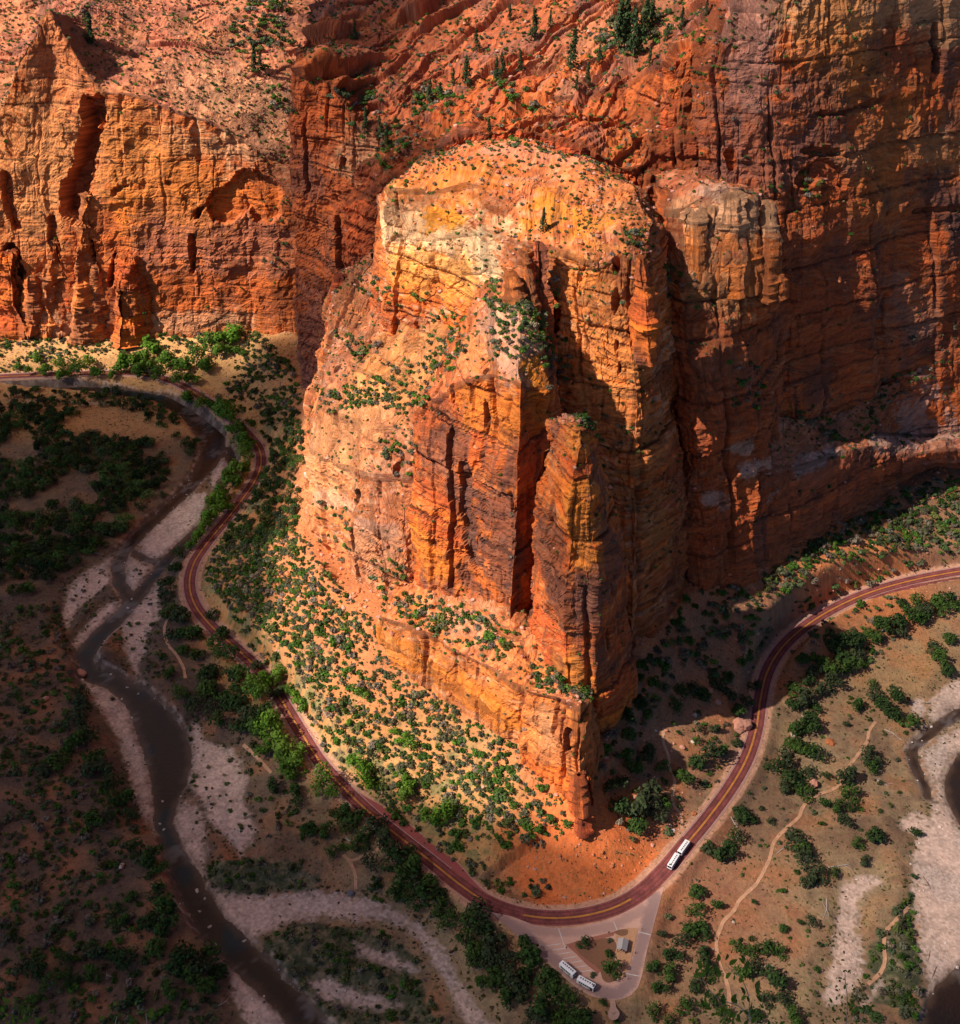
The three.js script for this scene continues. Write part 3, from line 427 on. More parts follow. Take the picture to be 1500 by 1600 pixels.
cliff('cliff', 'far sunlit orange cliff wall on the left with a dark slot', Pc([
  [[-110, 570, 850], [-110, 500, 852], [-110, 410, 856], [-110, 310, 864], [-90, 220, 872], [-70, 150, 900], [-30, 60, 960], [0, -50, 1040]],
  [[-40, 570, 850], [-40, 500, 852], [-40, 410, 856], [-38, 310, 864], [-30, 205, 872], [-20, 140, 895], [10, 60, 955], [30, -50, 1040]],
  [[10, 570, 848], [8, 500, 850], [6, 410, 856], [6, 310, 862], [8, 165, 872], [30, 120, 900], [60, 50, 960], [80, -50, 1040]],
  [[52, 570, 846], [48, 500, 850], [44, 410, 854], [42, 310, 860], [42, 70, 876], [70, 60, 910], [100, 20, 960], [120, -50, 1040]],
  [[90, 570, 846], [86, 500, 850], [82, 410, 854], [78, 310, 860], [76, 14, 884], [110, 30, 925], [140, 0, 970], [150, -50, 1040]],
  [[136, 570, 844], [132, 500, 850], [128, 410, 853], [124, 310, 858], [116, 78, 878], [150, 60, 920], [185, 10, 975], [200, -50, 1040]],
  [[180, 570, 842], [176, 500, 848], [172, 410, 852], [166, 310, 856], [160, 140, 868], [190, 90, 915], [225, 20, 980], [245, -50, 1050]],
  [[250, 570, 842], [248, 500, 846], [246, 410, 850], [244, 310, 855], [240, 165, 866], [265, 110, 910], [295, 30, 985], [320, -50, 1060]],
  [[330, 570, 840], [328, 500, 844], [326, 410, 848], [324, 310, 854], [318, 190, 866], [335, 130, 910], [360, 40, 985], [385, -50, 1060]],
  [[400, 580, 838], [398, 505, 842], [396, 420, 846], [392, 320, 852], [386, 225, 866], [395, 150, 910], [420, 50, 985], [440, -50, 1060]],
  [[460, 600, 832], [458, 520, 838], [456, 430, 844], [454, 330, 852], [452, 255, 868], [455, 170, 912], [475, 60, 985], [490, -50, 1060]],
  [[560, 620, 826], [558, 540, 832], [556, 440, 840], [554, 340, 850], [550, 270, 870], [550, 170, 915], [560, 60, 985], [570, -50, 1060]],
]), {
  seed: 3, step: 1.25, diag: [0.25, 0.97, 20, 4], base: 'orange', sat: 1.24, slopeC: [0.5, 0.21, 0.145], slopeD: [0.52, 0.24, 0.14], varnish: 0.34, pale: 0.75, joint: 0.3, layer: 0.5, rough: 0.75, crack: 0.35, fineRows: 8,
  cuts: [
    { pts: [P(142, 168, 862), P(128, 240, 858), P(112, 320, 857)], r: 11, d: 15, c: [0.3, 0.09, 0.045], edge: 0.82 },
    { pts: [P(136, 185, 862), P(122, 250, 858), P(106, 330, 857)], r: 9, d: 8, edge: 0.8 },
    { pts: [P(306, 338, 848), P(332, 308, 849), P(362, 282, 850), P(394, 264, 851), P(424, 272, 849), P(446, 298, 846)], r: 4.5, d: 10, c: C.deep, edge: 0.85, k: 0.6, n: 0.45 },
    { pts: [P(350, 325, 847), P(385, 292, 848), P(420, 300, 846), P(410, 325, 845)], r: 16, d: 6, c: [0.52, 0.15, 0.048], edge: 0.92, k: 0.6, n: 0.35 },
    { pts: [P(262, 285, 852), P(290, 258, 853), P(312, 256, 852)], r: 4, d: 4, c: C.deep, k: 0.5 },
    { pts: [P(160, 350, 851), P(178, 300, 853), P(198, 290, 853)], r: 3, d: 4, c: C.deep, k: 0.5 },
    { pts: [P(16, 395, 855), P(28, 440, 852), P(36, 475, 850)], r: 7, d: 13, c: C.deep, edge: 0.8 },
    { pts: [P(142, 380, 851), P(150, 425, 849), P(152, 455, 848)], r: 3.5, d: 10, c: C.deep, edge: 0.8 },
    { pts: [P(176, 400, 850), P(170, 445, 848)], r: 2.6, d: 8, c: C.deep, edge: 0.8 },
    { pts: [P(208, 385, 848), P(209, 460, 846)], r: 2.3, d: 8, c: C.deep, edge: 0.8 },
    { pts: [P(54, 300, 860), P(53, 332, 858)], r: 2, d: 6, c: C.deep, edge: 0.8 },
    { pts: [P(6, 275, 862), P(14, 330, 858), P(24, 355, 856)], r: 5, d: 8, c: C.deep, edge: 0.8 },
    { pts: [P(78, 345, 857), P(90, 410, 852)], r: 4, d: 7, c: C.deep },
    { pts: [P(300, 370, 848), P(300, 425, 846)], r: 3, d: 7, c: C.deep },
  ],
  colourPatches: [
    { pts: [P(50, 260, 862), P(30, 200, 868)], r: 45, c: [0.6, 0.3, 0.14], k: 0.5 },
    { pts: [P(90, 120, 875), P(75, 30, 882)], r: 30, c: C.tan, k: 0.5 },
    { pts: [P(190, 310, 852), P(205, 355, 850)], r: 16, c: [0.62, 0.2, 0.055], k: 0.9, fine: 8 },
    { pts: [P(250, 220, 858), P(300, 230, 858), P(350, 235, 858)], r: 13, c: [0.6, 0.36, 0.2], k: 0.5 },
    { pts: [P(250, 370, 848), P(330, 375, 846), P(420, 390, 844)], r: 26, c: [0.33, 0.14, 0.09], k: 0.6, fine: 1 },
    { pts: [P(30, 330, 858), P(60, 250, 864), P(170, 230, 860)], r: 40, c: [0.6, 0.27, 0.12], k: 0.6 }, { pts: [P(220, 250, 856), P(300, 300, 852)], r: 34, c: [0.58, 0.22, 0.075], k: 0.6 },
    { pts: [P(330, 150, 900), P(400, 140, 905), P(400, 200, 885)], r: 40, c: [0.66, 0.38, 0.22], k: 0.5 },
    { pts: [P(-20, 505, 850), P(200, 505, 848), P(380, 500, 842)], r: 10, c: [0.5, 0.3, 0.18], k: 0.5 },
  ],
});
cliff('cliff_001', 'dark red cliff wall and sloping red slickrock behind the central butte', Pc([
  [[520, 620, 900], [510, 520, 900], [500, 420, 900], [490, 300, 900], [480, 140, 900], [500, 80, 930], [520, 0, 980], [540, -60, 1040]],
  [[480, 645, 748], [470, 560, 748], [463, 420, 750], [458, 260, 752], [455, 112, 755], [472, 62, 800], [505, 0, 880], [525, -60, 960]],
  [[505, 645, 732], [503, 560, 732], [500, 420, 735], [497, 260, 740], [500, 122, 748], [518, 65, 790], [545, 0, 860], [560, -60, 940]],
  [[562, 645, 715], [560, 560, 715], [558, 420, 718], [556, 290, 722], [565, 205, 735], [592, 115, 780], [622, 20, 850], [640, -60, 930]],
  [[640, 600, 700], [640, 500, 700], [640, 400, 702], [640, 275, 705], [660, 190, 730], [690, 100, 775], [720, 10, 840], [740, -60, 910]],
  [[740, 600, 690], [740, 500, 690], [740, 400, 695], [740, 240, 700], [752, 180, 715], [782, 95, 760], [812, 5, 820], [830, -60, 880]],
  [[848, 600, 680], [848, 500, 682], [848, 400, 684], [846, 235, 690], [868, 155, 708], [902, 66, 755], [930, -5, 805], [950, -60, 850]],
  [[960, 600, 660], [960, 500, 662], [960, 400, 665], [956, 240, 672], [970, 135, 700], [992, 80, 735], [1004, 20, 770], [1012, -60, 815]],
  [[1050, 600, 640], [1050, 500, 642], [1048, 390, 646], [1040, 200, 654], [1050, 92, 668], [1072, 48, 700], [1088, 0, 740], [1095, -60, 790]],
  [[1120, 600, 640], [1120, 480, 644], [1118, 360, 648], [1112, 160, 656], [1108, 62, 668], [1114, 30, 690], [1120, -10, 720], [1124, -60, 760]],
]), {
  seed: 9, step: 1.2, sat: 1.24, diag: [0.62, 0.78, 24, 8], varnish: 0.6, pale: 0.6, base: 'red', slopeC: [0.36, 0.115, 0.066], slopeD: [0.44, 0.17, 0.09], fineRows: 8, layer: 1.2, rough: 1.3,
  cuts: [
    { pts: [P(540, 250, 735), P(536, 340, 730), P(533, 415, 726)], r: 3, d: 9, c: C.varnish },
    { pts: [P(476, 150, 752), P(480, 300, 745)], r: 2, d: 5, c: C.varnish },
    { pts: [P(600, 195, 745), P(660, 140, 765), P(720, 95, 780)], r: 6, d: 6, c: C.purple },
    { pts: [P(1108, 20, 680), P(1120, 110, 662), P(1128, 180, 656)], r: 4, d: 8, c: C.varnish },
    { pts: [P(848, 190, 690), P(850, 225, 688)], r: 5, d: 10, c: C.deep },
    { pts: [P(1040, 100, 668), P(1065, 70, 672)], r: 7, d: 5, c: C.rust },
  ],
  colourPatches: [
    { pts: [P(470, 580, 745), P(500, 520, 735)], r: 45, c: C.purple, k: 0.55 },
    { pts: [P(480, 140, 752), P(520, 150, 745)], r: 30, c: C.rust, k: 0.5 },
    { pts: [P(560, 240, 730), P(590, 250, 726)], r: 18, c: [0.55, 0.3, 0.17], k: 0.6 },
    { pts: [P(680, 130, 770), P(600, 200, 745)], r: 22, c: C.deep, k: 0.4 },
    { pts: [P(880, 130, 722), P(960, 60, 742), P(1010, 40, 752)], r: 34, c: [0.5, 0.24, 0.14], k: 0.5 },
    { pts: [P(1000, 200, 672), P(1050, 230, 655)], r: 35, c: C.orange, k: 0.45 },
  ],
});
cliff('cliff_002', 'pale distant cliff closing the canyon behind the left wall', Pc([
  [[-260, 300, 1260], [-260, 150, 1280], [-260, 0, 1300], [-260, -160, 1320]],
  [[-60, 300, 1240], [-60, 150, 1260], [-60, 0, 1280], [-60, -160, 1300]],
  [[150, 300, 1260], [150, 150, 1280], [150, 0, 1300], [150, -160, 1320]],
  [[420, 300, 1200], [420, 150, 1220], [420, 0, 1240], [420, -160, 1260]],
  [[520, 300, 1150], [520, 150, 1170], [520, 0, 1190], [520, -160, 1210]],
  [[700, 300, 1140], [700, 150, 1160], [700, 0, 1180], [700, -160, 1200]],
  [[1300, 300, 1000], [1300, 150, 1010], [1300, 0, 1020], [1300, -160, 1040]],
]), { seed: 15, step: 3, base: 'pink', varnish: 0.2, joint: 1.6 });

// a pillar standing against a wall: foot and top as [px, py, distance], widths in metres
function pillar(a, b, w0, w1, o) {
  const A = P(...a), B = P(...b), n = 8, r = rng(o.seed * 31 + 5), cols = [], ph = r() * 6;
  for (let i = 0; i < n; i++) {
    const t = -i / n * 6.2832 + ph, k = 0.75 + 0.5 * r(), q = 0.75 + 0.5 * r(), at = (f, w) => [lerp(A[0], B[0], f) + Math.cos(t) * w * k * 0.5, lerp(A[1], B[1], f), lerp(A[2], B[2], f) + Math.sin(t) * w * q * 0.5];
    cols.push([at(-0.12, w0 * 1.2), at(0.2, w0), at(0.55, lerp(w0, w1, 0.5) * (0.85 + 0.3 * r())), at(0.85, w1 * 1.05), at(0.97, w1 * 0.75), at(1, 0.02)]);
  }
  return cliff(numberedRock('rock_pillar'), o.label, cols.reverse(), { closed: true, warp: 1.6, step: 1, joint: 0.7, layer: 1.1, rough: 0.7, varnish: 0.5, ...o });
}
let pillars = 0; const numberedRock = (n) => { const k = pillars++; return k ? n + '_' + String(k).padStart(3, '0') : n; };
cliff('cliff_003', 'shaded brown cliff wall on the right with cream band along its top', Pc([
  [[1085, 500, 600], [1085, 400, 608], [1085, 300, 616], [1085, 200, 628], [1085, 110, 640], [1095, 50, 655], [1105, 10, 680], [1110, -70, 720]],
  [[1135, 500, 606], [1135, 400, 606], [1135, 296, 612], [1135, 200, 622], [1136, 110, 632], [1138, 60, 640], [1140, 10, 650], [1142, -70, 680]],
  [[1190, 560, 580], [1190, 420, 600], [1190, 305, 612], [1190, 205, 622], [1190, 112, 632], [1190, 62, 637], [1190, 20, 642], [1190, -70, 660]],
  [[1236, 720, 578], [1236, 560, 590], [1238, 440, 600], [1240, 320, 616], [1240, 200, 626], [1240, 100, 634], [1240, 40, 638], [1240, -70, 644]],
  [[1268, 720, 582], [1268, 600, 594], [1270, 450, 604], [1272, 330, 618], [1272, 205, 628], [1272, 92, 636], [1272, 38, 640], [1272, -70, 646]],
  [[1322, 740, 594], [1322, 620, 604], [1322, 450, 614], [1322, 330, 624], [1322, 200, 634], [1322, 92, 641], [1322, 40, 645], [1322, -70, 652]],
  [[1364, 720, 606], [1364, 610, 616], [1366, 450, 624], [1368, 330, 633], [1370, 200, 641], [1372, 92, 648], [1373, 40, 651], [1374, -70, 658]],
  [[1376, 700, 622], [1378, 580, 630], [1382, 450, 637], [1388, 330, 644], [1394, 200, 650], [1398, 92, 656], [1400, 40, 659], [1402, -70, 666]],
  [[1440, 680, 632], [1442, 540, 642], [1444, 450, 648], [1446, 330, 656], [1448, 200, 663], [1450, 92, 669], [1451, 40, 672], [1452, -70, 678]],
  [[1510, 660, 642], [1510, 520, 653], [1510, 420, 660], [1510, 320, 667], [1510, 200, 674], [1510, 92, 681], [1510, 42, 684], [1510, -70, 690]],
  [[1680, 640, 665], [1680, 500, 680], [1680, 420, 688], [1680, 320, 696], [1680, 200, 704], [1680, 92, 712], [1680, 42, 716], [1680, -70, 724]],
]), {
  seed: 21, sat: 1.3, streak: 0.15, base: 'red', slopeC: C.red, slopeD: C.red, varnish: 0.78, layer: 1.0, joint: 0.8,
  cuts: [
    { pts: [P(1262, 236, 622), P(1312, 240, 632)], r: 3.5, d: 6, c: C.deep },
    { pts: [P(1256, 282, 620), P(1290, 256, 624), P(1322, 284, 626)], r: 5, d: 5, c: [0.34, 0.1, 0.05], edge: 0.85 },
    { pts: [P(1140, 240, 618), P(1146, 258, 616)], r: 3, d: 5, c: C.rust },
    { pts: [P(1216, 55, 640), P(1205, 150, 630)], r: 2, d: 5, c: C.varnish },
    { pts: [P(1300, 340, 622), P(1420, 330, 654), P(1510, 326, 666)], r: 1.8, d: 3, c: C.deep },
    { pts: [P(1220, 170, 628), P(1300, 180, 634), P(1400, 150, 653)], r: 1.8, d: 3, c: C.deep },
    { pts: [P(1460, 40, 674), P(1466, 110, 670)], r: 2, d: 5, c: C.varnish },
  ],
  colourPatches: [
    { pts: [P(1235, 12, 629), P(1340, 20, 652), P(1450, 22, 676), P(1560, 24, 700)], r: 16, c: [0.48, 0.28, 0.16], k: 0.75, fine: 1.2 },
    { pts: [P(1165, 20, 648), P(1170, 80, 637), P(1176, 140, 628)], r: 14, c: [0.4, 0.22, 0.17], k: 0.8, fine: 12 },
    { pts: [P(1180, 180, 624), P(1200, 240, 616)], r: 34, c: C.purple, k: 0.6 },
    { pts: [P(1330, 100, 643), P(1300, 60, 640)], r: 26, c: [0.46, 0.19, 0.075], k: 0.6 },
    { pts: [P(1290, 200, 626), P(1290, 150, 630)], r: 20, c: C.varnish, k: 0.6, fine: 1 },
    { pts: [P(1395, 60, 661), P(1410, 90, 662)], r: 12, c: C.deep, k: 0.8 },
    { pts: [P(1460, 240, 661), P(1500, 240, 669)], r: 17, c: [0.46, 0.25, 0.13], k: 0.5 },
    { pts: [P(1380, 255, 642), P(1330, 240, 632)], r: 12, c: [0.44, 0.22, 0.12], k: 0.4 },
    { pts: [P(1470, 300, 658), P(1510, 340, 664)], r: 14, c: C.varnish, k: 0.8, fine: 10 },
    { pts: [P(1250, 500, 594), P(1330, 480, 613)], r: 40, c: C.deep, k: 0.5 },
    { pts: [P(1400, 200, 651), P(1390, 300, 640)], r: 26, c: [0.42, 0.17, 0.075], k: 0.5, fine: 8 },
    { pts: [P(1420, 480, 633), P(1450, 500, 638)], r: 20, c: [0.3, 0.17, 0.12], k: 0.6, fine: 1 },
  ],
});
cliff('cliff_004', 'dark banded cliff bay below cream pillars right of the central butte', Pc([
  [[1060, 950, 520], [1060, 830, 532], [1056, 700, 548], [1046, 560, 566], [1036, 425, 590], [1030, 340, 608], [1024, 290, 625], [1020, 262, 650]],
  [[1076, 945, 503], [1073, 820, 514], [1068, 700, 527], [1054, 560, 544], [1044, 425, 568], [1040, 336, 588], [1042, 296, 606], [1046, 264, 640]],
  [[1104, 935, 502], [1100, 835, 510], [1094, 720, 520], [1080, 580, 536], [1068, 440, 558], [1064, 338, 584], [1068, 300, 600], [1075, 262, 640]],
  [[1132, 920, 506], [1128, 845, 512], [1122, 735, 521], [1112, 600, 534], [1100, 450, 556], [1096, 350, 580], [1096, 298, 598], [1098, 262, 630]],
  [[1160, 915, 512], [1157, 850, 517], [1152, 740, 525], [1142, 610, 538], [1130, 460, 558], [1126, 350, 580], [1124, 292, 596], [1128, 262, 625]],
  [[1186, 908, 518], [1184, 855, 522], [1178, 745, 530], [1168, 615, 542], [1160, 465, 560], [1156, 350, 582], [1156, 296, 598], [1160, 270, 625]],
  [[1212, 895, 528], [1210, 850, 532], [1206, 750, 539], [1199, 640, 550], [1196, 480, 568], [1196, 360, 590], [1198, 310, 606], [1205, 285, 628]],
  [[1232, 888, 540], [1230, 830, 545], [1226, 760, 551], [1218, 660, 562], [1218, 500, 582], [1222, 380, 604], [1228, 330, 618], [1236, 300, 632]],
  [[1250, 880, 560], [1248, 830, 566], [1244, 760, 572], [1236, 680, 584], [1236, 520, 600], [1240, 400, 618], [1248, 350, 630], [1256, 310, 640]],
]), {
  seed: 27, sat: 1.3, streak: 0.15, base: 'red', varnish: 0.62, joint: 1.3, layer: 1.3,
  colourPatches: [
    { pts: [P(1080, 325, 584), P(1130, 330, 580), P(1200, 340, 590)], r: 12, c: [0.52, 0.306, 0.18], k: 0.7, fine: 1 },
    { pts: [P(1112, 282, 600), P(1150, 296, 592), P(1190, 310, 596)], r: 10, c: [0.5, 0.37, 0.28], k: 0.6, fine: 1.4 },
    { pts: [P(1120, 430, 558), P(1170, 430, 562)], r: 20, c: [0.5, 0.26, 0.13], k: 0.7 },
    { pts: [P(1150, 700, 530), P(1185, 700, 536)], r: 4.5, c: [0.5, 0.33, 0.24], k: 0.75, fine: 0.8 },
    { pts: [P(1160, 735, 528), P(1200, 728, 541)], r: 5, c: [0.5, 0.36, 0.28], k: 0.7, fine: 0.8 },
    { pts: [P(1190, 780, 538), P(1240, 740, 553)], r: 5, c: [0.5, 0.42, 0.36], k: 0.8, fine: 0.8 },
    { pts: [P(1110, 780, 514), P(1140, 785, 517)], r: 5, c: [0.5, 0.4, 0.34], k: 0.6, fine: 0.8 },
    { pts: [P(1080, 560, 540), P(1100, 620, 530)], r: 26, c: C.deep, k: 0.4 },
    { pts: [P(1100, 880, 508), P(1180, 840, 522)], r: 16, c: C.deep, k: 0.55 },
  ],
});
cliff('cliff_005', 'arched lower sandstone band with undercut alcove along the right talus', Pc([
  [[1170, 915, 520], [1170, 890, 521], [1170, 860, 522], [1168, 800, 528], [1166, 760, 533], [1166, 730, 538], [1168, 690, 552], [1172, 650, 570]],
  [[1212, 900, 528], [1212, 878, 530], [1212, 845, 532], [1212, 800, 536], [1214, 764, 540], [1216, 738, 544], [1222, 700, 558], [1228, 655, 580]],
  [[1252, 880, 538], [1252, 858, 542], [1252, 834, 544], [1252, 792, 546], [1254, 752, 550], [1258, 728, 554], [1268, 700, 570], [1280, 660, 592]],
  [[1300, 855, 555], [1300, 830, 562], [1300, 806, 562], [1302, 772, 560], [1306, 734, 564], [1310, 708, 570], [1318, 690, 588], [1326, 640, 606]],
  [[1350, 830, 575], [1350, 800, 586], [1350, 775, 584], [1352, 748, 580], [1356, 722, 582], [1360, 698, 588], [1364, 680, 604], [1366, 610, 622]],
  [[1404, 800, 592], [1404, 768, 612], [1404, 748, 612], [1404, 738, 602], [1406, 716, 598], [1408, 700, 604], [1410, 684, 618], [1412, 590, 632]],
  [[1450, 780, 604], [1450, 748, 632], [1450, 734, 636], [1450, 726, 612], [1450, 708, 607], [1452, 696, 613], [1454, 680, 632], [1456, 560, 648]],
  [[1510, 770, 612], [1510, 738, 645], [1510, 726, 648], [1510, 722, 618], [1510, 706, 613], [1510, 692, 620], [1510, 676, 636], [1510, 530, 660]],
  [[1700, 740, 640], [1700, 715, 668], [1700, 705, 670], [1700, 700, 640], [1700, 684, 636], [1700, 672, 644], [1700, 650, 662], [1700, 500, 690]],
]), {
  seed: 33, sat: 1.2, base: 'red', varnish: 0.45, layer: 1.2, joint: 0.5, pale: 0.7, warp: 3, step: 1.2,
  colourPatches: [
    { pts: [P(1240, 735, 553), P(1285, 712, 562), P(1312, 696, 572)], r: 6, c: [0.42, 0.33, 0.28], k: 0.75, fine: 1 },
    { pts: [P(1370, 690, 596), P(1430, 688, 620), P(1520, 684, 635)], r: 7, c: [0.5, 0.36, 0.29], k: 0.6, fine: 1 },
    { pts: [P(1430, 640, 648), P(1480, 600, 672), P(1510, 560, 700)], r: 34, c: [0.42, 0.25, 0.19], k: 0.7 },
    { pts: [P(1420, 752, 622), P(1480, 738, 640), P(1540, 730, 650)], r: 11, c: [0.46, 0.12, 0.05], k: 0.8 },
    { pts: [P(1476, 756, 625)], r: 5, c: [0.62, 0.378, 0.38], k: 0.9 },
  ],
});

// ------------------------------------------------------------------ the butte in the bend of the road, and its towers
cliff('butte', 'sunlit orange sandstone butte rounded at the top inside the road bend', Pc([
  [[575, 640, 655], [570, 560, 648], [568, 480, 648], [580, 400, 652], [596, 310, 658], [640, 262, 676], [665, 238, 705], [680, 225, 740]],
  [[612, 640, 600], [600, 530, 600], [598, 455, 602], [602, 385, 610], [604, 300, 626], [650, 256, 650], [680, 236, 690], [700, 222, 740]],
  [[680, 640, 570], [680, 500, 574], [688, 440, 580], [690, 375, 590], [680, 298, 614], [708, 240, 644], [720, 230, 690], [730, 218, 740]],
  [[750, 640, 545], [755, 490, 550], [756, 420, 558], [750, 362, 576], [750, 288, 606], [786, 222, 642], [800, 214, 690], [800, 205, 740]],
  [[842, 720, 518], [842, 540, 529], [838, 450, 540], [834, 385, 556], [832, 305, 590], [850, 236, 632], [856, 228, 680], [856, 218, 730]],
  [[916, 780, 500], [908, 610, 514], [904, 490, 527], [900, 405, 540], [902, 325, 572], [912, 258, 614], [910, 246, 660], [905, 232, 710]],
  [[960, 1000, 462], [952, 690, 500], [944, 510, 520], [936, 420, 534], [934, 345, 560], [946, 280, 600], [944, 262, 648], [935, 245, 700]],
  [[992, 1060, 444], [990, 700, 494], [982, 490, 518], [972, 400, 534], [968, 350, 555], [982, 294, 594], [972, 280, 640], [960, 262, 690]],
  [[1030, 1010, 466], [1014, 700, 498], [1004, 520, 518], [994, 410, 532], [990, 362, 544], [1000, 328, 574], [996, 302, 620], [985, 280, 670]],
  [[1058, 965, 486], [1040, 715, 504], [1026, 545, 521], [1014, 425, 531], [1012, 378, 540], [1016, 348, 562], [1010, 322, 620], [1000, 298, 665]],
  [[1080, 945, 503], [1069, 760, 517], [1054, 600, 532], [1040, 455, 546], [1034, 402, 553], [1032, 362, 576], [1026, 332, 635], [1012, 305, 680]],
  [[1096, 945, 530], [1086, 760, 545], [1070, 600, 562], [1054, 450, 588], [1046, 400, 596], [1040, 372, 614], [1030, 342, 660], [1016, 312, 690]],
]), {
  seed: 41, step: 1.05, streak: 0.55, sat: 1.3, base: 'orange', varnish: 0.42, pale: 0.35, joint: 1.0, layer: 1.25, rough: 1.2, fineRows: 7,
  cuts: [
    { pts: [P(858, 470, 538), P(862, 560, 528), P(868, 640, 522)], r: 5, d: 9, c: C.rust },
    { pts: [P(962, 380, 540), P(960, 440, 526), P(968, 580, 512)], r: 2.4, d: 8, c: C.deep },
    { pts: [P(1012, 400, 538), P(1016, 460, 532), P(1030, 560, 524)], r: 2.4, d: 6, c: C.deep },
    { pts: [P(830, 400, 552), P(846, 460, 540), P(852, 520, 532)], r: 3, d: 6, c: C.deep },
    { pts: [P(1066, 640, 528), P(1072, 760, 518), P(1076, 900, 508)], r: 3, d: 5, c: C.varnish },
  ],
  colourPatches: [
    { pts: [P(610, 350, 612), P(680, 375, 592), P(742, 395, 570)], r: 21, c: [0.8, 0.53, 0.32], k: 0.9, fine: 1 },  // paler rock, with the bright glow on this face painted into its colour
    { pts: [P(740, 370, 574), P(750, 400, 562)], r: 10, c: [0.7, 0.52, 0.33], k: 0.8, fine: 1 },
    { pts: [P(680, 340, 602), P(712, 345, 598)], r: 9, c: [0.66, 0.27, 0.05], k: 0.9 },
    { pts: [P(630, 420, 600), P(690, 425, 588), P(725, 440, 572)], r: 13, c: [0.68, 0.324, 0.12], k: 0.8 },
    { pts: [P(640, 300, 625), P(760, 280, 612)], r: 18, c: [0.56, 0.198, 0.065], k: 0.6 },
    { pts: [P(670, 310, 615), P(600, 330, 618)], r: 7, c: C.varnish, k: 0.4, fine: 1 },
    { pts: [P(890, 300, 592), P(960, 300, 590), P(1000, 350, 560)], r: 22, c: [0.55, 0.216, 0.1], k: 0.6 },
    { pts: [P(860, 340, 578), P(920, 360, 560)], r: 13, c: [0.62, 0.252, 0.065], k: 0.6 },
    { pts: [P(900, 440, 536), P(930, 560, 516), P(980, 500, 520)], r: 26, c: [0.62, 0.28, 0.12], k: 0.55 },
    { pts: [P(950, 640, 508), P(1000, 680, 505)], r: 22, c: [0.54, 0.243, 0.11], k: 0.6 },
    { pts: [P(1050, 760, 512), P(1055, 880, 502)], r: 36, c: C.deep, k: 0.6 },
    { pts: [P(980, 760, 500), P(1010, 830, 496)], r: 20, c: [0.4, 0.2, 0.09], k: 0.6 },
    { pts: [P(780, 225, 640), P(900, 245, 625)], r: 12, c: [0.6, 0.27, 0.18], k: 0.7 },
  ],
});
cliff('butte_shoulder', 'sloping pale orange shoulder on the left of the butte', Pc([
  [[520, 660, 720], [512, 580, 700], [512, 520, 690], [516, 480, 690], [520, 450, 690], [530, 425, 690], [560, 405, 690], [590, 380, 690]],
  [[500, 700, 650], [500, 640, 652], [505, 590, 650], [508, 550, 648], [512, 510, 650], [522, 470, 650], [550, 430, 650], [580, 400, 650]],
  [[486, 870, 566], [476, 800, 572], [472, 740, 578], [474, 690, 588], [490, 640, 602], [514, 548, 622], [552, 470, 632], [590, 410, 640]],
  [[496, 910, 540], [486, 860, 544], [480, 790, 550], [482, 705, 562], [502, 640, 580], [532, 566, 606], [566, 490, 620], [600, 430, 630]],
  [[530, 955, 505], [524, 910, 510], [516, 820, 520], [514, 725, 538], [530, 650, 562], [556, 580, 590], [590, 500, 608], [620, 440, 616]],
  [[566, 990, 482], [558, 930, 490], [550, 830, 503], [546, 735, 522], [560, 660, 548], [584, 590, 577], [620, 500, 597], [650, 440, 604]],
  [[596, 990, 470], [590, 920, 480], [584, 830, 494], [580, 745, 512], [594, 668, 538], [614, 596, 567], [650, 505, 588], [680, 450, 596]],
  [[622, 980, 468], [618, 900, 480], [610, 825, 493], [606, 748, 508], [618, 676, 531], [636, 604, 558], [676, 510, 579], [706, 450, 588]],
  [[650, 980, 466], [644, 890, 480], [636, 820, 490], [634, 750, 502], [644, 684, 522], [660, 612, 546], [700, 515, 568], [730, 450, 578]],
  [[690, 990, 470], [684, 900, 480], [676, 820, 490], [672, 750, 502], [680, 690, 520], [696, 612, 540], [726, 520, 560], [756, 450, 570]],
]), {
  seed: 47, step: 1.0, streak: 0.6, sat: 1.28, base: 'tan', varnish: 0.28, pale: 0.4, layer: 1.3, joint: 1.15,
  cuts: [
    { pts: [P(640, 660, 524), P(630, 700, 516), P(618, 730, 511)], r: 4.4, d: 8, c: C.rust, edge: 0.8 },
    { pts: [P(552, 770, 514), P(548, 830, 503), P(556, 930, 489)], r: 2, d: 6, c: C.varnish },
    { pts: [P(476, 760, 574), P(492, 850, 542)], r: 2.5, d: 5, c: C.varnish },
    { pts: [P(535, 560, 604), P(530, 590, 598)], r: 2, d: 5, c: C.deep },
  ],
  colourPatches: [
    { pts: [P(520, 700, 545), P(490, 720, 560), P(560, 640, 556)], r: 30, c: [0.66, 0.342, 0.18], k: 0.65 },
    { pts: [P(500, 775, 545), P(540, 790, 512)], r: 5, c: [0.66, 0.378, 0.26], k: 0.6, fine: 1 },
    { pts: [P(560, 818, 503), P(610, 828, 492)], r: 4, c: [0.62, 0.36, 0.27], k: 0.6, fine: 1 },
    { pts: [P(600, 560, 578), P(660, 560, 560)], r: 30, c: [0.64, 0.306, 0.13], k: 0.6 },
    { pts: [P(570, 860, 494), P(600, 860, 488)], r: 16, c: [0.44, 0.24, 0.15], k: 0.6 },
    { pts: [P(540, 940, 500), P(580, 960, 484)], r: 12, c: [0.52, 0.18, 0.06], k: 0.7 },
  ],
});
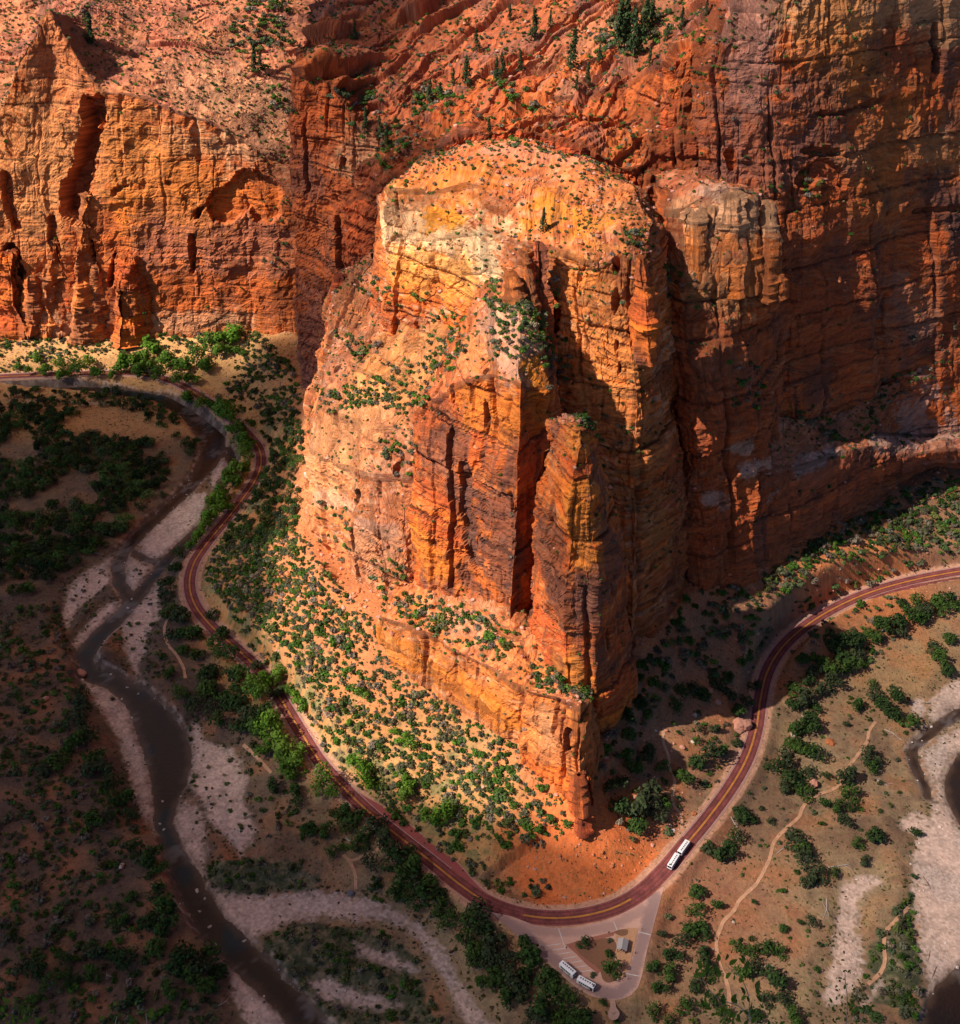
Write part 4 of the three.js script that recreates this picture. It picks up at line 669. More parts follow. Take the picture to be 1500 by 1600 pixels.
cliff('butte_tower', 'broad dark streaked central tower wall with a whitish crown', Pc([
  [[650, 940, 500], [646, 880, 500], [648, 800, 506], [652, 740, 512], [660, 650, 522], [676, 610, 540], [690, 560, 556], [700, 530, 575]],
  [[640, 940, 478], [640, 876, 482], [634, 800, 486], [640, 742, 490], [652, 650, 500], [672, 606, 515], [694, 556, 538], [700, 525, 560]],
  [[666, 950, 468], [666, 900, 471], [662, 800, 477], [664, 724, 482], [674, 630, 492], [690, 586, 507], [710, 530, 532], [720, 500, 554]],
  [[704, 970, 456], [703, 925, 459], [700, 800, 466], [700, 702, 472], [700, 612, 483], [714, 562, 499], [732, 500, 526], [742, 470, 548]],
  [[758, 990, 443], [758, 948, 446], [760, 800, 454], [764, 702, 460], [768, 584, 472], [772, 540, 489], [772, 472, 515], [768, 440, 540]],
  [[802, 1015, 432], [802, 974, 434], [805, 850, 440], [809, 720, 446], [814, 606, 456], [815, 560, 474], [812, 490, 503], [796, 436, 532]],
  [[830, 1020, 446], [830, 964, 448], [834, 850, 455], [846, 720, 462], [862, 612, 470], [852, 560, 486], [838, 490, 508], [815, 440, 532]],
  [[848, 1010, 474], [848, 920, 480], [854, 820, 488], [864, 720, 494], [870, 630, 500], [862, 560, 512], [846, 500, 524], [826, 445, 542]],
  [[842, 1000, 500], [842, 900, 505], [846, 800, 510], [854, 700, 518], [860, 620, 524], [852, 560, 532], [840, 505, 540], [826, 450, 556]],
]), {
  seed: 53, step: 0.95, streak: 0.25, base: 'orange', varnish: 0.8, warp: 2.2, pale: 0.5, joint: 0.9, rough: 0.85, layer: 0.8,
  cuts: [
    { pts: [P(706, 600, 484), P(702, 650, 477), P(703, 800, 466), P(702, 920, 459)], r: 1.8, d: 5, c: C.varnish },
    { pts: [P(758, 560, 480), P(757, 680, 464)], r: 1.3, d: 3.5, c: C.varnish },
    { pts: [P(664, 640, 497), P(684, 600, 503)], r: 3, d: 5, c: C.varnish },
    { pts: [P(728, 730, 466), P(722, 800, 462), P(736, 880, 454)], r: 4, d: 3, c: C.varnish, edge: 0.8 },
  ],
  colourPatches: [
    { pts: [P(760, 480, 510), P(800, 500, 500), P(815, 570, 470)], r: 13, c: [0.6, 0.378, 0.28], k: 0.75, fine: 1 },
    { pts: [P(845, 590, 476), P(850, 640, 468)], r: 12, c: [0.62, 0.234, 0.05], k: 0.75, fine: 5 },
    { pts: [P(650, 830, 483), P(680, 870, 470)], r: 12, c: [0.62, 0.225, 0.075], k: 0.8, fine: 6 },
    { pts: [P(770, 800, 450), P(790, 900, 440)], r: 20, c: C.varnish, k: 0.75, fine: 7 },
    { pts: [P(740, 860, 455), P(720, 780, 464)], r: 9, c: C.varnish, k: 0.5, fine: 7 },
    { pts: [P(650, 690, 494), P(690, 650, 484)], r: 12, c: C.varnish, k: 0.5, fine: 8 },
    { pts: [P(740, 640, 472), P(800, 650, 456)], r: 12, c: [0.56, 0.216, 0.08], k: 0.6, fine: 4 },
    { pts: [P(720, 540, 506), P(740, 560, 492)], r: 10, c: [0.56, 0.27, 0.14], k: 0.6 },
  ],
});
cliff('butte_tower_001', 'slender free standing tower with dark streaks at the front of the butte', Pc([
  [[820, 1060, 430], [822, 1000, 430], [826, 880, 434], [838, 770, 438], [852, 710, 440], [858, 655, 442], [880, 648, 440], [894, 652, 432]],
  [[844, 1080, 412], [846, 1020, 414], [852, 890, 420], [860, 770, 424], [876, 715, 427], [880, 662, 430], [886, 654, 431], [894, 652, 430]],
  [[888, 1100, 398], [886, 1020, 401], [886, 870, 408], [892, 760, 412], [896, 715, 415], [898, 668, 420], [896, 658, 425], [895, 652, 430]],
  [[930, 1150, 396], [932, 1040, 400], [930, 880, 408], [924, 770, 413], [920, 720, 417], [916, 668, 422], [906, 658, 426], [896, 652, 430]],
  [[969, 1150, 404], [969, 1020, 410], [957, 880, 417], [945, 780, 422], [932, 725, 426], [924, 666, 429], [910, 656, 430], [896, 652, 431]],
  [[993, 1100, 424], [989, 1000, 429], [975, 870, 433], [957, 780, 436], [940, 725, 438], [928, 660, 439], [912, 652, 436], [896, 651, 432]],
  [[983, 1040, 452], [977, 950, 455], [963, 850, 458], [947, 770, 456], [930, 710, 454], [918, 652, 450], [908, 648, 440], [896, 650, 433]],
  [[880, 1000, 458], [880, 930, 460], [882, 840, 462], [886, 760, 460], [890, 700, 456], [890, 650, 450], [892, 648, 441], [895, 650, 433]],
]), {
  seed: 59, step: 0.9, streak: 0.25, base: 'orange', varnish: 0.78, closed: true, warp: 2, joint: 0.8, rough: 0.8, layer: 0.9,
  colourPatches: [
    { pts: [P(880, 690, 418), P(915, 690, 420)], r: 8, c: [0.6, 0.27, 0.12], k: 0.7 },
    { pts: [P(860, 840, 424), P(880, 940, 406)], r: 16, c: C.varnish, k: 0.7, fine: 7 },
    { pts: [P(900, 780, 412), P(912, 860, 410)], r: 9, c: [0.54, 0.225, 0.09], k: 0.7, fine: 4 },
    { pts: [P(890, 1040, 402), P(910, 1080, 398)], r: 9, c: [0.5, 0.22, 0.09], k: 0.6, fine: 4 },
  ],
  cuts: [{ pts: [P(952, 900, 417), P(952, 1100, 404)], r: 1.6, d: 4, c: C.varnish }, { pts: [P(832, 830, 436), P(830, 1000, 432)], r: 2, d: 4, c: C.varnish }],
});
cliff('butte_ledge', 'low pale cliff band and bushy ledge under the central tower', Pc([
  [[560, 1012, 476], [560, 980, 480], [560, 958, 484], [572, 920, 496], [590, 880, 510]],
  [[596, 1030, 446], [596, 1000, 450], [598, 966, 456], [606, 935, 470], [622, 890, 488]],
  [[640, 1060, 430], [640, 1028, 436], [642, 984, 444], [650, 940, 464], [660, 890, 484]],
  [[690, 1092, 416], [690, 1062, 422], [690, 1006, 430], [700, 960, 452], [706, 910, 466]],
  [[740, 1120, 402], [740, 1092, 408], [742, 1030, 416], [750, 975, 440], [758, 930, 452]],
  [[790, 1155, 388], [790, 1122, 393], [792, 1062, 400], [798, 1000, 426], [804, 950, 440]],
  [[830, 1185, 380], [828, 1150, 384], [828, 1080, 392], [830, 1030, 416], [836, 970, 440]],
  [[880, 1195, 374], [876, 1150, 380], [872, 1085, 390], [870, 1050, 404], [868, 1000, 430]],
  [[935, 1190, 384], [932, 1150, 390], [926, 1100, 396], [920, 1060, 410], [910, 1010, 430]],
]), {
  seed: 63, step: 0.95, streak: 0.45, base: 'tan', varnish: 0.3, pale: 0.3, joint: 1, layer: 1.1, warp: 3,
  colourPatches: [
    { pts: [P(600, 1000, 450), P(700, 1060, 422), P(800, 1120, 394)], r: 8, c: [0.52, 0.19, 0.06], k: 0.6 },
    { pts: [P(680, 960, 450), P(740, 980, 438)], r: 8, c: [0.58, 0.342, 0.24], k: 0.5 },
  ],
});
cliff('butte_buttress', 'small stepped rock buttress at the foot of the butte prow', Pc([
  [[806, 1200, 392], [806, 1170, 394], [808, 1120, 398], [812, 1084, 402], [830, 1060, 412], [850, 1050, 418]],
  [[812, 1215, 376], [810, 1175, 381], [812, 1120, 387], [816, 1076, 392], [836, 1062, 404], [852, 1052, 412]],
  [[858, 1245, 364], [856, 1200, 370], [856, 1135, 378], [858, 1088, 384], [862, 1072, 396], [864, 1060, 410]],
  [[884, 1265, 358], [882, 1215, 363], [880, 1150, 370], [880, 1094, 378], [878, 1078, 394], [874, 1064, 410]],
  [[908, 1270, 354], [906, 1225, 358], [904, 1165, 364], [904, 1100, 374], [894, 1082, 392], [884, 1066, 410]],
  [[924, 1220, 366], [922, 1185, 370], [918, 1130, 378], [914, 1090, 388], [902, 1076, 400], [890, 1064, 412]],
  [[940, 1180, 386], [936, 1150, 390], [930, 1115, 396], [922, 1085, 402], [908, 1070, 408], [892, 1062, 414]],
]), {
  seed: 67, step: 0.8, base: 'tan', varnish: 0.35, joint: 1.2, warp: 2.5, rough: 0.9,
  cuts: [{ pts: [P(866, 1095, 380), P(862, 1150, 374)], r: 2.5, d: 5, c: C.deep }, { pts: [P(893, 1140, 370), P(888, 1175, 366)], r: 1.8, d: 4, c: C.varnish }],
  colourPatches: [{ pts: [P(810, 1180, 384), P(860, 1220, 368), P(905, 1240, 356)], r: 7, c: [0.54, 0.16, 0.045], k: 0.8 }, { pts: [P(850, 1140, 378)], r: 9, c: [0.5, 0.3, 0.18], k: 0.5 }],
});

// pillars and fins split from the walls
for (const [i, q] of [
  [[12, 520, 856], [14, 388, 858], 22, 12], [[50, 512, 856], [50, 424, 858], 17, 11], [[88, 508, 855], [84, 372, 857], 24, 6], [[112, 512, 854], [112, 430, 856], 12, 7], [[134, 515, 852], [134, 305, 856], 22, 5], [[162, 512, 851], [156, 410, 853], 15, 5], [[204, 512, 850], [200, 392, 852], 28, 15],
].entries()) pillar(q[0], q[1], q[2], q[3], { seed: 101 + i, warp: 4.5, joint: 1.3, rough: 1.5, layer: 1.4, base: i % 3 ? 'tan' : 'orange', label: ['thick', 'thin', 'tapered', 'leaning', 'blunt'][i % 5] + ' rock pillar at the foot of the far orange cliff' });
pillar([536, 520, 660], [532, 428, 664], 16, 8, { seed: 131, base: 'red', label: 'isolated red pinnacle behind the left shoulder of the butte' });
pillar([846, 530, 522], [842, 378, 540], 13, 4, { seed: 132, base: 'red', label: 'dark upright fin beside the whitish crown of the tower' });
pillar([826, 500, 520], [822, 392, 536], 9, 3, { seed: 133, base: 'tan', label: 'narrow pale fin above the crown of the tower' });
pillar([800, 470, 520], [792, 424, 527], 10, 4, { seed: 134, base: 'tan', label: 'small grey pinnacle at the top of the tower ridge' });
pillar([1010, 540, 514], [1000, 396, 522], 15, 8, { seed: 135, base: 'orange', label: 'orange buttress fin on the right face of the butte' });
pillar([905, 1262, 352], [904, 1214, 358], 6, 3, { seed: 137, base: 'rust', label: 'orange spire at the very prow of the butte' });
pillar([910, 1296, 347], [909, 1262, 351], 5, 2.4, { seed: 138, base: 'rust', label: 'small orange spire low on the prow' });
pillar([912, 1320, 344], [911, 1296, 347], 4, 2, { seed: 139, base: 'rust', label: 'lowest orange knob on the debris ridge of the prow' });
for (const [i, q] of [[[1112, 440, 570], [1116, 318, 588], 13, 8], [[1140, 440, 570], [1142, 296, 590], 15, 9], [[1172, 440, 572], [1172, 302, 592], 14, 8], [[1200, 450, 575], [1202, 316, 597], 12, 7], [[1086, 440, 566], [1084, 322, 584], 13, 8]].entries()) pillar(q[0], q[1], q[2], q[3], { seed: 141 + i, base: 'tan', varnish: 0.3, label: ['short', 'tall', 'leaning', 'slim', 'stout'][i] + ' cream banded pillar at the top of the cliff bay', colourPatches: [{ pts: [P(1080, 325, 580), P(1210, 340, 592)], r: 14, c: [0.6, 0.396, 0.26], k: 0.7, fine: 0.8 }] });

// broken red ledges that climb from the top of the butte into the wall behind
cliff('cliff_007', 'broken red ledges climbing from the top of the butte to the wall behind', Pc([
  [[540, 430, 712], [540, 330, 716], [556, 262, 722], [584, 224, 732], [606, 190, 745], [640, 150, 770]],
  [[586, 400, 690], [588, 290, 698], [606, 242, 708], [628, 212, 720], [650, 184, 735], [690, 140, 765]],
  [[655, 320, 680], [658, 248, 690], [672, 214, 702], [690, 192, 716], [712, 166, 735], [740, 120, 765]],
  [[732, 290, 672], [736, 214, 672], [748, 188, 690], [764, 172, 712], [784, 146, 730], [806, 100, 760]],
  [[800, 290, 668], [806, 202, 666], [818, 176, 684], [836, 160, 706], [852, 132, 724], [872, 90, 755]],
  [[870, 300, 656], [874, 220, 656], [884, 190, 676], [896, 170, 696], [908, 136, 716], [922, 90, 745]],
  [[948, 330, 638], [954, 250, 640], [962, 214, 660], [970, 184, 680], [978, 140, 698], [990, 90, 730]],
  [[1030, 380, 612], [1036, 300, 630], [1042, 248, 644], [1048, 196, 656], [1054, 130, 668], [1062, 84, 690]],
  [[1080, 380, 612], [1082, 300, 626], [1086, 248, 640], [1090, 196, 652], [1096, 130, 664], [1104, 80, 690]],
]), { seed: 171, base: 'red', step: 1.15, rough: 2, layer: 1.9, joint: 1.5, warp: 6, varnish: 0.5, pale: 0.6, slopeC: [0.4, 0.13, 0.075], slopeD: [0.5, 0.2, 0.11], diag: [0.62, 0.78, 16, 6] });
// ------------------------------------------------------------------ unseen clouds over the canyon, shaped to shade chosen parts of it
{
  const CY = 1500, up = (q) => { const t = (CY - q[1]) / sunDir.y; return [q[0] + sunDir.x * t, q[2] + sunDir.z * t]; };
  const V = (list) => list.map((q) => up(q.length === 3 ? P(...q) : G(...q)));
  const gaps = [                                                       // [cover, softness, outline], cut where the sun is meant to fall
    [0.52, 45, V([[1010, 1420], [1000, 1180], [1040, 980], [1180, 900], [1500, 740], [1700, 700], [1700, 1640], [960, 1640], [980, 1500]])],
    [0.34, 40, V([[760, 1446], [900, 1450], [1010, 1420], [1010, 1640], [700, 1640]])],
    [0.12, 50, V([[1060, 880, 520], [1040, 420, 590], [1100, 250, 620], [1110, -60, 740], [1700, -60, 780], [1700, 700, 720], [1500, 740, 640], [1290, 830, 560]])],
    [0.1, 45, V([[560, 230, 735], [600, 90, 790], [640, -80, 930], [1110, -80, 760], [1100, 180, 655], [1040, 330, 640], [860, 240, 690], [700, 230, 700]])],
    [0.5, 30, V([[452, 90, 760], [560, 215, 730], [590, 300, 700], [575, 430, 680], [500, 630, 735], [470, 610, 748]])],
    [0.22, 30, V([[1195, 952], [1240, 880], [1330, 842], [1480, 800], [1640, 800], [1640, 910], [1480, 920], [1380, 950], [1290, 985]])],
    [0.2, 25, V([[1440, 980], [1540, 960], [1540, 1060], [1440, 1050]])],
    [0, 22, V([[-220, 604], [-220, -80, 1040], [480, -80, 1060], [470, 180, 900], [458, 250, 866], [456, 470, 842], [400, 540], [352, 575], [310, 606], [180, 598], [60, 596]])],
    [0, 20, V([[570, 440, 640], [590, 280, 665], [690, 205, 700], [860, 205, 700], [1010, 300, 640], [1070, 420, 570], [1100, 700, 530], [1090, 930], [1040, 1260], [1064, 1360], [1000, 1436], [905, 1448], [832, 1424], [770, 1374], [700, 1322], [640, 1312], [588, 1282], [512, 1252], [424, 1232], [366, 1184], [376, 1110], [370, 1044], [366, 980], [340, 915], [324, 850], [302, 800], [322, 762], [400, 730], [468, 640], [510, 500, 660]])],
  ];
  const S = 12, x0 = -2300, x1 = 304, z0 = -1900, z1 = 896, nx = (x1 - x0) / S + 1, nd = (z1 - z0) / S + 1, A = new Float32Array(nx * nd);
  const boxes = gaps.map(([, w, p]) => [Math.min(...p.map((q) => q[0])) - 3 * w, Math.max(...p.map((q) => q[0])) + 3 * w, Math.min(...p.map((q) => q[1])) - 3 * w, Math.max(...p.map((q) => q[1])) + 3 * w]);
  for (let j = 0, k = 0; j < nd; j++) for (let i = 0; i < nx; i++, k++) {
    const x = x0 + i * S, z = z0 + j * S, n = 16 * nz(x / 90, 2.7, z / 90) + 9 * nz(x / 34, 6.1, z / 34);
    let a = 0.97 * sstep(0, 260, Math.min(x - x0, x1 - x, z - z0, z1 - z) + 4 * n);
    gaps.forEach(([c, w, p], m) => { const b = boxes[m]; if (x > b[0] && x < b[1] && z > b[2] && z < b[3]) a = lerp(a, Math.min(a, c), sstep(w, -w, sdPoly(p, x, z) + n * Math.min(1, w / 30))); });
    A[k] = a;
  }
  const pos = [], col = [], idx = [], id = [new Int32Array(nx * nd).fill(-1), new Int32Array(nx * nd).fill(-1)];
  const vert = (side, i, j) => {
    const k = j * nx + i; if (id[side][k] >= 0) return id[side][k];
    const x = x0 + i * S, z = z0 + j * S, a = A[k], t = Math.sqrt(clamp(a)), b = 0.6 + 0.5 * nz(x / 150, 1.4, z / 150) + 0.3 * nz(x / 50, 8.4, z / 50);
    pos.push(x, CY + (side ? 130 * t * b : -18 * t * b), z); col.push(0.9, 0.9, 0.92, 1 - Math.sqrt(1 - a));
    return (id[side][k] = pos.length / 3 - 1);
  };
  for (let j = 0; j < nd - 1; j++) for (let i = 0; i < nx - 1; i++) {
    if (Math.max(A[j * nx + i], A[j * nx + i + 1], A[(j + 1) * nx + i], A[(j + 1) * nx + i + 1]) < 0.02) continue;
    for (const side of [0, 1]) { const a = vert(side, i, j), b = vert(side, i + 1, j), c = vert(side, i + 1, j + 1), d = vert(side, i, j + 1); side ? idx.push(a, d, c, a, c, b) : idx.push(a, b, c, a, c, d); }
  }
  const g = new THREE.BufferGeometry(); g.setAttribute('position', new THREE.Float32BufferAttribute(pos, 3)); g.setAttribute('color', new THREE.Float32BufferAttribute(col, 4)); g.setIndex(idx); g.computeVertexNormals();
  const m = new THREE.Mesh(g, new THREE.MeshStandardMaterial({ vertexColors: true, transparent: true, roughness: 1, side: THREE.DoubleSide }));
  m.name = 'cloud'; struct(m, 'unseen cloud layer over the canyon with gaps shaped to place the sunlight');
}
// ------------------------------------------------------------------ road, kerbs, painted lines
function strip(pts, a, b, y, uvl = 6) {                                // a band from offset a (left) to b (right) of a line; a, b: numbers or functions of the place along it
  const pos = [], uv = [], idx = [], n = pts.length, fa = typeof a === 'function' ? a : () => a, fb = typeof b === 'function' ? b : () => b; let L = 0;
  for (let i = 0; i < n; i++) {
    const p = pts[Math.max(0, i - 1)], q = pts[Math.min(n - 1, i + 1)], dx = q[0] - p[0], dz = q[2] - p[2], l = Math.hypot(dx, dz) || 1, nx = -dz / l, nz_ = dx / l, t = i / (n - 1);
    if (i) L += Math.hypot(pts[i][0] - pts[i - 1][0], pts[i][2] - pts[i - 1][2]);
    for (const o of [fa(t, i), fb(t, i)]) { const x = pts[i][0] + nx * o, z = pts[i][2] + nz_ * o; pos.push(x, typeof y === 'function' ? y(x, z) : y, z); uv.push(o / uvl, L / uvl); }
    if (i) { const k = 2 * i; idx.push(k - 2, k - 1, k, k - 1, k + 1, k); }
  }
  const g = new THREE.BufferGeometry(); g.setAttribute('position', new THREE.Float32BufferAttribute(pos, 3)); g.setAttribute('uv', new THREE.Float32BufferAttribute(uv, 2)); g.setIndex(idx);
  g.computeVertexNormals(); if (g.attributes.normal.getY(0) < 0) { const ix = g.index.array; for (let k = 0; k < ix.length; k += 3) [ix[k], ix[k + 1]] = [ix[k + 1], ix[k]]; g.computeVertexNormals(); }
  return g;
}
function wall(pts, a, b, y0, y1) {                                     // a solid kerb: top and both sides
  return mergeGeometries([strip(pts, a, b, y1), side(pts, a, y0, y1), side(pts, b, y0, y1)]);
}
function side(pts, o, y0, y1) {
  const g = strip(pts, o, o, y0), p = g.attributes.position; for (let k = 1; k < p.count; k += 2) p.setY(k, y1); g.computeVertexNormals(); return g;
}
function noiseTex(N, f, rep, srgb = true) {
  const d = new Uint8Array(N * N * 4);
  for (let j = 0; j < N; j++) for (let i = 0; i < N; i++) { const a = i / N, b = j / N, v = clamp(lerp(lerp(f(a, b), f(a - 1, b), a), lerp(f(a, b - 1), f(a - 1, b - 1), a), b)), k = (j * N + i) * 4; d.fill(srgb ? toS(v) : 255 * v, k, k + 3); d[k + 3] = 255; }
  const t = new THREE.DataTexture(d, N, N); if (srgb) t.colorSpace = THREE.SRGBColorSpace; t.magFilter = THREE.LinearFilter; t.wrapS = t.wrapT = THREE.RepeatWrapping; t.repeat.set(rep, rep); t.needsUpdate = true; return t;
}
const grain = noiseTex(512, (a, b) => 0.74 + 0.2 * nz(a * 5, b * 5, 3.3) + 0.22 * nz(a * 30, b * 9, 1.2) + 0.2 * nz(a * 90, b * 90, 6.6), 0.4);
const roadTex = (() => {                                               // 18 m across and 60 m along: wheel tracks, patches, seams, dust at the sides
  const W = 256, L = 1024, d = new Uint8Array(W * L * 4), pn = (x, v, f, o) => lerp(nz(x * f, v * f * 3.3, o), nz(x * f, (v - 1) * f * 3.3, o), v);
  for (let j = 0, k = 0; j < L; j++) for (let i = 0; i < W; i++, k += 4) {
    const x = (i / W - 0.5) * 18, v = j / L, ax = Math.abs(x); let q = 0.62 + 0.3 * pn(x / 18, v, 5, 2.2) + 0.22 * pn(x / 18, v, 22, 4.4) + 0.2 * pn(x / 18, v, 60, 6.1);
    q *= 1 - 0.34 * Math.exp(-(((ax - 1.05) / 0.38) ** 2)) - 0.34 * Math.exp(-(((ax - 2.85) / 0.38) ** 2)); q *= 1 - 0.5 * sstep(0.03, 0, Math.abs(pn(x / 18, v, 7, 9.3))) * sstep(0.1, 0.4, pn(x / 18, v, 3, 8.8));
    if (pn(Math.round(x / 4) * 0.9, Math.floor(v * 14) / 14, 3, 12.2) > 0.42) q *= 0.72;
    const du = sstep(3.2, 4.2, ax + 0.5 * pn(x / 18, v, 12, 3.1)) * 0.5, c = mix3([q, q, q], [1.5, 2.2, 1.6], du); d[k] = toS(c[0]); d[k + 1] = toS(c[1]); d[k + 2] = toS(c[2]); d[k + 3] = 255;
  }
  const t = new THREE.DataTexture(d, W, L); t.colorSpace = THREE.SRGBColorSpace; t.magFilter = THREE.LinearFilter; t.wrapS = t.wrapT = THREE.RepeatWrapping; t.needsUpdate = true; return t;
})();
const asphalt = new THREE.MeshStandardMaterial({ color: new THREE.Color(0.29, 0.068, 0.058), map: roadTex, roughness: 0.9 });
const roadUV = (g) => { const u = g.attributes.uv; for (let k = 0; k < u.count; k++) u.setXY(k, u.getX(k) * 6 / 18 + 0.5, u.getY(k) * 6 / 60); return g; };
const yellow = new THREE.MeshStandardMaterial({ color: new THREE.Color(0.78, 0.34, 0.02), map: grain, roughness: 0.7 });
const whitePaint = new THREE.MeshStandardMaterial({ color: new THREE.Color(0.8, 0.78, 0.74), map: grain, roughness: 0.7 });
const kerbMat = new THREE.MeshStandardMaterial({ color: new THREE.Color(0.56, 0.34, 0.25), map: grain, roughness: 0.95 });
function meshS(name, g, mat, label) { const m = new THREE.Mesh(g, mat); m.name = name; return struct(m, label); }
const roadAt = (px, py) => polyDist(roadFlat, ...((q) => [q[0], q[2]])(E(px, py, ROADH)))[1];
const w0 = roadAt(545, 1240), w1 = roadAt(600, 1285), w2 = roadAt(690, 1352), w3 = roadAt(760, 1408);
const wide = (t, i) => 4.0 + 4.2 * sstep(w0, w1, i) * sstep(w3, w2, i);     // a lay-by on the inner side
const signL = (() => { const i = Math.round(w1), p = ROAD[i - 1], q = ROAD[i + 1], o = E(640, 1290, ROADH), dx = q[0] - p[0], dz = q[2] - p[2]; return (-dz * (o[0] - ROAD[i][0]) + dx * (o[2] - ROAD[i][2])) > 0 ? 1 : -1; })();
const inner = (f) => (t, i) => signL * f(t, i);
meshS('road', roadUV(strip(ROAD, inner(wide), -signL * 4.0, ROADH)), asphalt, 'red asphalt road sweeping round the foot of the butte');
const branch = spline([[1352, 931], [1392, 925], [1440, 917], [1490, 908], [1560, 898], [1640, 890]].map(([a, b]) => E(a, b, ROADH)), 3);
meshS('road_001', roadUV(strip(branch, -3, 3, ROADH - 0.02)), asphalt, 'red asphalt lay-by branching beside the road at the far right');
for (const [n, a, b] of [['inner', wide, 1], ['outer', () => 4, -1]]) {
  const outerGap = [roadAt(775, 1412), roadAt(1030, 1372), roadAt(1345, 930)];
  const runs = b === 1 ? [[0, ROAD.length]] : [[0, outerGap[0]], [outerGap[1], outerGap[2]]];
  for (const [i0, i1] of runs) { const A = Math.floor(i0), seg = ROAD.slice(A, Math.ceil(i1)); meshS('kerb', wall(seg, (t, i) => signL * b * a(t, i + A), (t, i) => signL * b * (a(t, i + A) + 0.42), ROADH - 0.3, ROADH + 0.1), kerbMat, `pale ${n} kerb edging the red road`); }
}
for (const [i0, i1] of [[0, roadAt(764, 1408)], [roadAt(828, 1431), roadAt(992, 1399)], [roadAt(1052, 1343), ROAD.length]]) {
  const seg = ROAD.slice(Math.floor(i0), Math.ceil(i1));
  meshS('road_marking', mergeGeometries([strip(seg, -0.36, -0.1, ROADH + 0.02), strip(seg, 0.1, 0.36, ROADH + 0.02)]), yellow, 'double yellow centre line painted on the red road');
}
for (const [i0, i1] of [[0, roadAt(700, 1365)], [roadAt(1080, 1312), ROAD.length]]) {
  const seg = ROAD.slice(Math.floor(i0), Math.ceil(i1));
  meshS('road_marking', mergeGeometries([strip(seg, -3.72, -3.6, ROADH + 0.02), strip(seg, 3.6, 3.72, ROADH + 0.02)]), whitePaint, 'thin white edge lines of the road');
}
for (const t of TRAILS) {
  const m = new THREE.MeshStandardMaterial({ color: new THREE.Color(0.66, 0.36, 0.2), map: grain, roughness: 1 });
  meshS('path', strip(t, (q, i) => -0.7 - 0.25 * hash(i, 3), (q, i) => 0.7 + 0.25 * hash(i, 4), (x, z) => height(x, z) + 0.2), m, 'narrow beaten dirt footpath');
}
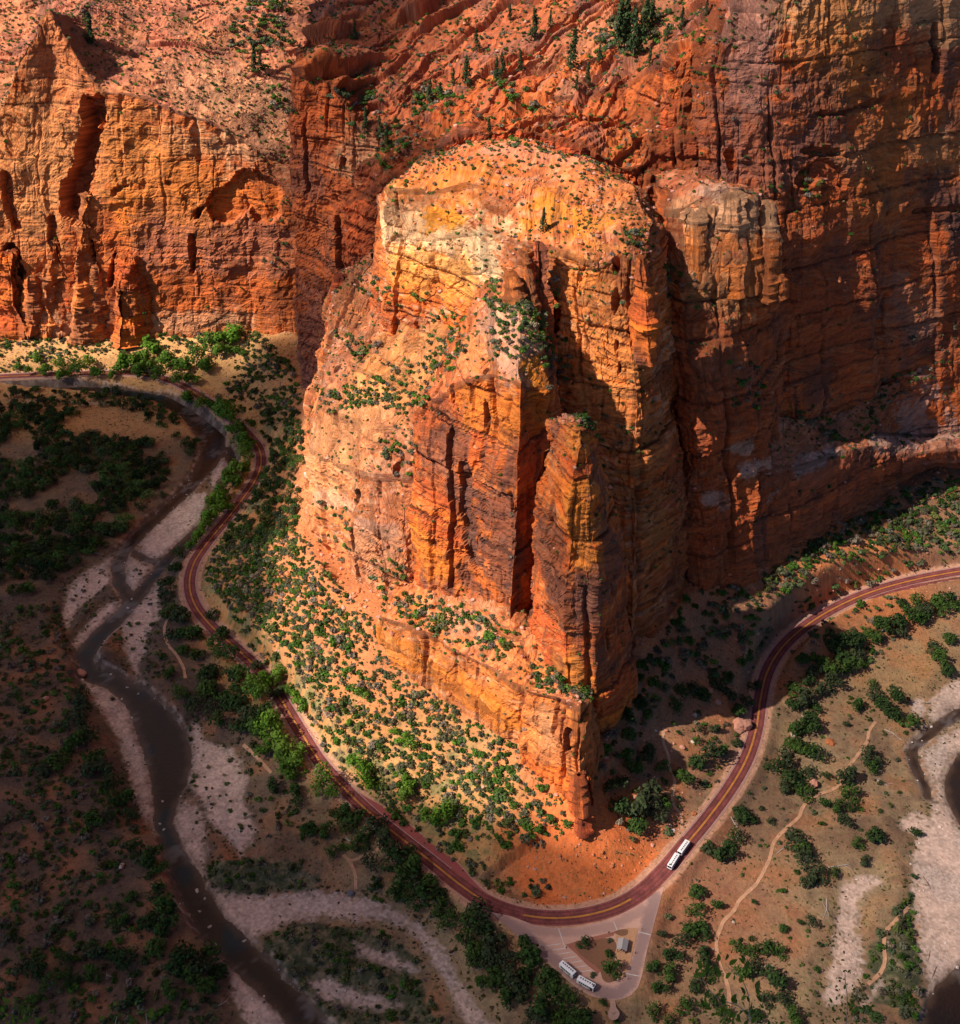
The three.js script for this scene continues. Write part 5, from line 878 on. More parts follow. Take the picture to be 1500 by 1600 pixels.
// ------------------------------------------------------------------ stopping place by the bend
const shapeAt = (px, y) => { const s = new THREE.Shape(px.map(([a, b]) => { const q = E(a, b, y); return new THREE.Vector2(q[0], -q[2]); })); return s; };
function plate(px, y, depth, mat, name, label) {                       // a slab with its top at y
  const g = depth ? new THREE.ExtrudeGeometry(shapeAt(px, y), { depth, bevelEnabled: false, curveSegments: 4 }) : new THREE.ShapeGeometry(shapeAt(px, y));
  g.rotateX(-Math.PI / 2); g.translate(0, y - depth, 0);
  return meshS(name, g, mat, label);
}
const smooth = (px) => new THREE.CatmullRomCurve3(px.map(([a, b]) => new THREE.Vector3(a, b, 0)), true, 'centripetal').getSpacedPoints(90).map((v) => [v.x, v.y]);
{
  // concrete with darker wheel tracks where the buses drive
  const lane = [[772, 1432], [820, 1460], [866, 1500], [904, 1532], [940, 1551], [968, 1552], [986, 1536], [996, 1500], [1010, 1450], [1024, 1400]].map(([a, b]) => { const q = E(a, b, ROADH); return [q[0], q[2]]; });
  const lane2 = [[790, 1440], [850, 1456], [910, 1456], [960, 1446], [1006, 1420]].map(([a, b]) => { const q = E(a, b, ROADH); return [q[0], q[2]]; });
  const outline = [[764, 1424], [802, 1457], [840, 1490], [880, 1526], [904, 1546], [926, 1557], [955, 1563.5], [972, 1561], [986, 1555], [997, 1543], [1003, 1525], [1010, 1490], [1023, 1440], [1038, 1384], [1020, 1398], [996, 1415], [965, 1431], [940, 1440], [900, 1449], [864, 1450], [836, 1446], [800, 1432]];
  const bb = outline.map(([a, b]) => E(a, b, ROADH)), bx0 = Math.min(...bb.map((q) => q[0])), bx1 = Math.max(...bb.map((q) => q[0])), bz0 = Math.min(...bb.map((q) => q[2])), bz1 = Math.max(...bb.map((q) => q[2]));
  const N = 512, d = new Uint8Array(N * N * 4);
  for (let j = 0, k = 0; j < N; j++) for (let i = 0; i < N; i++, k += 4) {
    const x = lerp(bx0, bx1, i / N), z = lerp(bz0, bz1, j / N), l = polyDist(lane, x, z)[0], l2 = polyDist(lane2, x, z)[0], n = nz(x / 5, z / 5, 2.2) * 0.5 + nz(x / 1.2, z / 1.2, 4.1) * 0.5;
    let c = mix3([0.5, 0.285, 0.215], [0.56, 0.33, 0.24], 0.5 + n);
    c = mix3(c, [0.2, 0.135, 0.13], sstep(4.2, 1.4, l + n * 1.2) * 0.75); c = mix3(c, [0.3, 0.185, 0.155], sstep(3.4, 1.2, l2 + n) * 0.6);
    d[k] = toS(c[0]); d[k + 1] = toS(c[1]); d[k + 2] = toS(c[2]); d[k + 3] = 255;
  }
  const map = new THREE.DataTexture(d, N, N); map.colorSpace = THREE.SRGBColorSpace; map.magFilter = THREE.LinearFilter; map.needsUpdate = true;
  const lot = plate(outline, ROADH + 0.012, 0, new THREE.MeshStandardMaterial({ map, roughness: 0.9 }), 'parking_lot', 'pinkish concrete bus turnaround inside the road bend');
  const p = lot.geometry.attributes.position, uv = lot.geometry.attributes.uv; for (let k = 0; k < p.count; k++) uv.setXY(k, (p.getX(k) - bx0) / (bx1 - bx0), (p.getZ(k) - bz0) / (bz1 - bz0));
  const earth = new THREE.MeshStandardMaterial({ color: new THREE.Color(0.27, 0.125, 0.065), map: grain, roughness: 1 }), paving = new THREE.MeshStandardMaterial({ color: new THREE.Color(0.62, 0.33, 0.17), map: grain, roughness: 0.95 }), redWalk = new THREE.MeshStandardMaterial({ color: new THREE.Color(0.42, 0.16, 0.1), map: grain, roughness: 0.95 });
  plate([[884, 1476], [900, 1471], [925, 1464], [950, 1458], [962, 1455], [958, 1462], [930, 1469], [900, 1475], [912, 1488], [930, 1506], [938, 1517], [934, 1521], [918, 1508], [898, 1488]], ROADH + 0.13, 0.12, redWalk, 'footway', 'reddish footway along the stall side of the planted island');
  plate(smooth([[898, 1477], [922, 1470], [950, 1466], [960, 1470], [963, 1478], [960, 1492], [962, 1505], [966, 1518], [963, 1530], [950, 1535], [942, 1530], [937, 1516], [918, 1500], [903, 1487]]), ROADH + 0.17, 0.16, earth, 'planted_island', 'brown soil island with trees inside the bus turnaround');
  plate([[962, 1456], [980, 1450], [997, 1450], [991, 1478], [985, 1504], [976, 1526], [969, 1532], [967, 1516], [964, 1500], [962, 1490], [965, 1478], [962, 1468]], ROADH + 0.14, 0.13, paving, 'footway', 'tan paved waiting place round the grey shelter');
  plate(smooth([[960, 1456], [972, 1452], [981, 1453], [980, 1460], [970, 1462]]), ROADH + 0.2, 0.18, earth, 'planted_island', 'small planted bed behind the grey shelter');
  plate(smooth([[955, 1561], [960, 1561], [963, 1574], [968, 1583], [964, 1592], [955, 1593], [950, 1585], [953, 1574]]), ROADH + 0.05, 0.2, kerbMat, 'footway', 'pale drop shaped footway below the bus turnaround');
  for (const [a, b, c, e] of [[855.3, 1477.7, 876.7, 1474.4], [864, 1484.7, 883.3, 1481.6], [871.6, 1491.3, 892.7, 1487.6], [880, 1498, 901.3, 1494.3], [888.7, 1504.8, 909.3, 1501.3], [897.3, 1512, 918, 1508.4], [905.3, 1518.7, 926.7, 1515.3], [872.7, 1450.7, 884, 1484], [958.7, 1440, 964.7, 1454], [997, 1456, 1017, 1460.7], [976, 1520.7, 999, 1525.3]])
    meshS('road_marking', strip([E(a, b, ROADH), E(c, e, ROADH)], -0.14, 0.14, ROADH + 0.03), whitePaint, 'white bay line painted on the concrete turnaround');
}
// ------------------------------------------------------------------ things on the road and at the stop
const used = new Map();
function numbered(name) { const n = used.get(name) ?? 0; used.set(name, n + 1); return n ? name + '_' + String(n).padStart(3, '0') : name; }
function thing(name, label, category, p = [0, 0, 0], turn = 0, group) { const o = new THREE.Group(); o.name = numbered(name); o.position.set(...p); o.rotation.y = turn; o.userData = { label, category }; if (group) o.userData.group = group; scene.add(o); return o; }
function part(name, g, mat, parent, label) { const m = new THREE.Mesh(g, mat); m.name = name; m.castShadow = m.receiveShadow = true; if (label) m.userData.label = label; parent.add(m); return m; }
const std = (r, g, b, rough = 0.8, metal = 0) => new THREE.MeshStandardMaterial({ color: new THREE.Color(r, g, b), roughness: rough, metalness: metal });
const M = { white: std(0.8, 0.8, 0.78, 0.45), glass: std(0.015, 0.018, 0.02, 0.15), rubber: std(0.02, 0.02, 0.02, 0.9), hatch: std(0.03, 0.035, 0.035, 0.6), hub: std(0.45, 0.45, 0.45, 0.4, 0.6), dark: std(0.05, 0.05, 0.05, 0.7), lamp: std(0.75, 0.72, 0.6, 0.2), red: std(0.5, 0.02, 0.015, 0.3), band: std(0.07, 0.22, 0.16, 0.5), greyRoof: std(0.33, 0.3, 0.28, 0.8), timber: std(0.2, 0.1, 0.055, 0.85), steel: std(0.3, 0.3, 0.3, 0.5, 0.5), sign: std(0.3, 0.16, 0.08, 0.8), stone: std(0.42, 0.2, 0.13, 0.95) };
const box = (w, h, d, x, y, z) => new THREE.BoxGeometry(w, h, d).translate(x, y, z);
function coach(name, label, a, b, isTrailer, group, stripe) {          // a, b: front and rear end of the roof as sight lines, at roof height
  const A = E(...a, ROADH + 3.15), B = E(...b, ROADH + 3.15), len = Math.hypot(A[0] - B[0], A[2] - B[2]), turn = Math.atan2(A[0] - B[0], A[2] - B[2]);
  const t = thing(name, label, isTrailer ? 'trailer' : 'bus', [(A[0] + B[0]) / 2, ROADH + 0.03, (A[2] + B[2]) / 2], turn, group), h = 2.75, w = 2.5;
  part('body', new RoundedBoxGeometry(w, h, len, 3, 0.22).translate(0, 0.42 + h / 2, 0), M.white, t);
  const n = 6, pitch = (len - 2.2) / n;
  for (const s of [-1, 1]) for (let i = 0; i < n; i++) part('window', new RoundedBoxGeometry(0.06, 1.05, pitch - 0.14, 2, 0.03).translate(s * w / 2, 2.05, -len / 2 + 1.0 + pitch * (i + 0.5)), M.glass, t);
  for (const s of [-1, 1]) part('stripe', box(0.03, 0.16, len - 0.9, s * (w / 2 + 0.006), 1.1, 0), M.band, t);
  part(isTrailer ? 'window' : 'windscreen', new RoundedBoxGeometry(w - 0.4, 1.25, 0.06, 2, 0.03).translate(0, 2.05, len / 2), M.glass, t);
  part('window', new RoundedBoxGeometry(w - 0.7, 0.9, 0.06, 2, 0.03).translate(0, 2.2, -len / 2), M.glass, t);
  for (let i = 0; i < n; i++) part('roof_hatch', new RoundedBoxGeometry(0.62, 0.12, 0.62, 2, 0.04).translate(0.25, 0.42 + h + 0.03, -len / 2 + 1.3 + (len - 2.6) * i / (n - 1)), M.hatch, t);
  if (!isTrailer) { part('roof_vent', new RoundedBoxGeometry(1.3, 0.2, 0.6, 2, 0.06).translate(0, 0.42 + h + 0.06, len / 2 - 0.55), M.hatch, t); for (const s of [-1, 1]) { part('headlight', new THREE.CylinderGeometry(0.13, 0.13, 0.08, 14).rotateX(Math.PI / 2).translate(s * 0.85, 0.95, len / 2 + 0.01), M.lamp, t); part('mirror', new RoundedBoxGeometry(0.12, 0.4, 0.22, 2, 0.04).translate(s * 1.5, 2.2, len / 2 - 0.1), M.dark, t); } part('door', new RoundedBoxGeometry(0.06, 2.0, 1.1, 2, 0.03).translate(-w / 2, 1.6, len / 2 - 1.0), M.glass, t); }
  else part('drawbar', box(0.16, 0.14, 1.2, 0, 0.6, len / 2 + 0.5), M.dark, t);
  for (const s of [-1, 1]) part('tail_light', box(0.16, 0.3, 0.05, s * 0.95, 1.15, -len / 2 - 0.01), M.red, t);
  part('bumper', new RoundedBoxGeometry(w - 0.1, 0.28, 0.2, 2, 0.06).translate(0, 0.62, len / 2 + 0.02), M.dark, t);
  for (const s of [-1, 1]) for (const z of [len / 2 - 2.1, -len / 2 + 2.1]) { const wh = part('wheel', new THREE.CylinderGeometry(0.5, 0.5, 0.3, 20).rotateZ(Math.PI / 2).translate(s * (w / 2 - 0.14), 0.5, z), M.rubber, t); part('hub', new THREE.CylinderGeometry(0.24, 0.27, 0.06, 14).rotateZ(Math.PI / 2).translate(s * (w / 2 + 0.02), 0.5, z), M.hub, wh); }
  return t;
}
coach('shuttle_bus', 'white shuttle bus driving on the red road, in front of its trailer', [1046.4, 1352.5], [1058.6, 1333.2], false);
coach('bus_trailer', 'white passenger trailer towed uphill end of the pair on the red road', [1062, 1330.5], [1074.8, 1312.7], true);
coach('shuttle_bus', 'white shuttle bus parked in the turnaround, the one nearer its lower curve', [929.5, 1541], [903, 1526.3], false);
coach('bus_trailer', 'white passenger trailer parked behind the bus beside the painted bays', [898, 1520.7], [876.3, 1502.3], true);
{ // shelter
  const a = E(974.4, 1466, ROADH + 3), b = E(971.2, 1483.5, ROADH + 3), len = Math.hypot(a[0] - b[0], a[2] - b[2]), t = thing('bus_shelter', 'small shelter with grey gabled roof on the tan paving of the turnaround', 'shelter', [(a[0] + b[0]) / 2, ROADH + 0.14, (a[2] + b[2]) / 2], Math.atan2(a[0] - b[0], a[2] - b[2]));
  for (const s of [-1, 1]) part('roof_slope', new RoundedBoxGeometry(2.5, 0.12, len, 1, 0.03).rotateZ(-s * 0.42).translate(s * 1.12, 2.85, 0), M.greyRoof, t);
  part('ridge_cap', new THREE.CylinderGeometry(0.12, 0.12, len + 0.05, 10).rotateX(Math.PI / 2).translate(0, 3.36, 0), M.greyRoof, t);
  for (const s of [-1, 1]) for (const q of [-1, 0, 1]) part('post', box(0.2, 2.4, 0.2, s * 1.7, 1.2, q * (len / 2 - 0.4)), M.timber, t);
  for (const s of [-1, 1]) part('beam', box(0.16, 0.22, len - 0.2, s * 1.7, 2.48, 0), M.timber, t);
  part('back_wall', box(0.14, 1.5, len - 0.8, -1.55, 0.9, 0), M.stone, t); part('bench', box(0.5, 0.1, len - 1.4, -1.1, 0.48, 0), M.timber, t);
}
function signpost(px, py, label, w, h, top) {
  const p = E(px, py, ROADH + 0.1), t = thing('sign', label, 'sign', p, 0.4);
  part('post', new THREE.CylinderGeometry(0.06, 0.07, top, 10).translate(0, top / 2, 0), M.timber, t); part('board', new RoundedBoxGeometry(w, h, 0.08, 2, 0.03).translate(0, top - h / 2, 0.08), M.sign, t);
}
signpost(884.6, 1484, 'dark sign on a post at the head of the painted bays', 0.9, 0.9, 2.4);
signpost(951, 1460, 'reddish sign on a post beside the upper drive of the turnaround', 1.0, 0.8, 2.2);
signpost(1003, 1454.5, 'small sign on a post on the outer drive near the road', 0.6, 0.6, 2.0);
{ // people waiting: one smooth figure, then copies
  const mc = new MarchingCubes(44, new THREE.MeshStandardMaterial(), false, false, 60000); mc.isolation = 0;
  const J = { pelvis: [0, 0.95, 0], chest: [0, 1.32, 0], neck: [0, 1.52, 0], head: [0, 1.66, 0.02], shL: [-0.18, 1.44, 0], shR: [0.18, 1.44, 0], elL: [-0.26, 1.15, -0.03], elR: [0.26, 1.15, -0.02], haL: [-0.25, 0.9, 0.08], haR: [0.27, 0.9, 0.06], hiL: [-0.09, 0.92, 0], hiR: [0.09, 0.92, 0], knL: [-0.11, 0.5, 0.03], knR: [0.12, 0.5, -0.02], anL: [-0.12, 0.08, -0.02], anR: [0.13, 0.08, -0.04], toL: [-0.13, 0.04, 0.13], toR: [0.15, 0.04, 0.12] };
  const bones = [['pelvis', 'chest', 0.13, 0.15], ['chest', 'neck', 0.12, 0.06], ['neck', 'head', 0.055, 0.1], ['head', 'head', 0.105, 0.105], ['shL', 'shR', 0.075, 0.075], ['shL', 'elL', 0.06, 0.047], ['shR', 'elR', 0.06, 0.047], ['elL', 'haL', 0.046, 0.036], ['elR', 'haR', 0.046, 0.036], ['hiL', 'knL', 0.092, 0.062], ['hiR', 'knR', 0.092, 0.062], ['knL', 'anL', 0.06, 0.045], ['knR', 'anR', 0.06, 0.045], ['anL', 'toL', 0.045, 0.038], ['anR', 'toR', 0.045, 0.038]];
  const N = 44, S = 0.95;
  for (let k = 0; k < N; k++) for (let j = 0; j < N; j++) for (let i = 0; i < N; i++) {
    const q = [(i / N * 2 - 1) * S, (j / N * 2 - 1) * S + 0.9, (k / N * 2 - 1) * S]; let acc = 0;
    for (const [a, b, r, s] of bones) { const A = J[a], B = J[b], e = [B[0] - A[0], B[1] - A[1], B[2] - A[2]], w = [q[0] - A[0], q[1] - A[1], q[2] - A[2]], t = clamp((e[0] * w[0] + e[1] * w[1] + e[2] * w[2]) / (e[0] ** 2 + e[1] ** 2 + e[2] ** 2 || 1e-9)), d = Math.hypot(w[0] - e[0] * t, w[1] - e[1] * t, w[2] - e[2] * t) - lerp(r, s, t); acc += Math.exp(-d * 40); }
    mc.field[i + j * N + k * N * N] = Math.log(acc) / 40;
  }
  mc.update();
  const g = new THREE.BufferGeometry(); g.setAttribute('position', new THREE.BufferAttribute(mc.positionArray.slice(0, mc.count * 3), 3)); g.setAttribute('normal', new THREE.BufferAttribute(mc.normalArray.slice(0, mc.count * 3), 3));
  g.scale(S, S, S).translate(0, 0.9, 0); g.computeBoundingBox(); g.translate(0, -g.boundingBox.min.y, 0);
  const cols = (top, legs) => { const n = g.attributes.position.count, c = new Float32Array(n * 3); for (let k = 0; k < n; k++) { const x = Math.abs(g.attributes.position.getX(k)), y = g.attributes.position.getY(k), z = g.attributes.position.getZ(k); c.set(y > 1.7 || (y > 1.6 && z < 0) ? [0.05, 0.03, 0.02] : y > 1.53 || (x > 0.2 && y < 1.14) ? [0.5, 0.29, 0.2] : y > 0.95 ? top : y > 0.09 ? legs : [0.05, 0.04, 0.04], k * 3); } const h = g.clone(); h.setAttribute('color', new THREE.BufferAttribute(c, 3)); return h; };
  const skin = new THREE.MeshStandardMaterial({ vertexColors: true, roughness: 0.85 });
  for (const [px, py, top, legs, turn, label] of [[992.6, 1490, [0.05, 0.05, 0.07], [0.03, 0.03, 0.04], 0.4, 'person in dark clothes walking on the outer drive'], [976.4, 1504.5, [0.4, 0.06, 0.05], [0.06, 0.07, 0.12], 2, 'person in red top standing on the tan paving'], [975.6, 1509, [0.08, 0.1, 0.2], [0.1, 0.09, 0.08], -1, 'person in blue top on the tan paving beside the one in red'], [972, 1523, [0.03, 0.03, 0.03], [0.05, 0.05, 0.06], 1, 'person in black standing at the lower edge of the tan paving'], [981, 1530, [0.3, 0.3, 0.32], [0.05, 0.06, 0.1], 0.3, 'person in grey top crossing the dark wheel tracks'], [972.5, 1487, [0.5, 0.48, 0.44], [0.1, 0.1, 0.12], 1.7, 'person in pale top under the end of the grey shelter'], [957.6, 1584, [0.7, 0.7, 0.7], [0.08, 0.08, 0.1], 0.8, 'person in white top on the drop shaped footway']]) {
    const m = new THREE.Mesh(cols(top, legs), skin); m.name = numbered('person'); m.position.set(...E(px, py, ROADH + 0.14)); if (px > 980 && py < 1500 || py === 1530) m.position.y = ROADH + 0.02; if (px < 960) m.position.y = ROADH + 0.05; m.rotation.y = turn; m.userData = { label, category: 'person' }; m.castShadow = true; scene.add(m);
  }
}
// ------------------------------------------------------------------ plants
// what the cliffs hide: nearest rock along each sight line, on a coarse raster
const ZW = 520, ZH = 560, ZB = new Float32Array(ZW * ZH).fill(1e9);
for (const r of ROCKS) r.px = new Float32Array(r.pos.length);
for (const r of ROCKS) for (let k = 0; k < r.pos.length; k += 3) { const q = proj(r.pos[k], r.pos[k + 1], r.pos[k + 2]); r.px[k] = q[0]; r.px[k + 1] = q[1]; r.px[k + 2] = q[2]; const i = Math.floor((q[0] + 30) / 3), j = Math.floor((q[1] + 40) / 3); if (i >= 0 && j >= 0 && i < ZW && j < ZH && q[2] < ZB[j * ZW + i]) ZB[j * ZW + i] = q[2]; }
const seen = (p, tol = 6) => { const q = proj(...p), i = Math.floor((q[0] + 30) / 3), j = Math.floor((q[1] + 40) / 3); return i >= 0 && j >= 0 && i < ZW && j < ZH && q[2] < ZB[j * ZW + i] + tol; };
function leafCloud(seed, o) {                                          // a crown of leaf sprays on the shells of several clumps
  const r = rng(seed), pos = [], nor = [], col = [], idx = [], clumps = [];
  for (let i = 0; i < o.clumps; i++) {
    const a = r() * 6.283, e = o.shape === 'cone' ? i / o.clumps : r(), rr = o.shape === 'cone' ? (1 - e) * 0.62 * Math.sqrt(r()) : Math.sqrt(r()) * (o.ragged ? 0.74 : 0.62);
    clumps.push(o.shape === 'cone' ? [Math.cos(a) * rr * o.w / 2, o.y0 + e * (o.h - o.y0), Math.sin(a) * rr * o.w / 2, 0.1 * o.w + 0.26 * o.w * (1 - e), 0.13 * o.h] : [Math.cos(a) * rr * o.w / 2, o.y0 + (o.h - o.y0) * (0.24 + 0.56 * e * (1 - 0.5 * rr)), Math.sin(a) * rr * o.w / 2, o.w * (0.13 + 0.19 * r()), (o.h - o.y0) * (0.14 + 0.17 * r())]);
  }
  for (let k = 0; k < o.leaves; k++) {
    const c = clumps[Math.floor(r() * clumps.length)], a = r() * 6.283, z = r() * 2 - 1, q = Math.sqrt(1 - z * z), s = 0.5 + 0.62 * Math.pow(r(), 0.7), d = [Math.cos(a) * q, z, Math.sin(a) * q];
    if (d[1] < -0.45 && r() < 0.7) continue;
    const x = c[0] + d[0] * c[3] * s, y = c[1] + d[1] * c[4] * s, w = c[2] + d[2] * c[3] * s, L = o.leaf * (0.6 + 0.8 * r());
    const n = [d[0] + 1.1 * (r() - 0.5), d[1] * 0.8 + 0.35 + 1.1 * (r() - 0.5), d[2] + 1.1 * (r() - 0.5)], l = Math.hypot(...n); n.forEach((_, m) => { n[m] /= l; });
    let t = [n[1], -n[0], r() - 0.5]; const dt = t[0] * n[0] + t[1] * n[1] + t[2] * n[2]; t = t.map((v, m) => v - dt * n[m]); const tl = Math.hypot(...t) || 1; t = t.map((v) => v / tl);
    const b = [n[1] * t[2] - n[2] * t[1], n[2] * t[0] - n[0] * t[2], n[0] * t[1] - n[1] * t[0]], v0 = pos.length / 3, tone = 0.6 + 0.8 * r();
    for (const [u, v] of [[-1, -0.5], [0.2, -0.75], [1, 0.3], [-0.25, 0.8]]) { pos.push(x + (t[0] * u + b[0] * v) * L, y + (t[1] * u + b[1] * v) * L, w + (t[2] * u + b[2] * v) * L); nor.push(n[0] * 0.6 + d[0] * 0.4, n[1] * 0.6 + d[1] * 0.4 + 0.1, n[2] * 0.6 + d[2] * 0.4); col.push(tone * (0.92 + 0.2 * r()), tone, tone * 0.9); }
    idx.push(v0, v0 + 1, v0 + 2, v0, v0 + 2, v0 + 3);
  }
  const g = new THREE.BufferGeometry(); g.setAttribute('position', new THREE.Float32BufferAttribute(pos, 3)); g.setAttribute('normal', new THREE.Float32BufferAttribute(nor, 3)); g.setAttribute('color', new THREE.Float32BufferAttribute(col, 3)); g.setIndex(idx);
  g.userData.clumps = clumps; return g;
}
function limb(a, b, r0, r1) { const A = new THREE.Vector3(...a), B = new THREE.Vector3(...b), d = B.clone().sub(A), g = new THREE.CylinderGeometry(r1, r0, d.length(), 6, 1, true); g.translate(0, d.length() / 2, 0); g.applyQuaternion(new THREE.Quaternion().setFromUnitVectors(new THREE.Vector3(0, 1, 0), d.normalize())); g.translate(...a); return g; }
function trunkGeo(o, clumps, seed) {
  const r = rng(seed + 99), top = o.shape === 'cone' ? o.h * 0.95 : o.y0 + (o.h - o.y0) * 0.35, gs = [limb([0, -0.5, 0], [0.1 * o.w * (r() - 0.5), top * 0.5, 0.1 * o.w * (r() - 0.5)], o.tr, o.tr * 0.75)];
  const m = [gs[0].attributes.position.getX(0) * 0, top * 0.5, 0]; gs.push(limb([0, top * 0.48, 0], [0, top, 0], o.tr * 0.75, o.tr * 0.3));
  clumps.slice(0, 6).forEach((c) => gs.push(limb([0, top * (o.shape === 'cone' ? c[1] / o.h : 0.55), 0], [c[0] * 0.9, c[1], c[2] * 0.9], o.tr * 0.4, o.tr * 0.1)));
  return mergeGeometries(gs.map((g) => { g.deleteAttribute('uv'); return g; }));
}
const leafMat = (r, g, b, t = 0.25) => new THREE.MeshPhysicalMaterial({ color: new THREE.Color(r, g, b), vertexColors: true, side: THREE.DoubleSide, roughness: 1, specularIntensity: 0.15, transmission: t, thickness: 0 });
const bark = std(0.14, 0.095, 0.07, 0.95), paleBark = std(0.42, 0.38, 0.34, 0.9);
const KINDS = {
  cottonwood: { n: 4, o: { w: 1, h: 1.05, y0: 0.12, clumps: 11, leaves: 620, leaf: 0.055, tr: 0.03 }, mats: [leafMat(0.1, 0.21, 0.02, 0.35), leafMat(0.08, 0.17, 0.022, 0.35), leafMat(0.12, 0.215, 0.03, 0.35)] },
  oak: { n: 4, o: { w: 1, h: 0.82, y0: 0.05, clumps: 9, leaves: 460, leaf: 0.056, tr: 0.035 }, mats: [leafMat(0.042, 0.085, 0.02), leafMat(0.034, 0.066, 0.02), leafMat(0.055, 0.105, 0.022), leafMat(0.05, 0.07, 0.032)] },
  bush: { n: 7, o: { w: 1, h: 0.66, y0: 0.0, clumps: 6, leaves: 190, leaf: 0.095, tr: 0.03 }, mats: [leafMat(0.1, 0.125, 0.035), leafMat(0.12, 0.125, 0.075), leafMat(0.062, 0.13, 0.02), leafMat(0.17, 0.145, 0.11, 0.1), leafMat(0.07, 0.12, 0.04), leafMat(0.095, 0.125, 0.06), leafMat(0.065, 0.14, 0.026)] },
  pine: { n: 3, o: { w: 0.42, h: 1, y0: 0.1, clumps: 16, leaves: 520, leaf: 0.034, tr: 0.016, shape: 'cone' }, mats: [leafMat(0.03, 0.052, 0.022, 0.12), leafMat(0.036, 0.06, 0.024, 0.12)] },
};
for (const [k, K] of Object.entries(KINDS)) K.v = [...Array(K.n).keys()].map((i) => { const vary = { ...K.o, clumps: Math.max(3, Math.round(K.o.clumps * (0.6 + 0.3 * (i % 4)))), h: K.o.h * (0.8 + 0.13 * (i % 4)), leaf: K.o.leaf * (0.85 + 0.12 * ((i + 1) % 4)), ragged: true }, crown = leafCloud(1000 + i * 37 + k.length * 7, k === 'pine' ? K.o : vary); return { crown, trunk: trunkGeo(K.o, crown.userData.clumps, i + k.length) }; });
const NAMES = { cottonwood: ['cottonwood_tree', 'tree'], oak: ['oak_tree', 'tree'], bush: ['bush', 'bush'], pine: ['pine_tree', 'pine tree'] };
const LISTED = { cottonwood: [], oak: [], bush: [], pine: [] };       // every plant: where, how wide, what to say of it
const R0 = rng(4242);
const crownUp = { cottonwood: 0.6, oak: 0.45, bush: 0.3, pine: 0.5 };
function plant(kind, p, w, say, fixed) { LISTED[kind].push({ p, w, say, fixed, turn: R0() * 6.283, v: Math.floor(R0() * KINDS[kind].n), m: Math.floor(R0() * KINDS[kind].mats.length), sy: 0.85 + 0.35 * R0() }); }
function atPx(kind, px, py, wpx, say, fixed = true) {                  // a plant whose crown is seen at px, py and is wpx wide
  let g = G(px, py), k = proj(...g)[2] / F; const up = crownUp[kind] * wpx * 0.82 * (CT + (py - 800) / F * -ST);
  g = G(px, py + up); k = proj(...g)[2] / F; plant(kind, g, wpx * k * (wpx > 11 ? 1.28 : 1.1), say, fixed);
}
const SAY = {
  bend: ['bright green cottonwood by the road', 'sunlit cottonwoods beside the road'],
  slope: ['bright green tree on the tan slope', 'green trees on the slope under the butte'],
  north: ['sunlit green cottonwood', 'cottonwoods under the far orange cliff'],
  strip: ['green riverside cottonwood', 'cottonwoods between river and road'],
  wood: ['dark tree of the shaded wood', 'trees of the shaded wood'],
  bank: ['dark tree on the left bank', 'trees on the left river bank'],
  gap: ['shaded tree below the road', 'trees between sand bars and road'],
  verge: ['dark tree in the roadside row', 'trees in the row below the road'],
  lot: ['dark tree of the shaded grove', 'trees left of the bus turnaround'],
  prow: ['dark tree in the shade of the butte', 'trees in the shade of the butte'],
  plain: ['dark green tree on the brown flat', 'trees on the brown flat'],
  east: ['green tree of the roadside thicket', 'trees along the right road curve'],
  south: ['dark bushy tree on red soil', 'trees between turnaround and footpath'],
  wash: ['green bush of the riverside thicket', 'bushes by the sandy wash'],
  rim: ['dark slender pine', 'pines on the red ledges'],
  ledge: ['green bush on bare rock', 'bushes on sandstone ledges'],
  talus: ['grey green bush on the sunlit slope', 'bushes on the sunlit slope'],
  forest: ['green bush on the wooded slope', 'trees on the wooded slope'],
  rtalus: ['dark bush on the shaded slope', 'bushes under the right cliff'],
  left: ['dark bush on brown shaded ground', 'bushes on the shaded brown slope'],
};
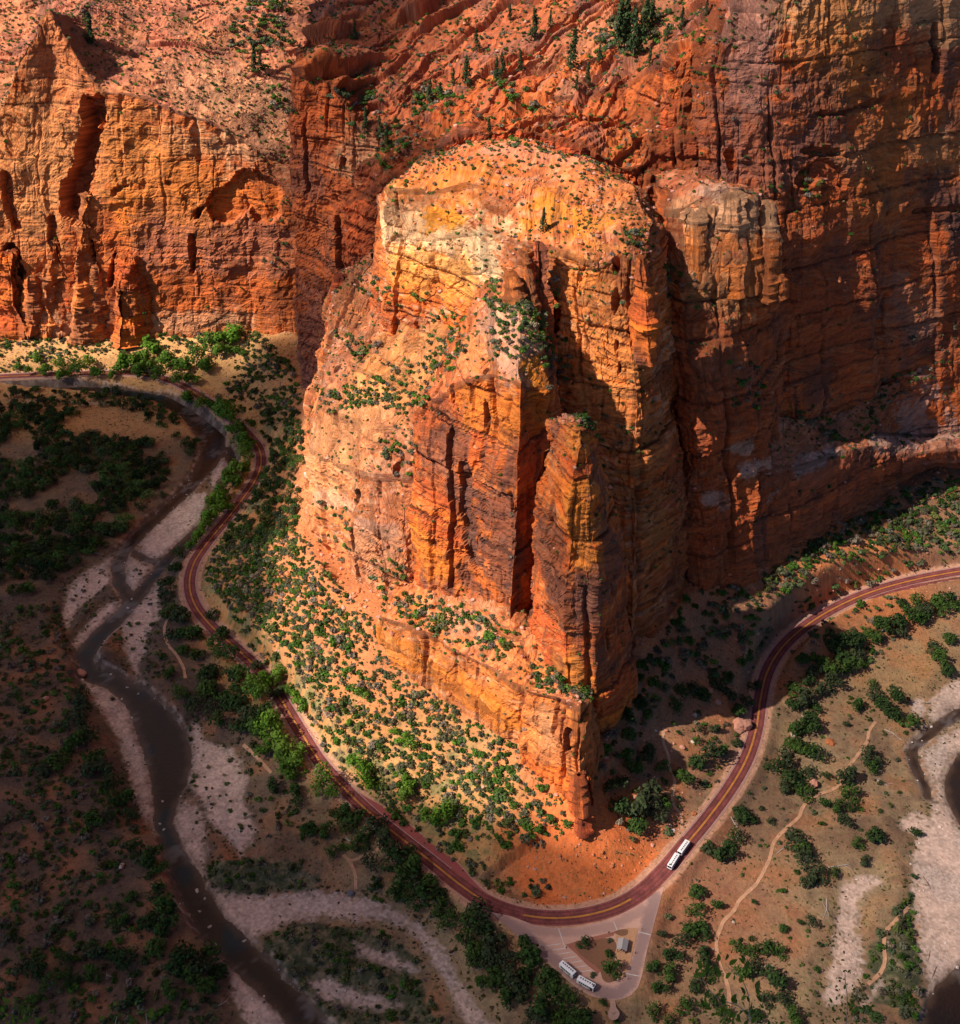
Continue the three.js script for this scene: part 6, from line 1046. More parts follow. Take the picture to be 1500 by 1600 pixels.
// what a plant is told apart by: the nearest of these, and its rank among its like there
const MARKS = [[60, 610, 'far end of the river'], [130, 200, 'dark slot in the far cliff'], [75, 20, 'apex of the far orange cliff'], [360, 300, 'alcove in the far cliff'], [120, 480, 'pillars below the far cliff'], [300, 440, 'ledge below the far alcove'], [420, 140, 'green gully beside the dark wall'], [260, 90, 'pink slope above the far cliff'], [480, 300, 'edge of the dark red wall'], [640, 150, 'bushy patch on the red slope'], [790, 110, 'row of pines on red slope'], [985, 60, 'pine grove on the high slope'], [1110, 60, 'dark chimney in the right wall'], [800, 220, 'rounded top of the butte'], [960, 360, 'overhang right of the butte top'], [720, 390, 'cream patch on the butte'], [600, 460, 'bushy ledge left of cream patch'], [690, 540, 'gully beside the tower crown'], [800, 520, 'whitish tower crown'], [895, 655, 'top of the slender tower'], [540, 640, 'corner of the butte shoulder'], [560, 850, 'lower wall of the shoulder'], [700, 960, 'bushy ledge under the tower'], [870, 1080, 'stepped buttress'], [1170, 340, 'cream banded pillars'], [1260, 290, 'arched recess in the right wall'], [1060, 440, 'bushy notch right of the butte'], [1280, 660, 'grey rim above the lower band'], [1420, 600, 'ledge under the right wall'], [1470, 740, 'undercut alcove'], [1080, 900, 'foot of the dark bay'], [330, 540, 'big cottonwood belt'], [390, 690, 'left bend of the road'], [335, 700, 'wide bend of the river'], [270, 820, 'long pale sand bar'], [207, 900, 'triangular sand island'], [130, 940, 'sand bank left of the island'], [130, 1040, 'reddish block in the river'], [190, 1190, 'left gravel bar'], [340, 1220, 'wide speckled sand bank'], [300, 1320, 'narrow gravel bar'], [420, 1370, 'low green patch by the wash'], [470, 1410, 'bend of the pale wash'], [560, 1530, 'sand streaks inside the wash'], [40, 1350, 'left edge at mid slope'], [60, 1530, 'lower left corner'], [250, 1500, 'lowest bend of the river'], [430, 1110, 'lit clump beside the road'], [560, 1210, 'bright tree trio by the road'], [690, 1280, 'pale lay-by of the road'], [640, 1370, 'dark row along the road'], [760, 1440, 'left corner of the turnaround'], [850, 1560, 'outer edge of the turnaround'], [915, 1300, 'orange prow'], [640, 1100, 'middle of the sunlit slope'], [480, 1000, 'upper sunlit slope'], [1010, 1260, 'thicket right of the prow'], [1158, 1128, 'big pink boulder'], [1100, 1190, 'beaten track left of road'], [1255, 1170, 'upright boulder by the footpath'], [1330, 1020, 'inner side of the thicket'], [1460, 960, 'right end of the road'], [1330, 900, 'bare orange bank'], [1400, 830, 'bushy right slope'], [1390, 1110, 'upper end of the footpath'], [1330, 1230, 'middle of the footpath'], [1440, 1220, 'narrow side channel'], [1260, 1340, 'path crossing under trees'], [1360, 1310, 'bare topped trees'], [1140, 1320, 'white bus on the road'], [1085, 1420, 'right arm of the turnaround'], [1180, 1500, 'lower end of the footpath'], [1050, 1540, 'red soil below the turnaround'], [1330, 1450, 'pale sandy wash'], [1410, 1460, 'green strip beside the river'], [1400, 1580, 'dark pool at lower right']];
const ORD = ['nearest', 'second nearest', 'third nearest', 'fourth nearest', 'fifth nearest', 'sixth nearest', 'seventh nearest', 'eighth nearest', 'ninth nearest', 'tenth nearest', 'eleventh nearest', 'twelfth nearest'];
const many = (kind, say, list) => list.forEach(([a, b, c]) => atPx(kind, a, b, c, SAY[say]));
many('cottonwood', 'bend', [[400, 1070, 30], [418, 1060, 26], [436, 1054, 22], [408, 1086, 24], [450, 1076, 22], [464, 1086, 22], [476, 1100, 22], [430, 1120, 24], [420, 1142, 32], [440, 1152, 32], [420, 1168, 30], [446, 1176, 34], [462, 1192, 30], [468, 1172, 22], [452, 1206, 26], [506, 1216, 28], [500, 1234, 24], [520, 1242, 20], [430, 1134, 26]]);
many('cottonwood', 'slope', [[560, 1195, 24], [570, 1210, 26], [578, 1222, 22], [548, 1186, 18], [634, 1240, 22], [640, 1224, 18], [672, 1280, 24], [690, 1278, 26], [700, 1268, 22], [632, 1155, 20], [642, 1166, 18], [565, 1082, 20], [525, 1160, 14], [545, 1128, 12], [616, 1142, 14], [682, 1068, 14]]);
many('cottonwood', 'north', [[330, 540, 28], [350, 526, 30], [366, 520, 26], [310, 560, 24], [286, 570, 22], [265, 560, 26], [240, 545, 24], [225, 555, 26], [206, 568, 28], [190, 572, 22], [216, 582, 24], [140, 570, 20], [95, 572, 18], [74, 578, 18], [60, 562, 14], [152, 582, 18], [176, 585, 16], [100, 584, 22], [122, 580, 22], [346, 546, 26], [376, 546, 20], [320, 574, 24], [300, 590, 22], [280, 595, 20], [250, 588, 22], [232, 574, 18], [30, 574, 12], [46, 580, 12]]);
many('cottonwood', 'strip', [[346, 640, 24], [360, 655, 26], [372, 670, 28], [380, 690, 26], [386, 710, 26], [376, 734, 24], [364, 754, 24], [350, 770, 26], [340, 786, 24], [330, 806, 24], [320, 820, 22], [312, 836, 18], [300, 850, 16], [352, 792, 20], [366, 735, 20], [392, 694, 16], [318, 632, 22], [334, 632, 20], [292, 622, 20], [350, 632, 18]]);
many('oak', 'verge', [[590, 1290, 32], [572, 1304, 26], [620, 1340, 36], [640, 1360, 36], [632, 1384, 34], [660, 1400, 36], [652, 1378, 28], [612, 1328, 28], [560, 1320, 26], [545, 1292, 24], [510, 1300, 22], [690, 1420, 30], [700, 1442, 28], [536, 1272, 26], [556, 1276, 30], [580, 1350, 24], [520, 1330, 20], [486, 1300, 20], [674, 1380, 24], [600, 1312, 24], [640, 1330, 20], [618, 1398, 22], [586, 1384, 18], [684, 1400, 22]]);
many('oak', 'lot', [[746, 1424, 38], [736, 1448, 34], [760, 1460, 30], [770, 1482, 36], [746, 1482, 30], [790, 1500, 34], [776, 1520, 30], [800, 1532, 30], [828, 1500, 34], [850, 1532, 36], [878, 1560, 38], [902, 1590, 36], [850, 1572, 36], [820, 1470, 20], [760, 1504, 26], [742, 1504, 22], [812, 1556, 28], [836, 1590, 34], [790, 1560, 24], [870, 1590, 30], [822, 1524, 26], [756, 1536, 22], [728, 1470, 22]]);
many('oak', 'plain', [[1240, 1076, 22], [1256, 1094, 26], [1272, 1106, 20], [1236, 1098, 20], [1250, 1140, 30], [1266, 1132, 26], [1236, 1162, 26], [1256, 1170, 30], [1276, 1180, 24], [1224, 1186, 28], [1208, 1200, 26], [1240, 1216, 34], [1256, 1236, 26], [1226, 1230, 22], [1338, 1104, 18], [1362, 1070, 16], [1366, 1088, 22], [1378, 1104, 26], [1398, 1088, 22], [1390, 1114, 24], [1420, 1126, 26], [1356, 1184, 30], [1362, 1200, 22], [1320, 1216, 28], [1326, 1240, 26], [1308, 1262, 20], [1318, 1284, 20], [1288, 1256, 14], [1158, 1270, 28], [1176, 1282, 14], [1150, 1308, 22], [1130, 1338, 26], [1136, 1322, 20], [1106, 1330, 20], [1240, 1310, 30], [1256, 1344, 30], [1276, 1364, 28], [1262, 1378, 22], [1250, 1326, 24], [1302, 1364, 16], [1338, 1318, 18], [1362, 1306, 26], [1350, 1346, 16], [1266, 1440, 18], [1250, 1441, 10], [1222, 1452, 14], [1322, 1132, 10], [1204, 1282, 12], [1190, 1262, 9], [1120, 1415, 14], [1178, 1410, 9], [1262, 1206, 22], [1330, 1262, 16], [1430, 1302, 14], [1290, 1212, 14]]);
many('oak', 'south', [[1085, 1394, 24], [1086, 1424, 26], [1080, 1456, 24], [1096, 1450, 20], [1102, 1462, 18], [1064, 1472, 24], [1050, 1494, 24], [1150, 1480, 20], [1170, 1490, 22], [1196, 1480, 24], [1216, 1486, 20], [1180, 1512, 26], [1210, 1532, 30], [1160, 1520, 22], [1046, 1522, 24], [1030, 1546, 20], [1086, 1540, 22], [1070, 1572, 24], [1110, 1566, 20], [1226, 1562, 26], [1020, 1510, 18], [1098, 1500, 26], [1106, 1520, 22], [1130, 1582, 22], [1196, 1560, 22], [1240, 1590, 24], [1020, 1580, 22], [1180, 1590, 22], [1044, 1596, 20], [1034, 1460, 12], [1102, 1486, 16]]);
many('oak', 'prow', [[1010, 1250, 34], [990, 1266, 34], [1024, 1270, 32], [1000, 1290, 28], [966, 1256, 30], [1040, 1256, 20], [1106, 1182, 30], [1090, 1194, 24], [1124, 1176, 20], [1070, 1220, 22], [1060, 1208, 16], [1056, 1104, 20], [1098, 1088, 24], [1150, 1110, 20], [1166, 1100, 20], [1140, 1086, 20], [1120, 1070, 22], [1080, 1076, 22], [1148, 1160, 16], [1116, 1140, 14], [1092, 1140, 12], [1002, 1096, 22], [980, 1122, 24], [984, 1150, 22], [1012, 1180, 24], [1034, 1200, 20], [990, 1200, 24], [970, 1220, 24], [1064, 1080, 20], [1180, 1070, 18], [1016, 1234, 22], [1060, 1144, 9], [1088, 1156, 12], [952, 1230, 20], [1052, 1130, 8]]);
many('oak', 'east', [[1300, 1010, 26], [1320, 1006, 26], [1340, 1000, 26], [1360, 990, 26], [1376, 980, 24], [1284, 1080, 20], [1270, 1050, 22], [1286, 1040, 24], [1306, 1050, 24], [1318, 1030, 26], [1300, 1068, 22], [1340, 1022, 24], [1330, 1044, 22], [1396, 970, 26], [1420, 962, 26], [1440, 950, 24], [1460, 940, 22], [1440, 965, 24], [1470, 952, 20], [1490, 946, 22], [1250, 1030, 20], [1430, 940, 20], [1480, 930, 20], [1404, 986, 20], [1458, 1010, 22], [1466, 1032, 24], [1480, 1000, 20], [1476, 1050, 20], [1262, 1066, 16], [1410, 946, 20]]);
many('oak', 'gap', [[266, 956, 26], [286, 966, 28], [300, 990, 28], [276, 990, 26], [260, 930, 24], [262, 908, 22], [272, 886, 20], [282, 866, 18], [356, 1024, 30], [340, 1010, 28], [380, 1052, 28], [362, 1056, 26], [326, 1050, 26], [330, 1076, 30], [318, 1064, 20], [284, 1084, 26], [306, 1104, 28], [330, 1110, 22], [342, 1128, 24], [376, 1096, 30], [394, 1112, 28], [360, 1100, 24], [380, 1132, 30], [400, 1142, 26], [406, 1120, 22], [350, 1086, 20], [266, 1052, 18], [286, 1018, 18], [310, 1026, 18], [416, 1106, 22], [370, 1076, 24], [394, 1080, 20], [428, 1230, 20], [462, 1238, 20], [466, 1256, 16], [480, 1296, 24], [432, 1084, 18], [404, 1040, 16], [350, 990, 20], [332, 960, 18]]);
many('oak', 'bank', [[132, 1104, 26], [124, 1128, 30], [140, 1150, 30], [122, 1160, 26], [150, 1180, 28], [166, 1200, 26], [140, 1205, 26], [180, 1222, 26], [196, 1250, 26], [206, 1276, 24], [150, 1284, 26], [168, 1280, 22], [92, 1190, 30], [70, 1200, 22], [180, 1245, 22], [128, 1080, 18], [212, 1324, 24], [240, 1336, 26], [252, 1356, 22], [230, 1350, 20], [246, 1390, 26], [210, 1400, 16], [256, 1420, 30], [230, 1440, 30], [262, 1450, 30], [290, 1490, 34], [312, 1510, 34], [330, 1490, 30], [300, 1526, 30], [278, 1516, 30], [250, 1480, 30], [320, 1540, 28], [340, 1515, 26], [200, 1500, 30], [180, 1490, 26], [150, 1490, 26], [216, 1560, 26], [190, 1440, 22], [184, 1420, 18], [160, 1378, 12], [268, 1550, 26], [146, 1524, 22], [60, 1520, 28], [40, 1510, 24], [100, 1500, 22], [110, 1530, 22], [78, 1540, 26]]);
const woodPoly = [[[-10, 655], [60, 640], [110, 640], [170, 690], [236, 690], [262, 730], [258, 790], [230, 800], [190, 830], [160, 860], [110, 890], [60, 920], [-10, 960]]];
const inPoly = (p, x, y) => { let c = false; for (let i = 0, j = p.length - 1; i < p.length; j = i++) if ((p[i][1] > y) !== (p[j][1] > y) && x < (p[j][0] - p[i][0]) * (y - p[i][1]) / (p[j][1] - p[i][1]) + p[i][0]) c = !c; return c; };
const taken = new Map();
const cellOf = (x, z) => Math.floor(x / 4) * 4096 + Math.floor(z / 4);
function free(p, gap) {
  const r = Math.ceil(gap / 4); for (let a = -r; a <= r; a++) for (let b = -r; b <= r; b++) for (const q of taken.get(cellOf(p[0] + a * 4, p[2] + b * 4)) || []) if (Math.hypot(q[0] - p[0], q[1] - p[2]) < gap + q[2] * 0.3) return false; return true;
}
const take = (p, w) => { const c = cellOf(p[0], p[2]); if (!taken.has(c)) taken.set(c, []); taken.get(c).push([p[0], p[2], w]); };
for (const k of Object.keys(LISTED)) for (const q of LISTED[k]) take(q.p, q.w);
const tooWet = (x, z) => sdWater(x, -z) < 2 || gridAt(roadNear, x, -z) < 6.2 || sdLotGrid(x, -z) < 1.5 || TRAIL2.some((t) => polyDist(t, x, z)[0] < 1.6);
const TRAIL2 = TRAILS.map((t) => t.filter((_, i) => i % 3 === 0).map((q) => [q[0], q[2]]));
// outlines filled at random: [kind, share of area, smallest, largest width in metres, words, outline, chance on sand]
const r1 = rng(91);
function fill(kind, perHectare, w0, w1, say, px, o = {}) {
  const pts = px.map(([a, b]) => G(a, b)), xs = pts.map((q) => q[0]), zs = pts.map((q) => q[2]), x0 = Math.min(...xs), x1 = Math.max(...xs), z0 = Math.min(...zs), z1 = Math.max(...zs), flatP = pts.map((q) => [q[0], q[2]]), n = Math.round((x1 - x0) * (z1 - z0) / 1e4 * perHectare);
  for (let i = 0; i < n; i++) {
    const x = lerp(x0, x1, r1()), z = lerp(z0, z1, r1()), w = 1.22 * lerp(w0, w1, Math.pow(r1(), 1.5)), u = r1();
    if (!inPoly(flatP, x, z) || tooWet(x, z) || (sdSand(x, -z) < 1 && u > (o.sand ?? 0.04))) continue;
    const dn = 0.12 + nz(x / (o.clump ?? 22), 31.5, z / (o.clump ?? 22)) + 0.5 * nz(x / 9, 33.1, z / 9); if (dn < (o.bare ?? -0.1) + 0.3 * (u - 0.5)) continue;
    const p = [x, height(x, z), z]; if (!free(p, w * 0.8 * (o.gap ?? 0.42))) continue;
    if (!seen([x, p[1] + w * 0.5, z])) continue;
    take(p, w); plant(kind, p, w, SAY[say]);
  }
}
fill('oak', 1000, 4, 9.5, 'wood', woodPoly[0], { bare: -0.14, gap: 0.3, clump: 30 });
fill('oak', 368, 4, 8, 'wood', [[-10, 610], [200, 618], [300, 655], [318, 690], [300, 720], [270, 690], [200, 640], [100, 636], [-10, 650]], { bare: -0.3, gap: 0.4 });
fill('oak', 552, 3.5, 6.5, 'forest', [[376, 660], [420, 640], [470, 645], [476, 700], [466, 760], [470, 830], [430, 850], [380, 850], [346, 850], [372, 800], [410, 750], [414, 710]], { bare: -0.6, gap: 0.3 });
fill('bush', 700, 2, 4, 'talus', [[464, 836], [535, 920], [598, 996], [700, 1056], [800, 1122], [812, 1196], [740, 1190], [640, 1120], [560, 1070], [490, 990], [450, 900]], { bare: -0.2, gap: 0.36 });
fill('bush', 1700, 2.2, 5, 'talus', [[340, 850], [470, 830], [480, 900], [540, 960], [600, 1030], [520, 1070], [470, 1090], [400, 1020], [360, 960], [320, 900]], { bare: -0.42, gap: 0.24 });
fill('bush', 1100, 2, 4.6, 'talus', [[440, 1060], [520, 1060], [600, 1020], [700, 1076], [790, 1140], [810, 1200], [800, 1330], [700, 1310], [640, 1296], [560, 1240], [500, 1180]], { bare: -0.16, gap: 0.28 });
fill('bush', 1288, 2.2, 4.6, 'talus', [[740, 1180], [810, 1200], [880, 1250], [890, 1300], [840, 1330], [720, 1290]], { bare: -0.35, gap: 0.26 });
fill('bush', 598, 2, 4.5, 'talus', [[660, 1310], [780, 1340], [860, 1360], [870, 1400], [820, 1410], [740, 1380]], { bare: 0, gap: 0.4 });
fill('bush', 965, 2.4, 5, 'forest', [[200, 515], [300, 520], [400, 520], [455, 570], [476, 640], [420, 640], [380, 650], [340, 620], [380, 560], [330, 560]], { bare: -0.25, gap: 0.34 });
fill('bush', 758, 2, 4.5, 'north', [[-10, 515], [100, 525], [200, 525], [330, 520], [320, 545], [200, 560], [60, 580], [-10, 585]], { bare: -0.1, gap: 0.4 });
fill('bush', 690, 2.5, 5.5, 'prow', [[930, 1170], [985, 1060], [1080, 930], [1180, 900], [1210, 950], [1200, 1010], [1180, 1060], [1120, 1090], [1020, 1110], [1010, 1180], [950, 1250]], { bare: -0.15, gap: 0.36 });
fill('bush', 276, 1.6, 3.5, 'prow', [[1010, 1110], [1160, 1080], [1160, 1180], [1080, 1270], [1030, 1320], [940, 1300], [960, 1200]], { bare: 0, gap: 0.5 });
fill('bush', 1288, 2.6, 5.6, 'rtalus', [[1190, 900], [1290, 838], [1400, 772], [1510, 740], [1510, 860], [1420, 890], [1330, 920], [1250, 960], [1200, 940]], { bare: -0.28, gap: 0.28 });
fill('bush', 368, 2, 5, 'east', [[1230, 990], [1400, 930], [1510, 915], [1510, 990], [1400, 1000], [1340, 1050], [1240, 1110]], { bare: -0.05, gap: 0.45 });
fill('bush', 1000, 1.5, 4.2, 'left', [[-10, 960], [90, 940], [110, 1010], [120, 1080], [170, 1200], [230, 1330], [280, 1420], [330, 1500], [360, 1610], [-10, 1610]], { bare: -0.16, gap: 0.42, clump: 14 });
fill('oak', 82, 3.5, 6, 'left', [[-10, 960], [90, 940], [110, 1010], [100, 1200], [130, 1350], [230, 1440], [-10, 1610]], { bare: -0.1, gap: 0.6 });
fill('bush', 276, 1.4, 3.4, 'gap', [[250, 900], [320, 940], [420, 1070], [480, 1200], [560, 1270], [700, 1410], [760, 1480], [780, 1600], [720, 1540], [640, 1420], [500, 1390], [400, 1320], [330, 1150], [240, 1050]], { bare: -0.1, gap: 0.5, sand: 0.3 });
fill('bush', 1196, 1.2, 3, 'gap', [[310, 1340], [500, 1360], [500, 1396], [340, 1392]], { bare: -0.4, gap: 0.3 });
fill('bush', 965, 1.2, 3.4, 'verge', [[410, 1470], [470, 1440], [600, 1455], [650, 1500], [700, 1610], [480, 1610], [420, 1520]], { bare: -0.2, gap: 0.35, sand: 0.12 });
fill('bush', 1426, 1.6, 4, 'wash', [[1440, 1330], [1424, 1380], [1390, 1440], [1350, 1490], [1320, 1600], [1440, 1600], [1440, 1500], [1424, 1420]], { bare: -0.35, gap: 0.28, sand: 0.1 });
fill('bush', 138, 1, 2.6, 'plain', [[1190, 1060], [1430, 1000], [1420, 1160], [1400, 1290], [1300, 1380], [1290, 1600], [1010, 1600], [1040, 1390], [1160, 1220]], { bare: -0.3, gap: 0.6 });
fill('bush', 781, 1, 2.4, 'bank', [[100, 900], [180, 880], [260, 900], [240, 1000], [320, 1120], [400, 1230], [400, 1320], [320, 1340], [230, 1150], [130, 1060], [90, 990]], { bare: -0.05, gap: 0.4, sand: 0.24 });

fill('bush', 1500, 0.9, 2, 'talus', [[360, 830], [470, 835], [600, 1000], [800, 1125], [880, 1250], [880, 1320], [720, 1310], [600, 1262], [500, 1170], [420, 1030], [350, 930]], { bare: -0.25, gap: 0.3, clump: 12 });
fill('bush', 900, 1, 2.2, 'rtalus', [[1190, 900], [1290, 838], [1400, 772], [1510, 740], [1510, 880], [1330, 930], [1200, 950]], { bare: -0.2, gap: 0.3 });
fill('bush', 700, 0.9, 2, 'north', [[-10, 515], [200, 525], [400, 530], [470, 620], [420, 640], [340, 600], [200, 575], [-10, 585]], { bare: -0.2, gap: 0.35 });
// rock ledges
const ledgeMasses = [[[372, 20], [400, -5], [450, -5], [455, 70], [400, 90], [362, 75]], [[392, 110], [420, 110], [455, 150], [452, 176], [420, 170]], [[640, 150], [700, 140], [720, 150], [690, 178], [650, 180]], [[764, 118], [800, 124], [840, 150], [846, 175], [800, 160]], [[940, 40], [1010, 0], [1060, 40], [1000, 82], [930, 100]], [[555, 430], [600, 440], [670, 460], [680, 486], [620, 480], [570, 466]], [[660, 480], [720, 490], [730, 540], [700, 590], [670, 540]], [[520, 520], [560, 530], [610, 545], [560, 555]], [[500, 610], [550, 610], [560, 640], [500, 650]], [[600, 920], [660, 930], [740, 950], [810, 990], [790, 1030], [700, 1000], [610, 960]], [[250, 430], [330, 430], [350, 480], [270, 490], [180, 490]], [[1190, 290], [1270, 270], [1300, 300], [1230, 310]], [[1040, 420], [1080, 420], [1080, 470], [1040, 470]], [[1420, 530], [1500, 510], [1500, 560], [1380, 640], [1350, 690], [1330, 670]], [[1220, 610], [1290, 640], [1330, 700], [1250, 660]], [[960, 350], [1000, 360], [1000, 390], [960, 370]], [[840, 430], [880, 440], [880, 650], [850, 560]], [[420, 330], [460, 310], [460, 430], [400, 420], [410, 370]], [[830, 1040], [920, 1070], [920, 1090], [830, 1070]], [[560, 880], [620, 860], [640, 900], [590, 930]], [[480, 850], [520, 830], [530, 900], [500, 900]], [[610, 560], [690, 560], [660, 640], [600, 640]], [[530, 600], [600, 590], [620, 620], [560, 640]], [[600, 690], [650, 680], [640, 760], [600, 740]], [[500, 780], [540, 790], [560, 860], [520, 880]], [[760, 430], [850, 480], [850, 560], [770, 560]], [[870, 500], [900, 560], [900, 650], [870, 640]], [[900, 640], [1000, 640], [1000, 700], [930, 690]], [[560, 200], [620, 190], [660, 210], [600, 270]], [[500, 150], [560, 120], [600, 160], [540, 200]], [[1130, 560], [1180, 560], [1190, 640], [1140, 640]], [[790, 440], [850, 430], [850, 480], [790, 470]]];
{
  const r = rng(17);
  for (const R of ROCKS) for (let k = 0; k < R.pos.length; k += 3) {
    const ny = R.nrm[k + 1]; if (ny < 0.3 || r() > 0.12) continue;
    const p = [R.pos[k], R.pos[k + 1], R.pos[k + 2]], q = proj(...p); if (q[0] < -20 || q[0] > 1520 || q[1] < -30 || q[1] > 1300 || p[1] < height(p[0], p[2]) + 2) continue;
    const mass = ledgeMasses.some((m) => inPoly(m, q[0] + 14 * nz(p[0] / 9, p[1] / 9, p[2] / 9), q[1] + 14 * nz(p[2] / 9, p[1] / 9, p[0] / 9))), u = r(), slope = R.plain[k + 1] > 0.42, n = nz(p[0] / 30, p[1] / 30, p[2] / 30);
    if (u > (mass ? 0.75 : slope ? (q[1] < 260 ? 0.42 : 0.16) + 0.5 * Math.max(0, n) : 0.12 + 0.3 * Math.max(0, n)) || (!mass && ny < 0.45)) continue;
    const w = (mass ? 2.2 + 2.6 * r() : 1.2 + 1.9 * r() * r()) * (q[1] < 260 ? 1.35 : 1);
    if (!free(p, w * (mass ? 0.3 : 0.7)) || !seen([p[0], p[1] + w, p[2]], 4)) continue;
    take(p, w); plant('bush', [p[0], p[1] - 0.2, p[2]], w, SAY.ledge);
  }
}
// pines and larger trees picked out on the ledges: seen at px, py, so tall in px
function onRock(px, py) {
  let best = null, bd = 1e9;
  for (const R of ROCKS) for (let k = 0; k < R.pos.length; k += 3) { const ex = R.px[k] - px, ey = R.px[k + 1] - py; if (ex < 5 && ex > -5 && ey < 5 && ey > -5 && R.nrm[k + 1] > 0.1 && R.px[k + 2] < bd - 4) { bd = R.px[k + 2]; best = [R.pos[k], R.pos[k + 1] - 0.3, R.pos[k + 2]]; } }
  return best;
}
for (const [px, py, h] of [[733, 134, 40], [776, 118, 26], [788, 118, 32], [816, 110, 28], [894, 104, 50], [966, 72, 60], [980, 76, 66], [992, 84, 60], [1004, 60, 50], [1012, 44, 44], [676, 158, 30], [686, 152, 22], [712, 130, 22], [744, 78, 30], [838, 60, 40], [1016, 100, 24], [920, 130, 28], [905, 140, 20], [852, 360, 32], [404, 112, 34], [412, 106, 24], [150, 66, 40], [576, 200, 30], [600, 226, 26], [590, 214, 30], [760, 208, 24], [560, 60, 22], [1066, 40, 26], [1040, 60, 22], [940, 100, 26], [862, 40, 22], [800, 30, 22], [1100, 22, 22]]) {
  const p = onRock(px, py - 2); if (p) { const k = proj(...p)[2] / F; plant('pine', p, h * k / CT * 0.95, SAY.rim, true); }
}
// trees of the turnaround, each by itself
for (const [px, py, w, label] of [[913, 1472, 18, 'small dark tree at the upper left corner of the planted island'], [955, 1512, 26, 'large dark tree filling the lower end of the planted island'], [951, 1488, 12, 'small tree in the middle of the planted island'], [942, 1567, 12, 'small dark tree left of the drop shaped footway'], [926, 1524, 10, 'low bush between the parked bus and the planted island'], [952, 1470, 9, 'grey green bush by the upper edge of the planted island'], [963, 1597, 9, 'small dark bush under the drop shaped footway']]) atPx(w > 11 ? 'oak' : 'bush', px, py, w, [label, null]);

const tints = rng(77), stuffAt = {};
for (const kind of Object.keys(LISTED)) {
  const K = KINDS[kind], size = (q) => q.w / proj(...q.p)[2];
  const list = LISTED[kind].filter((q) => { const s = proj(...q.p); return s[0] > -40 && s[0] < 1540 && s[1] < 1650; }).sort((a, b) => (b.fixed ? 1 : 0) - (a.fixed ? 1 : 0) || size(b) - size(a));
  const single = list.slice(0, 290), byMark = new Map();
  for (const q of single) { const s = proj(q.p[0], q.p[1] + 0.4 * q.w, q.p[2]); let b = 1e9; for (const m of MARKS) { const d = Math.hypot(m[0] - s[0], m[1] - s[1]); if (d < b) { b = d; q.mark = m[2]; } } q.markD = b; if (kind === 'bush' && q.say[1]) q.say = [q.say[0].replace(/\btree\b/, 'bush').replace('bushy bush', 'low bush'), q.say[1].replace(/\btrees\b/, 'bushes')]; const key = q.say[0] + q.mark; if (!byMark.has(key)) byMark.set(key, []); byMark.get(key).push(q); }
  for (const l of byMark.values()) l.sort((a, b) => a.markD - b.markD).forEach((q, i) => { q.label = q.say[1] === null ? q.say[0] : `${q.say[0]}, ${ORD[i] ?? i + 1 + 'th nearest'} the ${q.mark}`; });
  list.forEach((q, i) => {
    const { crown, trunk } = K.v[q.v], s = q.w;
    if (i < 290) {
      const t = thing(NAMES[kind][0], q.label, NAMES[kind][1], q.p, q.turn, q.say[1] || undefined);
      t.scale.set(s, s * (kind === 'pine' ? 1 : q.sy), s);
      part('crown', crown, K.mats[q.m], t); part('trunk', trunk, kind === 'cottonwood' || (kind === 'oak' && i % 5 === 0) ? paleBark : bark, t);
    } else { const key = kind + q.v + '_' + q.m; (stuffAt[key] ??= { kind, q: [], crown, mat: K.mats[q.m] }).q.push(q); }
  });
}
{
  const o = new THREE.Group(); o.name = 'undergrowth'; o.userData = { kind: 'stuff', label: 'smaller bushes scattered over slopes, ledges and river banks', category: 'bushes' }; scene.add(o);
  const m4 = new THREE.Matrix4(), qq = new THREE.Quaternion(), Y = new THREE.Vector3(0, 1, 0), c = new THREE.Color();
  for (const s of Object.values(stuffAt)) {
    const im = new THREE.InstancedMesh(s.crown, s.mat, s.q.length); im.name = s.kind === 'bush' ? 'bush_foliage' : 'tree_foliage'; im.castShadow = im.receiveShadow = true; im.userData.kind = 'stuff';
    s.q.forEach((q, i) => { m4.compose(new THREE.Vector3(...q.p), qq.setFromAxisAngle(Y, q.turn), new THREE.Vector3(q.w * (0.8 + 0.5 * hash(i, 6)), q.w * q.sy, q.w * (0.8 + 0.4 * hash(i, 7)))); im.setMatrixAt(i, m4); const b = 0.6 + 0.95 * Math.pow(tints(), 1.4); im.setColorAt(i, c.setRGB(b * (0.9 + 0.25 * tints()), b, b * (0.85 + 0.3 * tints()))); });
    o.add(im);
  }
}
console.log(TRIS, Object.entries(LISTED).map(([k, l]) => k + ' ' + l.length).join(', '));
// ------------------------------------------------------------------ boulders, rubble, dead wood, tufts
function boulderGeo(seed) {
  const g = new THREE.IcosahedronGeometry(0.5, 4), p = g.attributes.position, col = new Float32Array(p.count * 3);
  for (let k = 0; k < p.count; k++) {
    let x = p.getX(k), y = p.getY(k), z = p.getZ(k); const m = 1 + 0.34 * nz(x * 1.7 + seed, y * 1.7, z * 1.7) + 0.34 * (blocks(x * 2.6 + seed * 3.1, y * 2.6, z * 2.6) - 0.5) + 0.08 * nz(x * 8, y * 8, z * 8 + seed);
    p.setXYZ(k, x * m * 1.1, Math.max(-0.3, y * m * 0.82), z * m);
    const t = 0.82 + 0.3 * nz(x * 5, y * 9, z * 5 + seed) + 0.2 * nz(x * 14, y * 14, z * 14); col.set([t, t * 0.97, t * 0.94], k * 3);
  }
  g.setAttribute('color', new THREE.BufferAttribute(col, 3)); g.computeVertexNormals(); return g;
}
